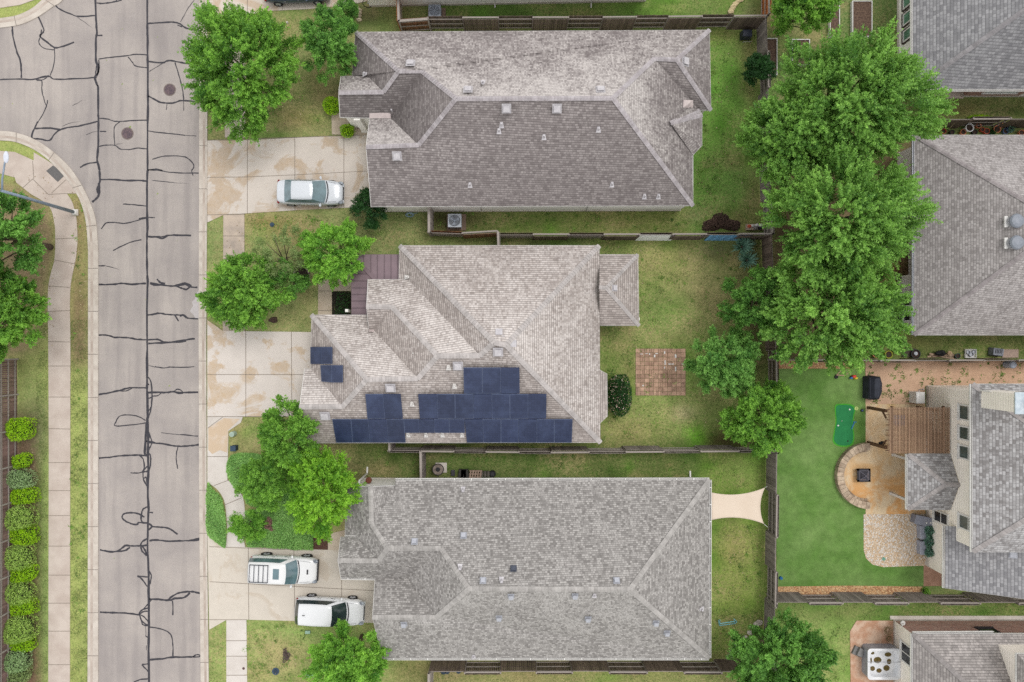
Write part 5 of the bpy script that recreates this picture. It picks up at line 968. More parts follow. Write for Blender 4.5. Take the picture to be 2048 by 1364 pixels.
tree('shaded green tree left of the yellow green tree', 540, 958, 58, 4.0, 'fresh', 1.2, .07, 21, 1.0, sprayL=.6)
tree('small pale green sapling above the mulch ring', 497, 1052, 33, 2.6, 'bright', 1.1, .065, 22, .9, sprayL=.6, gaps=.1)
tree('bright green tree at the bottom edge beside the lower white car', 702, 1316, 74, 5.6, 'bright', 1.05, .08, 23, .9, sprayL=.8)
tree('widest tree of the right hand group, reaching over the pot collection', 1702, 212, 158, 10.0, 'elm', 1.3, .08, 24, .76, sprayL=1.5, lump=.2, zc=.68, spread=.9)
tree('upper left tree of the right hand group leaning over the back fence', 1584, 284, 92, 8.6, 'elm', 1.3, .09, 34, .95, sprayL=1.3, zc=.66)
tree('middle tree of the right hand group with feathery branches', 1682, 440, 144, 10.4, 'elm', 1.3, .08, 25, .92, sprayL=1.5, lump=.2, zc=.68, spread=.9)
tree('lowest tree of the right hand group above the artificial turf', 1664, 618, 128, 9.2, 'elm', 1.3, .09, 26, 1.0, sprayL=1.3, lump=.15, zc=.66)
tree('dark green tree at the back fence below the spiky plants', 1512, 604, 66, 5.6, 'mid', 1.1, .075, 27, 1.02, sprayL=.7, lump=.1)
tree('soft blue green tree beside the brown paver patio', 1444, 722, 70, 5.4, 'blue', 1.05, .075, 28, .95, sprayL=.75)
tree('dense leafy tree at the lower right corner of the solar house yard', 1521, 832, 76, 5.6, 'fresh', 1.1, .08, 29, .92, sprayL=.75)
tree('leafy tree at the top edge above the raised garden beds', 1598, 22, 56, 5.6, 'fresh', 1.0, .08, 30, .95, sprayL=.8)
tree('dark green tree at the bottom edge beside the stone edging', 1556, 1316, 92, 6.8, 'mid', 1.0, .085, 31, .9, sprayL=1.15)
tree('small dark shrub tree against the upper back fence', 1514, 142, 27, 2.8, 'deep', 1.1, .07, 32, 1.2, name='shrub', cat='shrub', sprayL=.45)
tree('dark evergreen bush at the driveway corner of the first house', 738, 420, 33, 2.8, 'deep', 1.1, .06, 33, 1.1, name='shrub', cat='shrub', sprayL=.6)
tree('small dark shrub by the bicycle at the top edge', 694, 20, 18, 1.8, 'mid', 1.0, .055, 35, 1.2, name='shrub', cat='shrub', sprayL=.4)
def bush(label, px, py, rx, ry, hgt, kind, seed=1, rz=0.0, box=.5, leaf=.045, name='clipped_shrub', cat='shrub', group=None, dens=1.0, extra=None):
    r_ = np.random.default_rng(seed); cz = hgt*.5; q = P(px, py, cz); a, b = rx/S*(1-cz/H), ry/S*(1-cz/H); t = thing(name, label, cat, (q.x, q.y, 0), group)
    N = int(1500*dens*(a*b + (a+b)*hgt*.5)*(.045/leaf)**2*1.1); th = r_.uniform(0, 2*np.pi, N); cz_ = r_.uniform(-.8, 1, N); sz = np.sqrt(1-cz_**2)
    ce, se = np.cos(th), np.sin(th); pw = 1 - box*.45; f = lambda v: np.sign(v)*np.abs(v)**pw
    lum = 1 + .05*np.sin(3*th + seed) + .04*np.sin(5*th + seed*2) + .05*np.sin(cz_*4 + seed) + r_.normal(0, .035, N)
    X = a*f(sz*ce)*lum; Y = b*f(sz*se)*lum; Z = hgt*.5 + hgt*.5*f(cz_)*lum; x2 = X*math.cos(rz) - Y*math.sin(rz); y2 = X*math.sin(rz) + Y*math.cos(rz)
    u_ = np.sqrt(r_.random(N)); up_ = r_.random(N) < .6; Xt, Yt = a*1.02*u_*ce, b*1.02*u_*se
    f2 = 1 - .12*box*(np.abs(ce*se)*2 - 1); Xt, Yt = Xt/f2, Yt/f2; Zt = hgt*(.5 + .5*(1 - u_**3)**.4) * (1 + .05*np.sin(X*7 + seed) + r_.normal(0, .03, N))
    X, Y, Z = np.where(up_, Xt, X), np.where(up_, Yt, Y), np.where(up_, Zt, Z); x2 = X*math.cos(rz) - Y*math.sin(rz); y2 = X*math.sin(rz) + Y*math.cos(rz)
    pts = np.stack([q.x + x2, q.y + y2, np.maximum(Z, .04)], 1); tint = r_.normal(.5, .2, N) + .1*np.sin(X*5 + seed)*np.cos(Y*6)
    leaf_mesh('foliage', pts, tint, leaf, lm(kind), t, up=.3, aspect=.55)
    m = MB(); m.blob((q.x, q.y, hgt*.46), (a*.8, b*.8, hgt*.36), seed, .06); o = m.build('branches', M('inner_twigs', c(52, 58, 36), c(38, 42, 28), 6, 1), t, smooth=True)
    if extra:
        K = np.where(r_.random(N) < .06)[0]; pp = pts[K].copy(); pp[:, 2] += .03; leaf_mesh('blossom', pp, r_.random(len(K)), leaf*.9, lm(extra), t, up=.8)
    return t
HG = 'clipped shrubs along the left fence'
for i, (x, y, rx, ry, hh, kd, lab) in enumerate([(43, 857, 25, 21, 1.3, 'lime', 'round lime shrub standing alone at the top of the left hedge row'), (45, 921, 18, 13, .8, 'lime', 'smallest lime shrub, second from the top of the left row'),
        (40, 957, 27, 18, 1.1, 'greyg', 'grey green shrub below the smallest lime shrub in the left row'), (49, 991, 27, 16, .9, 'lime', 'flattened lime shrub between two grey green ones, fourth from the top'),
        (40, 1035, 30, 22, 1.3, 'hedge', 'olive green boxy shrub, fifth from the top of the left row'), (48, 1069, 28, 18, 1.0, 'lime', 'bright lime oval shrub, sixth from the top of the left row'),
        (39, 1113, 30, 23, 1.3, 'hedge', 'olive green shrub with pale leaves, seventh from the top of the left row'), (48, 1147, 27, 15, .9, 'lime', 'bright oval shrub, eighth from the top of the left row'),
        (38, 1185, 30, 21, 1.2, 'hedge', 'boxy shrub half lime and half dark green, ninth from the top'), (46, 1213, 27, 16, .9, 'lime', 'tilted lime oval shrub, tenth from the top of the left row'),
        (40, 1257, 30, 25, 1.4, 'hedge', 'largest boxy olive shrub near the bottom of the left row'), (46, 1286, 25, 14, .9, 'lime', 'yellowish lime shrub below the largest boxy shrub'),
        (36, 1320, 24, 20, 1.3, 'greyg', 'loose dark grey green shrub near the bottom left corner'), (30, 1352, 32, 16, 1.0, 'olive', 'ragged olive shrub at the very bottom left corner')]):
    bush(lab, x, y, rx*1.06, ry*1.1, hh, kd, 50 + i, .12 + .2*math.sin(i*2.1), .6, group=HG)
bush('big round flowering bush against the solar house back wall', 1238, 790, 25, 42, 1.7, 'deep', 80, 0, .3, .055, 'flowering_bush', 'bush', extra='flower')
bush('round lime bush left of the first house porch', 663, 212, 16, 18, .9, 'lime', 81, 0, .2, .04); bush('round lime bush beside the first driveway', 695, 262, 14, 13, .8, 'lime', 82, 0, .2, .04)
bush('low green clump at the corner of the gravel strip', 1852, 1183, 7, 8, .5, 'fresh', 83, 0, .2, .05, 'weed_clump', 'plant'); bush('low green clump behind the brown pot fence', 1960, 238, 26, 8, .5, 'lime', 84, 0, .2, .05, 'weed_clump', 'plant')
bush('leafy potted plant under the taupe house window', 1794, 615, 16, 13, 1.0, 'mid', 85, 0, .1, .06, 'potted_plant', 'plant'); bush('small green potted plant near the lower taupe house window', 1788, 645, 14, 9, .8, 'mid', 86, 0, .1, .05, 'potted_plant', 'plant')
def spiky(label, px, py, rpx, hgt, n, seed, kind='teal'):
    p = P(px, py, hgt*.5); t = thing('yucca', label, 'yucca', (p.x, p.y, 0), 'spiky yuccas at the back fence'); r_ = random.Random(seed); m = MB(); Rw = rpx/S
    for i in range(n):
        a = r_.uniform(0, 6.28); e = r_.uniform(.1, 1.3); L = Rw*r_.uniform(.75, 1.1); dx, dy = math.cos(a), math.sin(a); base = Vector((p.x + dx*.05, p.y + dy*.05, hgt*.3)); tip = Vector((p.x + dx*L*math.cos(e*.8), p.y + dy*L*math.cos(e*.8), hgt*.3 + L*math.sin(e)*.9)); mid = (base+tip)/2 + Vector((0, 0, .12)); w_ = .05
        s_ = Vector((-dy, dx, 0))*w_; m.add([base - s_*.6, base + s_*.6, mid + s_, mid - s_, tip], [(0, 1, 2, 3), (3, 2, 4)], r_.uniform(.2, .9))
    m.build('leaf', lm(kind), t); props(t.children[0], kind='stuff'); m = MB(); m.tube([(p.x, p.y, 0), (p.x, p.y, hgt*.35)], [.12, .09]); m.build('stem', bark, t)
spiky('upper grey green yucca left of the blue panel corner', 1485, 493, 27, 1.2, 110, 1); spiky('lower yucca with stiff dark blue green leaves', 1495, 520, 24, 1.0, 90, 2)
def cover(label, poly, kind='cover', hgt=.22, dens=150, leaf=.06, name='ground_cover', kindp='stuff'):
    xs = [p[0] for p in poly]; ys = [p[1] for p in poly]; ar = (max(xs)-min(xs))*(max(ys)-min(ys))/S/S; N = int(ar*dens); X = rng.uniform(min(xs), max(xs), N); Y = rng.uniform(min(ys), max(ys), N); k = in_poly(X, Y, poly); X, Y = X[k], Y[k]
    wx, wy = (X-1024)/S, (682-Y)/S; z = hgt*(.45 + .35*np.sin(wx*4)*np.cos(wy*3.4)) + rng.uniform(0, hgt*.5, len(wx)); o = leaf_mesh(name, np.stack([wx, wy, z], 1), rng.normal(.5, .22, len(wx)) + .12*np.sin(wx*3 + wy*2), leaf, lm(kind), None, up=.6); props(o, label, 'ground cover', kind=kindp)
cover('thick leafy ground cover left of the shaded front yard tree', spl([(458, 918), (470, 907), (500, 905), (540, 915), (600, 960), (610, 1010), (560, 1020), (500, 1010), (486, 985), (465, 970), (455, 940)], 4, True), dens=1500)
cover('narrow leafy ground cover wedge between kerb and curved path', spl([(416, 970), (425, 975), (440, 990), (449, 1010), (453, 1040), (453, 1090), (446, 1093), (430, 1080), (415, 1062)], 4, True), dens=1500)
cover('ground cover bed under the pale sapling beside the lower driveway', [(492, 1020), (600, 1010), (640, 1040), (628, 1068), (627, 1100), (495, 1092)], dens=1300)
cover('sparse dark leaves in the square black planting bed', [(675, 585), (701, 585), (701, 628), (670, 628)], 'deep', .25, 260, .06)
# grass tufts scattered over the lawns so the sward has height
def tufts():
    N = 260000; X = rng.uniform(400, 2048, N); Y = rng.uniform(0, 1364, N); ok = np.zeros(N, bool)
    for a in ((418, 35, 640, 262), (417, 450, 446, 640), (492, 430, 860, 650), (860, 0, 1515, 55), (1392, 66, 1516, 455), (760, 420, 1400, 460), (1206, 485, 1515, 880), (715, 900, 1530, 950), (1424, 905, 1525, 975), (1424, 1050, 1525, 1300), (484, 836, 610, 905), (497, 1245, 860, 1364), (1545, 0, 1790, 240), (1540, 1205, 2048, 1238), (1540, 1240, 1698, 1364), (1740, 672, 2048, 718), (1790, 198, 2048, 236), (870, 1330, 1480, 1364), (418, 1262, 451, 1364)):
        ok |= (X > a[0]) & (Y > a[1]) & (X < a[2]) & (Y < a[3])
    X2 = rng.uniform(35, 177, N//6); Y2 = rng.uniform(640, 1364, N//6); k2 = ((X2 > 142) & (X2 < 175)) | ((X2 > 72) & (X2 < 95)); X = np.concatenate([X[ok], X2[k2]]); Y = np.concatenate([Y[ok], Y2[k2]])
    wx, wy = (X-1024)/S, (682-Y)/S; cl = np.sin(wx*2.3 + np.sin(wy*1.7)) * np.cos(wy*2.9 + np.sin(wx*1.1)) + rng.normal(0, .5, len(wx)); k = cl > -.1; wx, wy = wx[k], wy[k]
    o = leaf_mesh('grass', np.stack([wx, wy, rng.uniform(.0, .04, len(wx))], 1), rng.normal(.5, .3, len(wx)), .055, leafmat('leaf_grass', c(84, 118, 48), c(158, 162, 104), .2), None, up=.7, aspect=.25); props(o, 'short grass blades growing over all the lawns', 'grass', kind='stuff')
tufts()
def weeds():
    r_ = np.random.default_rng(5); P_, T_ = [], []
    for (a, n, r0, tn) in (((1733, 726, 2040, 775), 130, .09, .5), ((1733, 775, 1840, 806), 50, .09, .45), ((1206, 490, 1510, 880), 240, .13, .55), ((1392, 70, 1510, 455), 150, .12, .65), ((500, 430, 640, 500), 60, .12, .7), ((490, 1245, 620, 1360), 90, .12, .6), ((1426, 1050, 1520, 1290), 60, .12, .6), ((420, 50, 640, 260), 70, .12, .5), ((1545, 1250, 1690, 1360), 60, .12, .6), ((760, 425, 1380, 458), 70, .1, .6), ((720, 905, 1520, 948), 90, .1, .5), ((142, 400, 176, 1360), 90, .08, .6), ((1600, 10, 1780, 130), 50, .1, .4)):
        for _ in range(int(n*.5)):
            x, y = P(r_.uniform(a[0], a[2]), r_.uniform(a[1], a[3]))[:2]; q = r_.integers(6, 26); rr = r0*r_.uniform(.5, 1.6); P_.append(np.stack([x + r_.normal(0, rr, q), y + r_.normal(0, rr, q), r_.uniform(.01, .06, q)], 1)); T_.append(np.clip(np.full(q, tn + r_.normal(0, .35)) + r_.normal(0, .1, q), 0, 1))
    props(leaf_mesh('weeds', np.concatenate(P_), np.concatenate(T_), .05, leafmat('leaf_weed', c(84, 118, 50), c(146, 186, 84), .2), None, up=.8, aspect=.6), 'small weeds and clover dotted over lawns and bare soil', 'weeds', kind='stuff')
    P_ = []
    for a, n in (((420, 430, 800, 500), 160), ((420, 40, 660, 265), 160), ((1206, 490, 1510, 880), 260), ((1392, 70, 1510, 455), 160), ((490, 840, 600, 900), 50), ((490, 1245, 620, 1360), 80), ((1540, 10, 1780, 140), 90), ((20, 350, 110, 700), 260), ((142, 380, 176, 700), 140), ((10, 830, 80, 1360), 200), ((1500, 560, 1560, 720), 90), ((1426, 1050, 1520, 1290), 60)):
        X = r_.uniform(a[0], a[2], n); Y = r_.uniform(a[1], a[3], n); P_.append(np.stack([(X-1024)/S, (682-Y)/S, np.full(n, .045)], 1))
    pp = np.concatenate(P_); props(leaf_mesh('fallen_leaves', pp, r_.random(len(pp)), .05, leafmat('leaf_litter', c(120, 84, 58), c(214, 196, 160), .1), None, up=2, aspect=.6), 'dry fallen leaves and specks scattered on the ground', 'fallen leaves', kind='stuff')
weeds()
# ================================================================ CARS
def car(label, px, py, L, Wd, rz, paint, spec, name='parked_car', cat='car'):
    """x forward, built at the origin, z up; spec: hood, belt, roof heights and x stations as shares of L"""
    p = P(px, py, .8); t = thing(name, label, cat, (0, 0, 0)); hw = Wd/2; x = lambda f: (f - .5)*L
    st = spec['body']   # (share, halfwidth share, top z, low z)
    vs, fs = [], []; n = None
    for f, ws, zt, zl in st:
        w_ = hw*ws; ring = [(0, zt), (w_*.55, zt - .005), (w_*.82, zt - .035), (w_*.95, zt - .12), (w_, zt - .3), (w_*.995, (zt+zl)/2 - .08), (w_*.96, zl + .08), (w_*.85, zl), (0, zl)]
        full = [(-y, z) for y, z in ring[::-1]][:-1] + ring[0:-1] ; full = [(-y, z) for y, z in ring[1:-1]][::-1] + ring[:-1] + [(0, zl)]
        n = len(full); vs += [(x(f), y, z) for y, z in full]
    for k in range(len(st)-1):
        for i in range(n): fs.append((k*n+i, k*n+(i+1) % n, (k+1)*n+(i+1) % n, (k+1)*n+i))
    fs += [tuple(range(n))[::-1], tuple((len(st)-1)*n+i for i in range(n))]
    m = MB(); m.add(vs, fs); b = m.build('body', paint, t, smooth=True); sm = b.modifiers.new('s', 'SUBSURF'); sm.levels = sm.render_levels = 2
    # cabin
    x0, x1, x2, x3 = [x(f) for f in spec['cab']]; zb, zr = spec['belt'], spec['roof']; wb, wr = hw*.93, hw*spec.get('tum', .74)
    def ringc(xa, xb, w_, z, ra, rb, crown=0):
        out = []
        for s_, y in ((0, -1), (1, -1)): pass
        N = 6
        for i in range(N+1): a = i/N; out.append((xa + (xb-xa)*a, -w_*(1 - .04*(2*a-1)**2), z))
        for i in range(1, 6): y = -w_ + 2*w_*i/6; out.append((xb + rb*(1-(y/w_)**2), y*.97, z))
        for i in range(N+1): a = 1 - i/N; out.append((xa + (xb-xa)*a, w_*(1 - .04*(2*a-1)**2), z))
        for i in range(1, 6): y = w_ - 2*w_*i/6; out.append((xa - ra*(1-(y/w_)**2), y*.97, z))
        return out
    lo = ringc(x0, x3, wb, zb, .08, .14); hi = ringc(x1, x2, wr, zr, .03, .06); k = len(lo); top = [((a[0]-(x1+x2)/2)*.72+(x1+x2)/2, a[1]*.72, a[2]+.045) for a in hi]
    m = MB(); m.add(lo + hi + top, [(i, (i+1) % k, k+(i+1) % k, k+i) for i in range(k)] + [(k+i, k+(i+1) % k, 2*k+(i+1) % k, 2*k+i) for i in range(k)] + [tuple(range(2*k, 3*k))])
    m.build('roof', paint, t, smooth=True)
    lo_, hi_ = [Vector(a) for a in lo], [Vector(a) for a in hi]
    def glass(nm, idx, a0, a1, mat=spec.get('glass', GLS)):
        m = MB(); top_, bot_ = [], []
        cen = Vector(((x0+x3)/2, 0, (zb+zr)/2))
        for i in idx:
            i %= k; q0 = lo_[i] + (hi_[i]-lo_[i])*a0; q1 = lo_[i] + (hi_[i]-lo_[i])*a1; o_ = Vector((lo_[i].x - cen.x, lo_[i].y*1.6, .5)).normalized()*.014; bot_.append(q0+o_); top_.append(q1+o_)
        n_ = len(idx); m.add(bot_ + top_, [(i, i+1, n_+i+1, n_+i) for i in range(n_-1)]); return m.build(nm, mat, t, smooth=True)
    glass('windshield', range(6, 13), .06, .93); glass('rear_window', range(18, 25), .12, .93)
    for i0 in ((0, 13)):
        for a, b in ((0, 2), (2, 4), (4, 6)):
            idx = [i0 + a + (1 if a == 0 and spec.get('cpil') else 0) if False else i0 + a, i0 + a + 1, i0 + b]
            o = glass('side_window', idx, .14, .86); 
    rw = spec.get('wheel', .34)
    for fx in spec['axles']:
        for sy in (-1, 1):
            m = MB(); cx, cy = x(fx), sy*(hw - .11); N = 22
            prof = [(rw*.6, -.1), (rw*.95, -.11), (rw, -.06), (rw, .06), (rw*.95, .11), (rw*.6, .1)]; vv = []
            for r_, y in prof:
                for i in range(N): a = 2*math.pi*i/N; vv.append((cx + r_*math.cos(a), cy + y*sy, rw + r_*math.sin(a)))
            m.add(vv, [(q*N+i, q*N+(i+1) % N, (q+1)*N+(i+1) % N, (q+1)*N+i) for q in range(len(prof)-1) for i in range(N)] + [tuple(range(N))]); wh = m.build('wheel', black, t, smooth=True)
            m = MB(); vv = [(cx, cy + sy*.1, rw)] + [(cx + rw*.62*math.cos(2*math.pi*i/20), cy + sy*(.105 if i % 4 < 2 else .075), rw + rw*.62*math.sin(2*math.pi*i/20)) for i in range(20)]
            m.add(vv, [(0, 1+i, 1+(i+1) % 20) for i in range(20)]); m.build('rim', grey, wh)
    for sy in (-1, 1):
        m = MB(); m.blob((x3 - .32, sy*(hw + .08), zb + .06), (.09, .12, .08), 3, .02, 10, 6); m.bar((x3 - .3, sy*(hw-.1), zb), (x3 - .3, sy*(hw+.03), zb + .04), .05); m.build('mirror', paint, t, smooth=True)
        hx = spec.get('lamp', .955); m = MB(); zz = spec['hz']; m.blob((x(hx), sy*hw*.74, zz), (.22, .14, .07), 2, .02, 12, 6); m.build('headlight', M('lamp_glass', c(190, 196, 204), c(90, 96, 104), 9, .2), t, smooth=True)
        m = MB(); m.blob((x(.025), sy*hw*.78, zz + .08), (.1, .16, .09), 2, .02, 12, 6); m.build('taillight', M('red_lens', c(150, 30, 30), c(120, 20, 20), 5, .3), t, smooth=True)
    m = MB(); m.obox((x(.992), 0, spec['hz'] - .12), (.05, Wd*.5, .14), 0, .5); m.build('grille', dark, t)
    for xx, nm in ((x(.02), 'number_plate'),): m = MB(); m.obox((xx - .06, 0, spec['hz'] - .05), (.02, .32, .12)); m.build(nm, white, t)
    m = MB(); zc_ = zb + .012; N_ = 10
    for i in range(N_):
        y0_, y1_ = -wb*.9 + 1.8*wb*i/N_, -wb*.9 + 1.8*wb*(i+1)/N_; f_ = lambda y: x3 + .17*(1 - (y/wb)**2) + .03; m.bar((f_(y0_), y0_, zc_), (f_(y1_), y1_, zc_), .07, .02)
    m.build('cowl', dark, t)
    m = MB()
    for sy in (-1, 1):
        for fx_ in spec.get('doors', (.36, .56)): xx = x(fx_); m.bar((xx, sy*hw*1.003, .45), (xx, sy*hw*.975, zb - .02), .012, .012)
        for fx_ in spec.get('doors', (.36, .56)): xx = x(fx_ - .03); m.bar((xx - .09, sy*(hw + .015), zb - .16), (xx + .05, sy*(hw + .015), zb - .16), .03, .03)
        m.bar((x3 + .2, sy*hw*.8, zb + .01 - .02), (x(.9), sy*hw*.72, spec['body'][-3][2] + .012), .014, .012)
    m.build('door_seam', M('seam_grey', c(120, 122, 126), None, 4, .5), t)
    for z_, fx_ in ((spec['hz'] - .28, .985), (spec['hz'] - .28, .012)): m = MB(); m.obox((x(fx_), 0, z_), (.12, Wd*.8, .2), 0, .5, .96); m.build('bumper', dark if spec.get('rack') else paint, t, bevel=.03)
    if spec.get('rack'):
        m = MB(); ra, rb = x1 + .12, x1 + (x2 - x1)*.56
        for sy in (-1, 1): m.bar((ra, sy*wr*.82, zr + .12), (rb, sy*wr*.82, zr + .12), .05); 
        for i in range(5): xx = ra + (rb-ra)*i/4; m.bar((xx, -wr*.8, zr + .11), (xx, wr*.8, zr + .11), .045, .03)
        for sy in (-1, 1):
            for xx in (ra, (ra+rb)/2, rb): m.bar((xx, sy*wr*.8, zr), (xx, sy*wr*.8, zr + .1), .05)
        m.build('roof_rack', M('rack_grey', c(96, 98, 106), c(76, 78, 84), 5, .5), t)
        m = MB(); m.obox((x1 + (x2-x1)*.78, 0, zr + .052), (.42, wr*1.0, .012)); m.build('sunroof', GLS, t)
        m = MB(); m.obox((x(.86), 0, spec['body'][-4][2] + .02), (.1, .34, .05), 0, .5, .8); m.build('hood_scoop', dark, t)
    if spec.get('fin'): m = MB(); m.obox((x1 + .35, 0, zr + .09), (.2, .03, .08), 0, .5, .6); m.build('antenna', dark, t)
    if spec.get('side_rail'):
        for sy in (-1, 1): m = MB(); m.tube([(x1 + .15, sy*wr*.9, zr + .03), (x1 + .3, sy*wr*.9, zr + .09), (x2 - .3, sy*wr*.9, zr + .09), (x2 - .15, sy*wr*.9, zr + .03)], .022, 6); m.build('roof_rail', grey, t)
    t.location = (p.x, p.y, .04); t.rotation_euler = (0, 0, rz); return t
GLS = glassm('car_glass', c(112, 140, 148), .1); GLP = glassm('pale_car_glass', c(176, 206, 208), .12); GLK = glassm('dark_car_glass', c(52, 66, 68), .12)
def paintm(n, col, r=.28): return M(n, col, tuple(x*.96 for x in col[:3]) + (1,), 1, r, 0, coat=.4)
sedan = dict(body=[(0, .66, .86, .42), (.015, .84, .95, .3), (.07, .94, 1.02, .24), (.2, .99, 1.02, .22), (.4, 1, .98, .22), (.62, 1, .97, .22), (.78, .99, .93, .22), (.9, .93, .84, .24), (.965, .8, .74, .28), (.995, .58, .62, .36)],
             cab=(.12, .27, .55, .74), belt=.93, roof=1.4, tum=.7, axles=(.19, .8), wheel=.32, hz=.66, glass=GLS)
car('silver four door sedan parked on the first house driveway', 620, 384, 4.65, 1.78, R(-1), paintm('silver_paint', c(222, 226, 232)), sedan)
suv1 = dict(body=[(0, .86, 1.0, .5), (.012, .95, 1.1, .42), (.05, .98, 1.14, .38), (.3, 1, 1.14, .36), (.6, 1, 1.13, .36), (.72, 1, 1.12, .36), (.82, .99, 1.1, .36), (.9, .96, 1.06, .4), (.955, .88, .98, .44), (.99, .7, .84, .5)],
            cab=(.01, .04, .56, .7), belt=1.1, roof=1.74, tum=.76, axles=(.2, .8), wheel=.41, hz=.9, rack=True, glass=GLS)
car('white off road car with a roof rack and sunroof on the lower driveway', 569, 1139, 4.75, 1.9, R(-2.5), paintm('white_paint_a', c(240, 240, 240)), suv1)
suv2 = dict(body=[(0, .76, .95, .45), (.015, .9, 1.05, .34), (.06, .97, 1.08, .3), (.3, 1, 1.06, .28), (.6, 1, 1.05, .28), (.72, 1, 1.04, .28), (.84, .98, 1.0, .28), (.92, .92, .93, .32), (.97, .8, .82, .36), (.997, .6, .7, .42)],
            cab=(.02, .1, .54, .74), belt=1.02, roof=1.62, tum=.78, axles=(.2, .8), wheel=.36, hz=.8, fin=True, side_rail=False, glass=GLK)
car('plain roofed white car half under the tree on the lower driveway', 660, 1223, 4.85, 1.88, R(-3), paintm('white_paint_b', c(238, 239, 241)), suv2)
car('dark car mostly cut off by the top edge of the photo', 592, -24, 4.6, 1.8, R(2), paintm('navy_paint', c(70, 84, 104)), sedan)
# ================================================================ AIR CONDITIONERS
def ac(label, px, py, s_=.8, hgt=.85, col=(206, 212, 220), pad=True, blades=5):
    p = P(px, py, hgt); t = thing('air_conditioner', label, 'air conditioner', (p.x, p.y, 0)); h2 = s_/2
    if pad: m = MB(); m.box(p.x - h2 - .15, p.x + h2 + .3, p.y - h2 - .12, p.y + h2 + .12, 0, .08); m.build('pad', M('stone_pad', c(150, 128, 112), c(128, 108, 94), 4, .9), t)
    bm_ = M('ac_%d' % col[0], c(*col), c(*[v-22 for v in col]), 3, .45); m = MB(); m.box(p.x - h2, p.x + h2, p.y - h2, p.y + h2, .08, hgt - .06)
    for i in range(7):
        z = .18 + i*.085
        m.box(p.x - h2 - .008, p.x + h2 + .008, p.y - h2 - .008, p.y + h2 + .008, z, z + .03, .36)
    m.build('cabinet', bm_, t, bevel=.03)
    m = MB(); m.rings([(h2*.86, hgt - .055), (h2*.86, hgt - .04)], 28, p.x, p.y, .5); m.build('fan_well', M('well_grey', c(96, 100, 108), None, 5), t)
    m = MB()
    for i in range(blades):
        a = 2*math.pi*i/blades + .5; w_ = .28 if blades > 3 else .55; vs = [(p.x + r_*math.cos(a + q), p.y + r_*math.sin(a + q), hgt - .02) for r_, q in ((.06, 0), (h2*.78, -w_), (h2*.8, w_*.6))]; vs += [(v[0], v[1], v[2] - .015) for v in vs]; m.add(vs, [(0, 1, 2), (5, 4, 3), (0, 3, 4, 1), (1, 4, 5, 2), (2, 5, 3, 0)])
    m.rings([(.09, hgt - .03), (.09, hgt)], 14, p.x, p.y); m.build('fan', M('fan_grey', c(150, 158, 172), c(130, 138, 150), 5, .5), t)
    m = MB()
    for r_ in (.9, .72, .54, .36):
        N = 28; vs = [(p.x + (h2*r_+d)*math.cos(2*math.pi*i/N), p.y + (h2*r_+d)*math.sin(2*math.pi*i/N), hgt + .01) for d in (-.008, .008) for i in range(N)]; m.add(vs, [(i, (i+1) % N, N+(i+1) % N, N+i) for i in range(N)])
    m.box(p.x - h2, p.x + h2, p.y + h2*.9, p.y + h2, hgt - .06, hgt + .01); m.box(p.x - h2, p.x + h2, p.y - h2, p.y - h2*.9, hgt - .06, hgt + .01); m.box(p.x - h2, p.x - h2*.9, p.y - h2*.9, p.y + h2*.9, hgt - .06, hgt + .01); m.box(p.x + h2*.9, p.x + h2, p.y - h2*.9, p.y + h2*.9, hgt - .06, hgt + .01)
    m.build('grille', bm_, t); return t
ac('white air conditioner on a stone pad below the first house wall', 909, 441, .92, .8, blades=3); ac('grey round fanned air conditioner at the top edge of the photo', 869, 21, .82, .8, (176, 184, 196), blades=8)
# round condenser north of third house
p = P(876, 939, .7); t = thing('round_condenser', 'old round condenser unit with coiled hose north of the lowest house', 'air conditioner', (p.x, p.y, 0)); m = MB(); q = P(884, 935); m.box(q.x - .45, q.x + .35, q.y - .35, q.y + .35, 0, .07); m.build('pad', concrete, t)
RU = M('condenser_taupe', c(150, 136, 126), c(112, 100, 92), 6, .7, .3); m = MB(); m.rings([(.3, .07), (.3, .6), (.36, .64), (.36, .72), (.2, .72)], 24, p.x, p.y); m.build('cabinet', RU, t); m = MB(); m.rings([(.16, .725), (.16, .74)], 20, p.x, p.y, .3); m.build('fan_well', dark, t)
m = MB()
for i in range(3): m.tube([(p.x + (.36+.02*i)*math.cos(a), p.y + (.36+.02*i)*math.sin(a), .5 + .08*i) for a in [j*.35 for j in range(19)]], .02, 5)
m.tube([(p.x, p.y - .3, .7), (p.x - .05, p.y - .7, .4), (p.x + .05, p.y - .95, .5)], .03, 6); m.build('hose', dark, t)
# ================================================================ STREET LAMP
p = P(151, 425); t = thing('street_lamp', 'grey metal street lamp leaning across the left sidewalk in perspective', 'street lamp', (p.x, p.y, 0)); LG = M('lamp_grey', c(150, 164, 180), c(132, 146, 162), 3, .45, metal=.2)
m = MB(); m.obox((p.x, p.y, .05), (.44, .44, .1)); m.build('base', concrete, t); m = MB(); m.rings([(.2, .1), (.2, .2), (.13, .3)], 16, p.x, p.y); m.build('base_cover', white, t)
m = MB(); m.tube([(p.x, p.y, .2), (p.x, p.y, 7.1)], [.13, .085], 14); m.build('pole', LG, t, smooth=True)
m = MB(); m.tube([(p.x, p.y, 7.05), (p.x + .12, p.y + .7, 7.2), (p.x + .4, p.y + 1.75, 7.35)], [.06, .055, .05], 8); m.build('arm', LG, t, smooth=True)
m = MB(); m.blob((p.x + .47, p.y + 1.98, 7.36), (.17, .38, .09), 1, .02); m.build('lamp_head', M('lamp_white', c(226, 230, 240), c(206, 210, 222), 4, .4), t, smooth=True)
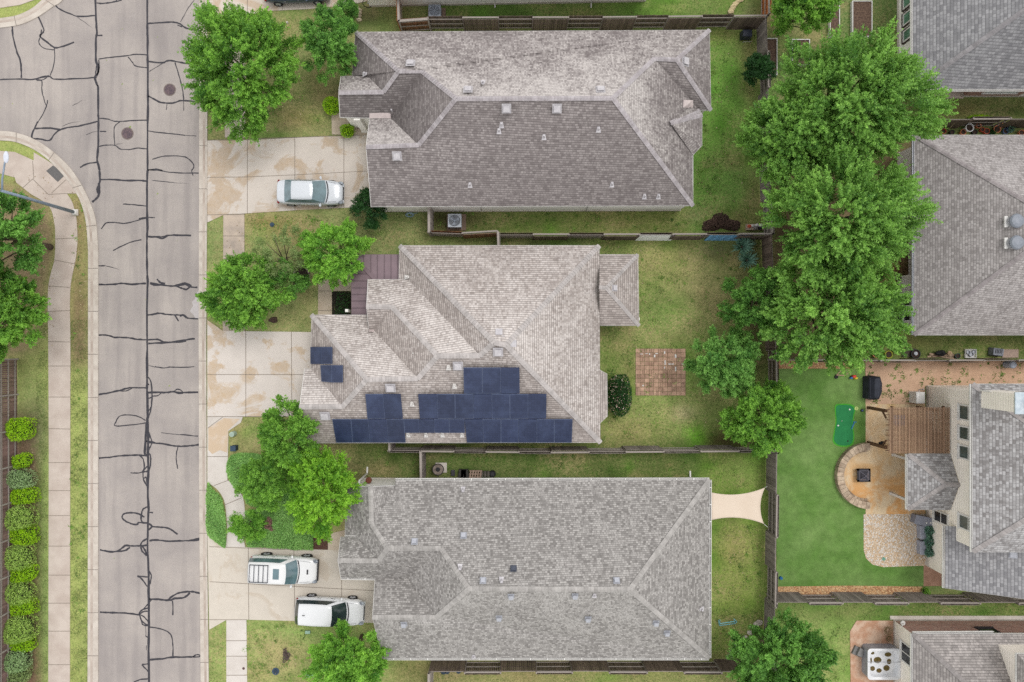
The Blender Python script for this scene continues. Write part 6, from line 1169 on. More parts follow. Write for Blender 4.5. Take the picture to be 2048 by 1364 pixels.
# ================================================================ SMALL THINGS
def simple(name, label, cat, group=None): return thing(name, label, cat, (0, 0, 0), group)
def boxy(name, label, cat, px, py, sx, sy, hgt, mat, rz=0, lid=None, taper=1, lidname='lid', group=None, z0=0):
    p = P(px, py, hgt + z0); t = thing(name, label, cat, (p.x, p.y, z0), group); m = MB(); m.obox((p.x, p.y, z0 + hgt/2), (sx, sy, hgt), rz, .5, taper); m.build('body', mat, t, bevel=.02)
    if lid: m = MB(); m.obox((p.x, p.y, z0 + hgt + .025), (sx*taper + .05, sy*taper + .05, .05), rz, .5, .92); m.build(lidname, lid, t, bevel=.01)
    return t
def disc(name, label, cat, px, py, r, hgt, mat, mat2=None, group=None):
    p = P(px, py, hgt); t = thing(name, label, cat, (p.x, p.y, 0), group); m = MB(); m.rings([(r, 0), (r, hgt*.8), (r*.9, hgt)], 20, p.x, p.y); m.build('body', mat, t)
    m = MB(); m.rings([(r*.6, hgt), (r*.55, hgt + .015)], 16, p.x, p.y, .42); m.build('cap', mat2 or mat, t); return t
def pot(label, px, py, r, hgt, mat, plant=None, name='flower_pot', group='pots and planters', z0=0):
    p = P(px, py, hgt); t = thing(name, label, 'pot', (p.x, p.y, z0), group); m = MB(); m.rings([(r*.7, z0), (r*.95, z0 + hgt*.85), (r*1.06, z0 + hgt*.86), (r*1.06, z0 + hgt), (r*.9, z0 + hgt), (r*.85, z0 + hgt*.8)], 20, p.x, p.y, .5, True, False); m.build('bowl', mat, t)
    m = MB(); m.rings([(r*.86, z0 + hgt*.78), (r*.86, z0 + hgt*.82)], 18, p.x, p.y); m.build('soil', soil, t)
    if plant:
        n = 120; a = rng.uniform(0, 6.28, n); q = np.sqrt(rng.random(n))*r*1.1; leaf_mesh('plant', np.stack([p.x + q*np.cos(a), p.y + q*np.sin(a), z0 + hgt + rng.uniform(0, .25, n)], 1), rng.random(n), .06, lm(plant), t)
    return t
GP = M('glazed_blue', c(90, 116, 166), None, 4, .3); WP = M('white_pot', c(250, 250, 252, 1.2), None, 4, .5); BP = M('black_pot', c(44, 50, 52), None, 4, .6); YP = M('yellow_pot', c(206, 190, 40), c(120, 150, 40), 4, .5)
RP = M('red_pot', c(206, 90, 62), None, 4, .5); DP = M('dark_teal_pot', c(40, 84, 84), None, 4, .5)
for x, y, r_, hh, mt, lb, pl in [(1888, 262, .17, .35, RP, 'small red pot at the left end of the pot row', None), (1940, 255, .28, .5, WP, 'white pot standing tallest in the pot row', None), (1927, 264, .2, .3, terracotta, 'terracotta pot below the white pot', None), (1950, 264, .18, .25, BP, 'dark pot right of the terracotta pot below the white one', None), (1958, 251, .17, .35, terracotta, 'pink terracotta pot right of the white pot', None),
        (1966, 259, .16, .3, RP, 'red brown pot in the middle of the pot row', None), (1974, 262, .2, .3, RP, 'rusty red bowl right of the middle of the pot row', None), (1995, 258, .24, .32, terracotta, 'broad terracotta pot near the right of the pot row', None), (2003, 250, .16, .3, terracotta, 'small terracotta pot behind the broad one', None), (2012, 262, .2, .28, GP, 'dark blue glazed pot in the pot row', None), (2025, 250, .15, .3, terracotta, 'small round terracotta pot near the right end', None), (2020, 259, .22, .3, GP, 'dark ringed pot with a blue rim near the right end', 'teal'), (2044, 265, .2, .3, terracotta, 'orange pot cut off by the right edge', None), (1984, 265, .17, .25, DP, 'dark teal pot at the roof edge', 'deep'), (1905, 264, .16, .3, BP, 'black pot second from the left in the pot row', None)]:
    pot(lb, x, y, r_, hh, mt, pl, group='pot collection along the brown fence')
m = MB(); a_, b_ = P(1896, 260, .2), P(1912, 243, 1.5); m.tube([a_, b_], .02, 6); props(m.build('cane', M('bamboo', c(200, 184, 150), None, 6)), 'thin bamboo cane leaning on the brown pot fence', 'cane')
for x, y, r_, hh, mt, lb, pl in [(1754, 707, .3, .35, terracotta, 'large terracotta pot left of the yellow pot below the taupe house', None), (1757, 693, .16, .25, RP, 'small orange pot above the large terracotta pot', None), (1778, 709, .26, .3, YP, 'yellow and green pot below the taupe house', None), (1794, 698, .28, .35, M('olive_rim', c(170, 156, 130), None, 4), 'round ringed planter with pale rim', 'olive'), (1832, 708, .32, .3, BP, 'black basin holding a silver bowl', None), (1786, 595, .26, .35, terracotta, 'bright orange pot beside the taupe house siding', None), (1769, 613, .2, .3, RP, 'red pot just under the tree edge', None), (1787, 633, .2, .3, terracotta, 'orange pot between two leafy plants', None), (1787, 647, .25, .3, M('green_rim', c(110, 130, 100), None, 4), 'green rimmed pot at the lower end of the taupe house wall', 'mid'), (1784, 577, .24, .3, WP, 'white ringed pot above the orange one', 'olive'), (1797, 554, .22, .35, M('pale_rim', c(190, 190, 176), None, 4), 'pale ringed pot near the dark doorway', 'olive'), (1766, 380, .2, .3, terracotta, 'orange pot peeking through the middle tree', None), (1916, 712, .18, .25, DP, 'teal pot beside the stacked planks', None)]:
    pot(lb, x, y, r_, hh, mt, pl, group='pots around the taupe house')
disc('silver_bowl', 'shiny silver bowl lying in the black basin', 'bowl', 1832, 707, .14, .36, grey)
t = simple('plant_tray', 'dark seed trays between planter and basin', 'tray'); m = MB(); p = P(1813, 704); m.box(p.x - .35, p.x + .3, p.y - .35, p.y + .25, 0, .12, .45); m.box(p.x + .35, p.x + .6, p.y, p.y + .25, 0, .1, .6); m.build('tray', M('tray_brown', c(96, 84, 74), None, 6), t)
t = simple('plank_pile', 'stack of loose planks with a black bag beside the thin dark fence', 'planks'); r2 = random.Random(5); m = MB()
for i in range(7): p = P(1882 + r2.uniform(-6, 6), 711 + r2.uniform(-3, 3)); m.obox((p.x, p.y, .05 + i*.03), (2.1 - i*.16, .12, .03), R(r2.uniform(-9, 4)), r2.uniform(.4, .62))
m.build('plank', M('plank_tan', c(186, 160, 136), c(150, 126, 104), 5), t); m = MB(); p = P(1876, 706); m.blob((p.x, p.y, .3), (.35, .2, .16), 4, .2); m.build('bag', black, t); m = MB(); p = P(1893, 706); m.blob((p.x, p.y, .3), (.16, .16, .16), 6, .2); m.build('sack', M('sack', c(206, 176, 140), None, 5), t)
t = simple('dish_rack', 'white dish tray full of pots beside the planks', 'tray'); p = P(1939, 707); m = MB(); m.box(p.x - .38, p.x + .38, p.y - .3, p.y + .3, 0, .06); m.bar((p.x-.38, p.y-.3, .15), (p.x+.38, p.y-.3, .15), .04); m.bar((p.x-.38, p.y+.3, .15), (p.x+.38, p.y+.3, .15), .04); m.bar((p.x-.38, p.y-.3, .15), (p.x-.38, p.y+.3, .15), .04); m.bar((p.x+.38, p.y-.3, .15), (p.x+.38, p.y+.3, .15), .04); m.build('tray', white, t)
for dx, dy, r_ in ((-.2, .1, .14), (.02, -.05, .17), (.22, .12, .13)): m = MB(); m.rings([(r_, .07), (r_, .2), (r_*.8, .2), (r_*.75, .12)], 16, p.x+dx, p.y+dy); m.build('saucepan', grey, t)
t = simple('pet_crate', 'grey plastic pet crate standing on a slab by the fence', 'crate'); p = P(1997, 704, .5); m = MB(); m.obox((p.x, p.y, .28), (.85, .6, .5), R(-8), .5, .86); m.build('shell', M('crate_grey', c(150, 154, 164), c(126, 130, 140), 4, .5), t, bevel=.04); m = MB()
for i in range(5): m.obox((p.x - .22 + i*.11, p.y + .05, .535), (.05, .3, .02), R(-8), .4)
m.build('vent_slot', dark, t)
for x in (2013, 2029): boxy('paving_slab', 'pink concrete slab %s the pet crate' % ('right beside' if x == 2013 else 'one place right of the slab beside'), 'slab', x, 707, .6, .6, .05, M('pink_slab', c(206, 180, 164), None, 4, .9))
p = P(2018, 729, .3); t = thing('water_tank', 'small grey cylinder lying on the bare soil near the fence', 'tank', (p.x, p.y, 0)); m = MB(); m.rings([(.26, 0), (.26, .7), (.22, .74)], 20, p.x, p.y); m.build('drum', M('tank_grey', c(176, 184, 200), None, 4, .5), t)
t2 = MB(); t2.rings([(.2, .745), (.2, .76)], 18, p.x, p.y, .56); t2.build('lid', M('tank_grey', None), t)
# dark doorway things under eaves of the taupe house
boxy('storage_cabinet', 'pale cabinet beside the taupe house doorway', 'cabinet', 1818, 441, .6, 1.0, .9, M('grey_siding', None))
# trash / compost tumbler
p = P(1495, 66, .7); t = thing('compost_bin', 'black ribbed compost bin in the top corner of the first back yard', 'compost bin', (p.x, p.y, 0)); m = MB(); m.obox((p.x, p.y, .42), (.72, .52, .6), 0, .5, .9); 
for i in range(5): m.obox((p.x - .26 + i*.13, p.y, .73), (.05, .42, .03), 0, .6)
m.build('bin', M('navy_plastic', c(52, 58, 74), c(40, 44, 58), 5, .4), t, bevel=.04); m = MB(); m.bar((p.x-.3, p.y-.26, .0), (p.x-.3, p.y+.26, .1), .05); m.bar((p.x+.3, p.y-.26, .0), (p.x+.3, p.y+.26, .1), .05); m.build('leg', dark, t)
m = MB(); a_, b_ = P(1485, 84, .03), P(1503, 83, .03); m.tube([a_, b_], .015, 5); props(m.build('white_stick', white), 'thin white stick on the grass below the compost bin', 'stick')
# raised beds
def rbed(label, x0, y0, x1, y1, hh=.3):
    a_, b_ = P(x0, y1, hh), P(x1, y0, hh); t = thing('raised_bed', label, 'garden bed', (a_.x, a_.y, 0), 'raised garden beds'); m = MB(); w_ = .05
    m.box(a_.x, b_.x, a_.y, a_.y + w_, 0, hh); m.box(a_.x, b_.x, b_.y - w_, b_.y, 0, hh); m.box(a_.x, a_.x + w_, a_.y + w_, b_.y - w_, 0, hh); m.box(b_.x - w_, b_.x, a_.y + w_, b_.y - w_, 0, hh); m.build('frame', white, t); m = MB(); m.box(a_.x + w_, b_.x - w_, a_.y + w_, b_.y - w_, 0, hh - .08); m.build('soil', M('bed_soil', c(122, 100, 84), c(80, 62, 54), 9, 1, .6, fine=.5), t)
rbed('narrow raised garden bed at the top edge', 1660, -20, 1680, 73); rbed('largest white edged raised bed full of weeds', 1705, 1, 1745, 73); rbed('raised garden bed beside the back fence corner', 1533, 76, 1555, 150); rbed('raised garden bed half hidden by the widest tree', 1584, 78, 1620, 130); rbed('small raised bed corner showing beside the widest tree', 1668, 115, 1695, 152)
# shade sail
def sail():
    zt = 2.5; co = [P(1420, 984, 2.75), P(1530, 975, 2.4), P(1528, 1048, 2.4), P(1420, 1041, 2.75)]; t = thing('shade_sail', 'beige four cornered shade sail with curved edges beside the lowest house', 'shade sail', (co[0].x, co[0].y, 0)); m = MB(); N = 14; vs = []
    for i in range(N+1):
        u = i/N
        for j in range(N+1):
            v = j/N; p = co[0]*(1-u)*(1-v) + co[1]*u*(1-v) + co[2]*u*v + co[3]*(1-u)*v; cu = 4*u*(1-u)*.5*(1-2*v)*.62; cv = 4*v*(1-v)*(1-2*u)
            p = p + Vector((max(0, 0) + (cv*.28 if u > .5 else 0), -cu, -.12*4*u*(1-u)*4*v*(1-v)*.5)); vs.append(p)
    m.add(vs, [(i*(N+1)+j, (i+1)*(N+1)+j, (i+1)*(N+1)+j+1, i*(N+1)+j+1) for i in range(N) for j in range(N)]); o = m.build('canopy', M('sail_cloth', c(226, 209, 190), c(220, 202, 182), .7, .8, .05), t, smooth=True); s_ = o.modifiers.new('t', 'SOLIDIFY'); s_.thickness = .01
    for a, b in ((co[1], P(1534, 973, 2.2)), (co[2], P(1535, 1054, 2.2))): m = MB(); m.tube([a, b], .015, 5); m.build('cord', white, t)
sail()
def goal():
    p = P(1455, 1245); t = thing('toy_goal', 'small light blue football goal frame on the grass', 'goal', (p.x, p.y, 0)); m = MB(); q = lambda x, y, z: P(x, y, z)
    for a, b in (((1439, 1251, .02), (1470, 1247, .02)), ((1440, 1247, .5), (1468, 1243, .5)), ((1439, 1251, .02), (1440, 1240, .5)), ((1470, 1247, .02), (1468, 1238, .5)), ((1468, 1238, .5), (1474, 1243, .02)), ((1437, 1240, .02), (1440, 1240, .5)), ((1439, 1251, .02), (1437, 1240, .02)), ((1470, 1247, .02), (1474, 1243, .02))): m.tube([q(*a), q(*b)], .03, 6)
    m.build('frame', M('aqua', c(150, 214, 222), c(130, 200, 210), 4, .4), t)
goal()
# stone edging
def stones(label, pts, n, col, s_=.3, seed=1):
    t = thing('stone_edging', label, 'stone edging', P(*pts[0])); r_ = random.Random(seed); m = MB(); pp = spl(pts, 8)
    for i in range(n): x, y = pp[int(i*(len(pp)-1)/max(1, n-1))]; q = P(x, y); m.blob((q.x, q.y, .06), (s_*r_.uniform(.7, 1.1)/1.6, s_*r_.uniform(.5, .8)/1.6, .1), i, .2, 9, 6, r_.uniform(.42, .6))
    m.build('stone', M('st_%d' % col[0], c(*col), c(*[v-24 for v in col]), 5, .9, .4), t)
stones('curved cream stone edging in the top right of the top yard', [(1461, 24), (1466, 14), (1474, 5), (1486, -3)], 10, (224, 206, 164), .34, 2); stones('white stone edging curving past the bottom dark tree', [(1456, 1318), (1463, 1304), (1474, 1291), (1490, 1275), (1506, 1254), (1518, 1244)], 11, (206, 198, 186), .42, 3)
stones('small cream stones bordering the bed near the bicycle', [(714, 14), (720, 24), (719, 40)], 6, (222, 206, 180), .3, 4)
p = P(603, 556); t = thing('tree_ring', 'ring of small stones round a black mulch bed', 'stone ring', (p.x, p.y, 0)); m = MB(); r2 = random.Random(9)
for i in range(40): a = 2*math.pi*i/40; m.blob((p.x + .58*math.cos(a), p.y + .84*math.sin(a), .05), (.06, .06, .06), i, .1, 7, 5, r2.uniform(.4, .6))
m.build('stone', M('ring_stone', c(190, 178, 168), c(140, 128, 122), 7), t); m = MB(); m.rings([(.56, 0), (.5, .03)], 28, p.x, p.y, .5, True, True, 1, 1.45); m.build('mulch', M('black_mulch', c(64, 52, 44), c(40, 32, 28), 9, 1, .7, fine=.5), t)
def mound(name, label, px, py, rx, ry, hh, mat, seed=1, cat='mulch'):
    p = P(px, py); m = MB(); m.blob((p.x, p.y, 0), (rx/S, ry/S, hh), seed, .25, 26, 10); o = m.build(name, mat, smooth=True); props(o, label, cat)
MU = M('dark_mulch', c(98, 78, 68), c(66, 50, 44), 9, 1, .9, fine=.55)
def clods(name, label, px, py, rx, ry, n, mat, sz_=.05, cat='mulch', hh=.1, seed=1):
    r_ = random.Random(seed); m = MB(); p = P(px, py)
    for i in range(n):
        a, q = r_.uniform(0, 6.28), math.sqrt(r_.random()); k_ = 1 + .25*math.sin(3*a + seed) + .15*math.sin(5*a); x, y = p.x + rx/S*q*k_*math.cos(a), p.y + ry/S*q*k_*math.sin(a); z = hh*max(0, 1 - q*q)*r_.uniform(.3, 1); s0 = sz_*r_.uniform(.5, 1.5)
        vs = [(x + s0*r_.uniform(.5, 1.3)*math.cos(b), y + s0*r_.uniform(.5, 1.3)*math.sin(b), z + r_.uniform(0, .02)) for b in (0, 1.3, 2.5, 3.8, 5)] + [(x, y, z + s0*.8)]; m.add(vs, [(j, (j+1) % 5, 5) for j in range(5)], r_.uniform(.3, .7))
    props(m.build(name, mat), label, cat)
clods('mulch_pile', 'patch of dark brown mulch against the fence above the yuccas', 1442, 447, 37, 15, 1500, MU, .055, hh=.22, seed=3); clods('mulch_ring', 'round reddish mulch ring below the shaded front tree', 538, 1046, 15, 16, 800, M('red_mulch', c(150, 114, 104), c(112, 84, 78), 9, 1, .6, fine=.4), .06, hh=.4, seed=5)
mound('mulch_patch', 'dark soil patch beside the second house front yard tree trunk', 547, 640, 9, 6, .08, MU, 7); clods('soil_heap', 'small bare soil heap in the lower lawn', 572, 1310, 7, 13, 260, M('ash_soil', c(106, 92, 86), c(80, 68, 64), 8, 1, .6, fine=.4), .045, 'soil', .08, 8)
# junk pile
t = simple('rubble_pile', 'pale box of rubble and bags in the fence corner above the yuccas', 'rubble'); p = P(1511, 454, .3); m = MB(); m.box(p.x - .62, p.x + .62, p.y - .2, p.y + .22, 0, .3); m.build('crate', M('rubble_tan', c(206, 190, 170), c(170, 140, 120), 5, .9, fine=.3), t)
for i, (dx, dy, mt) in enumerate(((-.45, .05, RP), (-.2, .08, white), (.1, .12, white), (.35, .1, white), (.0, -.08, M('rubble_grey', c(150, 144, 140), None, 5)), (.3, -.1, BP), (.5, .02, M('rubble_green', c(120, 140, 100), None, 5)))): m = MB(); m.blob((p.x+dx, p.y+dy, .35), (.16, .11, .09), i, .3, 9, 6); m.build('rubble_piece', mt, t)
# utility covers and boxes
UG = M('utility_green', c(160, 190, 170), c(140, 172, 152), 4, .6)
disc('utility_pedestal', 'pale green utility pedestal beside the middle driveway flare', 'utility pedestal', 463, 869, .19, .5, M('pale_green', c(184, 204, 190), None, 4, .5)); t = disc('valve_lid', 'round blue valve lid in the grass near the bottom edge', 'valve lid', 551, 1343, .26, .04, M('slate_blue', c(70, 90, 110), c(56, 72, 90), 6), M('slate_dark', c(56, 70, 86), None, 6))
boxy('utility_box', 'small green utility box left of the bottom bright tree', 'utility box', 615, 1265, .36, .22, .12, UG); boxy('green_cabinet', 'green irrigation box near the bottom edge', 'utility box', 620, 1350, .55, .3, .16, UG, lid=M('utility_green', None)); disc('meter_cover', 'small round cover in the sidewalk above the second street tree', 'cover', 485, 511, .1, .035, M('cov', c(110, 84, 80), None, 6)); disc('meter_cover', 'small round cover in the lowest white sidewalk', 'cover', 487, 1337, .1, .035, M('cov', None)); disc('valve_lid', 'small dark blue cover in the first front lawn', 'valve lid', 544, 449, .16, .05, M('slate_blue', None))
boxy('bin_bag', 'dark blue plastic container at the edge of the middle lawn', 'container', 466, 897, .36, .36, .5, M('slate_dark', None), lid=M('slate_blue', None)); boxy('white_box', 'small white box with a dark opening on the side yard grass', 'box', 906, 946, .24, .38, .2, white, lid=dark)
# pallets and junk beside third house
t = simple('plastic_crate', 'dark plastic crates stacked left of the wooden pallet', 'crate'); m = MB()
for i in range(3): q = P(922 + i*5, 947, .3); m.obox((q.x, q.y, .15), (.36, .55, .3), R(8*i - 8), .5)
m.build('crate', M('crate_black', c(74, 72, 68), c(44, 42, 40), 9, .9, fine=.5), t)
t = simple('wooden_pallet', 'tan wooden pallet with holes leaning by the lowest house wall', 'pallet'); q = P(951, 948, .3); m = MB()
for i in range(5): m.obox((q.x - .36 + i*.18, q.y, .34), (.1, .55, .03), -.15, .5)
for j in (-.22, 0, .22): m.obox((q.x + j*.15, q.y + j, .28), (.9, .1, .08), -.0, .45)
m.build('slat', M('pallet_tan', c(170, 146, 130), c(140, 118, 104), 5), t)
t = simple('cinder_block', 'dark cinder blocks right of the wooden pallet', 'block'); m = MB(); q = P(970, 948, .2)
for i in range(3): m.obox((q.x - .2 + i*.22, q.y, .12), (.16, .4, .24), 0, .5)
m.build('block', M('block_grey', c(104, 98, 90), c(80, 76, 70), 6), t); disc('old_tyre', 'black tyre lying at the lowest house wall', 'tyre', 985, 948, .24, .2, black, dark)
# hose bib debris by first house
t = simple('coiled_hose', 'pale blue tangle of hose on the grass below the first house', 'hose'); q = P(820, 430); m = MB()
for i in range(4): m.tube([(q.x + (.18+.04*i)*math.cos(a), q.y + (.1+.02*i)*math.sin(a), .03 + .02*i) for a in [j*.4 for j in range(17)]], .02, 5)
m.tube([(q.x, q.y, .05), (q.x + .4, q.y + .12, .05), (q.x + .6, q.y + .1, .3)], .02, 5); m.build('hose', M('hose_blue', c(150, 176, 186), None, 5, .5), t)
# bicycle at top
t = simple('bicycle', 'dark bicycle leaning on the wall at the top edge', 'bicycle'); q = P(735, 10, .3); q2 = q + Vector((1.0, .15, 0))
for w_ in (q, q2): m = MB(); m.tube([(w_.x + .33*math.cos(a), w_.y + .1 + .12*math.sin(a), .33 + .33*math.sin(a)) for a in [j*2*math.pi/20 for j in range(21)]], .025, 5); m.build('wheel', black, t)
m = MB(); m.tube([(q.x, q.y+.1, .33), (q.x+.35, q.y+.15, .8), (q.x+.45, q.y+.1, .3), (q.x, q.y+.1, .33)], .02, 5); m.tube([(q.x+.35, q.y+.15, .8), (q.x+.85, q.y+.2, .85), (q.x+.45, q.y+.1, .3)], .02, 5); m.tube([(q2.x, q2.y+.1, .33), (q.x+.82, q.y+.2, 1.0)], .02, 5); m.tube([(q.x+.82, q.y-.1, 1.02), (q.x+.82, q.y+.4, 1.02)], .02, 5); m.build('frame', grey, t); m = MB(); m.blob((q.x+.33, q.y+.15, .9), (.13, .06, .04), 1); m.build('saddle', black, t)
for x, y in ((574, 44), (657, 18)): disc('garden_light', 'small white garden light %s' % ('on the top lawn' if x == 574 else 'beside the round dark green tree'), 'garden light', x, y, .06, .15, white)
# ================================================================ TURF YARD
def green_mat():
    PG = M('putting_green', c(34, 124, 70), c(40, 134, 76), 2, .8, fine=.06); FRG = M('putting_fringe', c(64, 158, 40), c(80, 168, 50), 3, .9, fine=.12)
    pts = spl([(1672, 814), (1684, 810), (1700, 811), (1708, 818), (1706, 830), (1704, 850), (1706, 872), (1703, 886), (1692, 891), (1676, 889), (1668, 880), (1670, 862), (1673, 842)], 5, True)
    t = thing('putting_mat', 'dark green putting mat with lighter fringe on the turf', 'putting mat', P(1688, 850)); cen = (1688, 850); big = [(cen[0]+(x-cen[0])*1.14, cen[1]+(y-cen[1])*1.06) for x, y in pts]
    sheet('fringe', big, .018, FRG, parent=t); sheet('mat', pts, .03, PG, parent=t)
    for x, y in ((1699, 819), (1676, 851), (1695, 882)): q = P(x, y); m = MB(); m.rings([(.06, .03), (.06, .035)], 14, q.x, q.y); m.build('cup', white if y < 880 else black, t)
green_mat()
q = P(1683, 842); m = MB(); m.blob((q.x, q.y, .06), (.03, .03, .03), 1, .01, 10, 8); props(m.build('golf_ball', white, smooth=True), 'single white golf ball on the putting mat', 'golf ball')
t = simple('toy_putter', 'blue toy putter lying across the mat edge', 'putter'); a_, b_ = P(1703, 858, .05), P(1709, 844, .05); m = MB(); m.tube([a_, b_], .05, 6); m.build('shaft', M('sky_blue', c(70, 140, 176), None, 5), t); m = MB(); m.bar(b_ + Vector((-.1, 0, 0)), b_ + Vector((.14, 0, 0)), .06); m.build('head', M('sky_blue', None), t)
disc('flying_disc', 'pale yellow disc lying on the turf near the patio corner', 'disc', 1713, 817, .13, .04, M('pale_yellow', c(220, 232, 150), None, 5), M('pale_yellow2', c(176, 200, 110), None, 5)); disc('black_ball', 'black ball at the patio corner', 'ball', 1725, 821, .1, .12, BP, GP); disc('blue_bucket', 'small blue bucket at the far corner of the turf', 'bucket', 1563, 1157, .11, .2, M('bucket_blue', c(50, 120, 180), None, 5), M('bucket_blue', None))
q = P(1690, 745); t = thing('toy_cart', 'push cart with pink frame and black wheel on the turf', 'toy', (q.x, q.y, 0)); m = MB(); m.tube([P(1673, 750, .1), P(1684, 739, .5), P(1702, 741, .5), P(1690, 751, .15), P(1673, 750, .1)], .028, 6); m.build('frame', M('pink_tube', c(226, 180, 160), None, 5), t); m = MB(); w_ = P(1673, 754, .1); m.rings([(.13, .02), (.13, .1)], 16, w_.x, w_.y); m.build('wheel', black, t)
q = P(1705, 754); t = thing('toy_car', 'red yellow and blue plastic ride on toy', 'toy', (q.x, q.y, 0))
for dx, dy, s_, cl in ((.0, .05, .3, (214, 60, 40)), (.15, -.07, .24, (226, 200, 50)), (-.18, -.05, .2, (50, 120, 200)), (.12, .1, .12, (206, 40, 40))): m = MB(); m.obox((q.x+dx, q.y+dy, .12+s_*.3), (s_, s_*.7, .2), .2, .5, .8); m.build('block', M('toy_%d' % cl[0], c(*cl), None, 5, .4), t, bevel=.03)
# covered grill
q = P(1752, 776, .9); t = thing('covered_grill', 'large grill under a black fabric cover on the bare soil', 'grill', (q.x, q.y, 0)); m = MB(); CV = M('black_cover', c(58, 62, 74), c(42, 44, 54), 2, .7, .3)
prof = [(-.52, -.78), (-.1, -.9), (.3, -.86), (.52, -.35), (.55, .3), (.4, .82), (-.05, .88), (-.5, .78)]
vs = [(q.x + x*.98, q.y + y*.98, 0) for x, y in prof] + [(q.x + x*.92, q.y + y*.94, .78) for x, y in prof] + [(q.x + x*.35 - .02, q.y + y*.8, 1.12) for x, y in prof]; n = 8
m.add(vs, [(i, (i+1) % n, n+(i+1) % n, n+i) for i in range(n)] + [(n+i, n+(i+1) % n, 2*n+(i+1) % n, 2*n+i) for i in range(n)] + [tuple(range(2*n, 3*n)), tuple(range(n))[::-1]]); m.build('cover', CV, t, bevel=.03)
m = MB(); m.bar((q.x - .42, q.y - .7, .9), (q.x - .42, q.y + .7, .9), .05); m.build('handle', CV, t)
# wall box (tankless heater / condenser)
q = P(1841, 795, .9); t = thing('outdoor_unit', 'white boxed outdoor unit standing by the beige house corner', 'outdoor unit', (q.x, q.y, 0)); m = MB(); m.box(q.x - .3, q.x + .32, q.y - .42, q.y + .38, 0, .9); m.build('cabinet', white, t, bevel=.02); m = MB(); m.box(q.x - .26, q.x - .1, q.y - .36, q.y + .32, .9, .92, .55); m.build('lid', trim, t); m = MB(); m.tube([(q.x, q.y + .38, .7), (q.x + .02, q.y + .55, .7), (q.x + .05, q.y + .6, 1.2)], .03, 6); m.build('pipe', grey, t)
# pergola
def pergola():
    z = 2.75; a_, b_ = P(1776, 905, z), P(1899, 816, z); t = thing('pergola', 'brown slatted wooden pergola over the patio', 'pergola', ((a_.x+b_.x)/2, (a_.y+b_.y)/2, 0)); W1 = wood('pergola_wood', c(186, 154, 128), c(150, 120, 98)); W2 = wood('pergola_dark', c(126, 94, 72), c(98, 72, 56))
    m = MB(); n = 42
    for i in range(n): x = a_.x + (b_.x - a_.x)*(i + .5)/n; m.box(x - .023, x + .023, a_.y - .05, b_.y + .05, z, z + .045, .4 + .2*((i*37) % 10)/10)
    m.build('slat', W1, t); 
    for i in range(9): y = a_.y + .12 + (b_.y - a_.y - .24)*i/8; m = MB(); m.box(a_.x - .1, b_.x, y - .02, y + .02, z - .16, z - .003, .5); m.build('rafter', W2, t)
    for x in (a_.x + .4, b_.x - .25): m = MB(); m.box(x - .05, x + .05, a_.y - .1, b_.y + .1, z - .36, z - .163); m.build('beam', W2, t)
    for px, py in ((1736, 815), (1736, 885)): q = P(px, py); m = MB(); m.box(q.x - .1, q.x + .1, q.y - .1, q.y + .1, .03, z - .363); m.build('post', W2, t); m = MB(); m.bar((q.x, q.y, z - .9), (q.x, q.y + (.5 if py > 850 else -.5), z - .38), .09); m.build('brace', W2, t)
    for py in (822, 900): q = P(1776 + 105, py, z); m = MB(); m.box(q.x - .08, q.x + .08, q.y - .08, q.y + .08, .03, z - .363); m.build('post', W2, t)
pergola()
FUR = M('blue_green_cloth', c(90, 130, 110), c(100, 110, 170), 9, .8); boxy('patio_rug_box', 'blue and green striped cushion box under the pergola slats', 'cushion', 1798, 841, .9, .8, .35, FUR); boxy('patio_table', 'brown table in the shade of the pergola', 'table', 1850, 860, 1.6, 1.0, .72, M('table_brown', c(110, 84, 66), None, 4)); boxy('patio_sofa', 'dark sofa against the house under the pergola', 'sofa', 1880, 860, .8, 2.0, .6, dark)
t = simple('wind_chime', 'dark flag pole ornament hanging at the pergola corner', 'ornament'); q = P(1764, 886, 1.4); m = MB(); m.blob((q.x, q.y, 1.4), (.22, .12, .12), 3, .2); m.build('body', black, t); m = MB(); m.tube([(q.x, q.y, 1.5), (q.x + .3, q.y, 2.3)], .015, 5); m.build('cord', dark, t)
# seat wall and fire pit
p = P(1732, 950); t = thing('seat_wall', 'curved pale stone seat wall half circling the fire pit', 'seat wall', (p.x, p.y, 0)); SW = M('wall_stone', c(206, 186, 162), c(160, 138, 118), 2.2, .9, .5, fine=.2, lo=.38, hi=.62); N = 22; r2 = random.Random(3)
for nm, ra, rb, z1, gap in (('cap_stone', 1.78, 2.26, .45, .01), ('step_stone', 1.62, 1.775, .12, .012)):
    m = MB()
    for i in range(N):
        a0, a1 = R(88 + 184*i/N) + gap/2, R(88 + 184*(i+1)/N) - gap/2; pl = [(p.x + r_*math.cos(a), p.y + r_*math.sin(a)*1.03) for r_, a in ((ra, a0), (rb, a0), (rb, (a0+a1)/2), (rb, a1), (ra, a1))]; m.prism(pl, 0, z1, r2.uniform(.42, .58))
    m.build(nm, SW, t)
q = P(1729, 951, .5); t = thing('fire_pit', 'square black metal fire pit in the middle of the sandy circle', 'fire pit', (q.x, q.y, 0)); IR = M('black_iron', c(50, 48, 54), c(34, 33, 38), 5, .5); m = MB()
for a in range(4): ang = a*math.pi/2; m.obox((q.x + .4*math.cos(ang), q.y + .4*math.sin(ang), .4), (.14, .94, .06), ang, .5)
m.build('rim', IR, t); m = MB(); m.obox((q.x, q.y, .22), (.62, .62, .3), 0, .45); m.build('bowl', IR, t); m = MB()
vs = [(q.x + a*.33, q.y + b*.33, .44) for a, b in ((-1, -1), (1, -1), (1, 1), (-1, 1))] + [(q.x + .02, q.y, .72)]
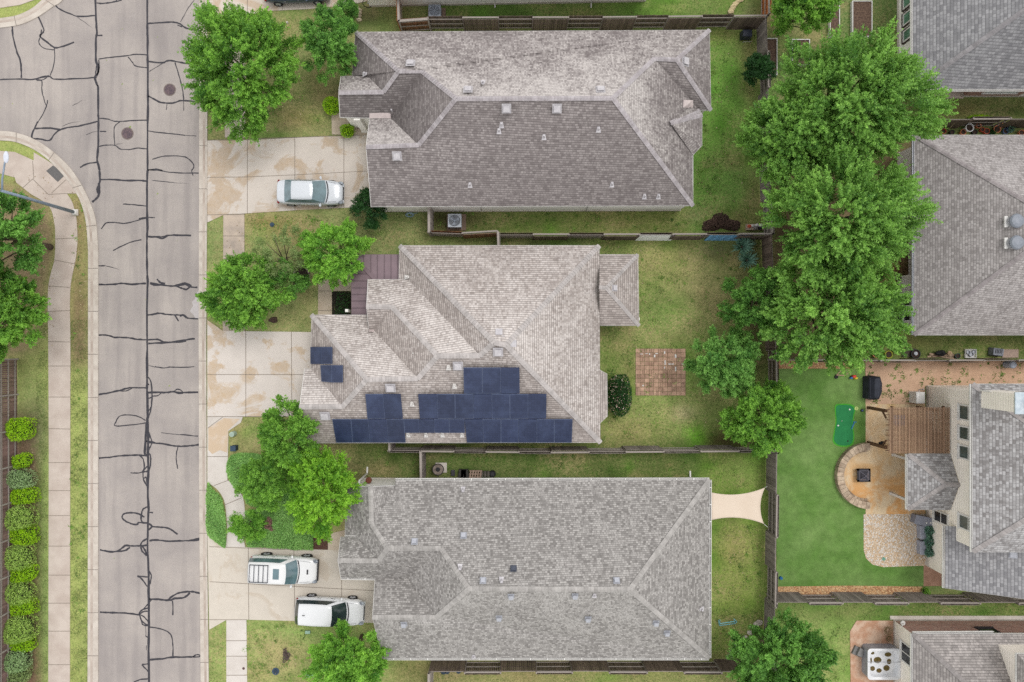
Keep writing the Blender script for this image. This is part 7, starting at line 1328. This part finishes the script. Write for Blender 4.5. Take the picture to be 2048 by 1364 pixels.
for i in range(4): m.bar(vs[i], vs[4], .03); m.bar(vs[i], vs[(i+1) % 4], .03)
for i in range(1, 5): f = i/5; [m.bar(Vector(vs[j])*(1-f)+Vector(vs[4])*f, Vector(vs[(j+1) % 4])*(1-f)+Vector(vs[4])*f, .015) for j in range(4)]
m.build('spark_screen', M('screen_grey', c(120, 116, 128), None, 5, .5), t)
for a in ((-1, -1), (1, -1), (1, 1), (-1, 1)): m = MB(); m.bar((q.x + a[0]*.36, q.y + a[1]*.36, .03), (q.x + a[0]*.36, q.y + a[1]*.36, .38), .05); m.build('leg', IR, t)
# deck box and planters
q = P(1849, 1042, .6); t = thing('deck_box', 'grey storage box at the patio edge above the planters', 'storage box', (q.x, q.y, 0)); m = MB(); m.obox((q.x - .05, q.y, .3), (1.2, .6, .6), R(-12), .45); m.build('box', M('deck_grey', c(150, 152, 164), c(134, 136, 148), 3, .5), t, bevel=.02); m = MB(); m.obox((q.x - .05, q.y, .63), (1.26, .66, .06), R(-12), .58); m.build('lid', M('deck_grey', None), t, bevel=.02)
m = MB(); 
for dx in (.1, .4): m.obox((q.x + dx, q.y - .12, .67), (.1, .1, .01), R(-12), .6)
m.build('label_plate', white, t)
for i, (y0, y1) in enumerate(((1052, 1079), (1083, 1110))):
    a_, b_ = P(1841, y1, .5), P(1864, y0, .5); t = thing('planter', 'tall grey planter with blue green succulents, %s of the pair' % ('upper' if i == 0 else 'lower'), 'planter', (a_.x, a_.y, 0), 'grey planters by the beige wall'); m = MB(); m.box(a_.x, b_.x - .1, a_.y, b_.y, 0, .5); m.build('trough', M('planter_grey', c(176, 178, 190), c(158, 160, 172), 3, .5), t, bevel=.03)
    n = 900; X = rng.uniform(a_.x + .25, b_.x + .22, n); Y = rng.uniform(a_.y - .05, b_.y + .05, n); leaf_mesh('succulent', np.stack([X, Y, .55 + .45*np.sin(X*9)*np.cos(Y*8)*.4 + rng.uniform(0, .3, n)], 1), rng.random(n)*.6, .07, lm('teal'), t, up=.4)
# hot tub
def tub():
    z = .92; a_, b_ = P(1736, 1396, z), P(1801, 1298, z); a_.y = b_.y - 2.15; cx, cy = (a_.x+b_.x)/2, (a_.y+b_.y)/2; w_, l_ = b_.x-a_.x, b_.y-a_.y; t = thing('hot_tub', 'white hot tub with drained brown seats on the rusty slab', 'hot tub', (cx, cy, 0))
    def rr(w, l, r, z): return [(cx + sx*(w/2 - r) + r*math.cos(a), cy + sy*(l/2 - r) + r*math.sin(a), z) for sx, sy, a0 in ((1, 1, 0), (-1, 1, 90), (-1, -1, 180), (1, -1, 270)) for a in [R(a0 + k*18) for k in range(6)]]
    def loft(m, rings, cap0=False, cap1=False):
        vs = [v for r in rings for v in r]; n = len(rings[0]); fs = [(k*n+i, k*n+(i+1) % n, (k+1)*n+(i+1) % n, (k+1)*n+i) for k in range(len(rings)-1) for i in range(n)]
        if cap1: fs.append(tuple((len(rings)-1)*n+i for i in range(n)))
        m.add(vs, fs)
    m = MB(); loft(m, [rr(w_-.02, l_-.02, .2, 0), rr(w_-.02, l_-.02, .2, z-.08)]); m.build('cabinet', M('tub_grey', c(170, 172, 180), c(150, 152, 160), 3, .5), t)
    m = MB(); loft(m, [rr(w_, l_, .22, z-.08), rr(w_+.04, l_+.04, .24, z), rr(w_-.1, l_-.1, .22, z+.02), rr(w_-.34, l_-.34, .3, z-.02), rr(w_-.5, l_-.5, .3, z-.25)], cap1=True); m.build('shell', M('tub_white', c(244, 244, 246), c(228, 230, 234), 2, .25), t, smooth=False)
    BW = M('stagnant_brown', c(120, 96, 60), c(84, 78, 30), 6, .3); yt = b_.y
    for px, py, rx, ry in ((1755, 1320, 8, 6.5), (1776, 1309, 7, 4.5), (1778, 1323, 4.5, 5.5), (1773, 1336, 6.5, 6), (1758, 1341, 5.5, 4.5), (1745, 1337, 5, 5), (1742, 1321, 2, 6), (1745, 1306, 4, 3)):
        q = P(px, py, z - .25); m = MB(); m.rings([(.01, z-.245), (1, z-.245), (.9, z-.235)], 16, 0, 0); m.v = [(q.x + v[0]*rx/S*.98, q.y + v[1]*ry/S*.98, v[2]) for v in m.v]; m.build('seat_pool', BW, t)
    m = MB(); m.box(a_.x - .08, b_.x + .08, b_.y - .92, b_.y - .89, z + .02, z + .04); m.build('divider_bar', grey, t)
    q = P(1719, 1306, .4); m = MB(); m.obox((q.x, q.y, .1), (.65, .6, .2), R(-25), .5); m.obox((q.x + .12, q.y + .02, .3), (.38, .55, .2), R(-25), .56); props(m.build('spa_steps', M('step_grey', c(136, 134, 132), c(120, 118, 116), 5), None), 'grey spa steps leaning against the hot tub', 'steps')
tub()
t = simple('wire_ornament', 'coiled bronze wire ornament on the spa slab', 'ornament'); 
for px, py, r_ in ((1778, 1262, .28), (1779, 1278, .2)): q = P(px, py, .3); m = MB(); [m.tube([(q.x + r_*f*math.cos(a), q.y + r_*f*math.sin(a), .1 + .15*f) for a in [j*.35 for j in range(19)]], .02, 5) for f in (1, .75, .5)]; m.build('ring', M('bronze', c(150, 130, 96), None, 5, .4, metal=.4), t)
q = P(1808, 1253, 1.2); t = simple('hose_reel', 'white coiled hose reel on the brick wall corner', 'hose reel'); m = MB(); m.rings([(.16, 1.0), (.16, 1.1)], 14, q.x, -19.7); m.tube([(q.x - .4, -19.75, 1.6), (q.x - .1, -19.7, 1.3), (q.x, -19.7, 1.1)], .03, 6); m.build('reel', white, t)
disc('green_sprinkler', 'small teal sprinkler cover in the pebble bed', 'sprinkler', 1768, 1118, .13, .06, M('teal_plastic', c(130, 180, 160), None, 5))
# stones/crates by bottom fence
t = simple('covered_bucket', 'dark blue covered buckets below the bottom fence', 'bucket'); 
for px, r_ in ((887, .22), (894, .2), (917, .17)): q = P(px, 1343, .3); m = MB(); m.rings([(r_*.9, 0), (r_, .3), (r_*.8, .33)], 16, q.x, q.y); m.build('bucket', M('slate_dark', None), t)
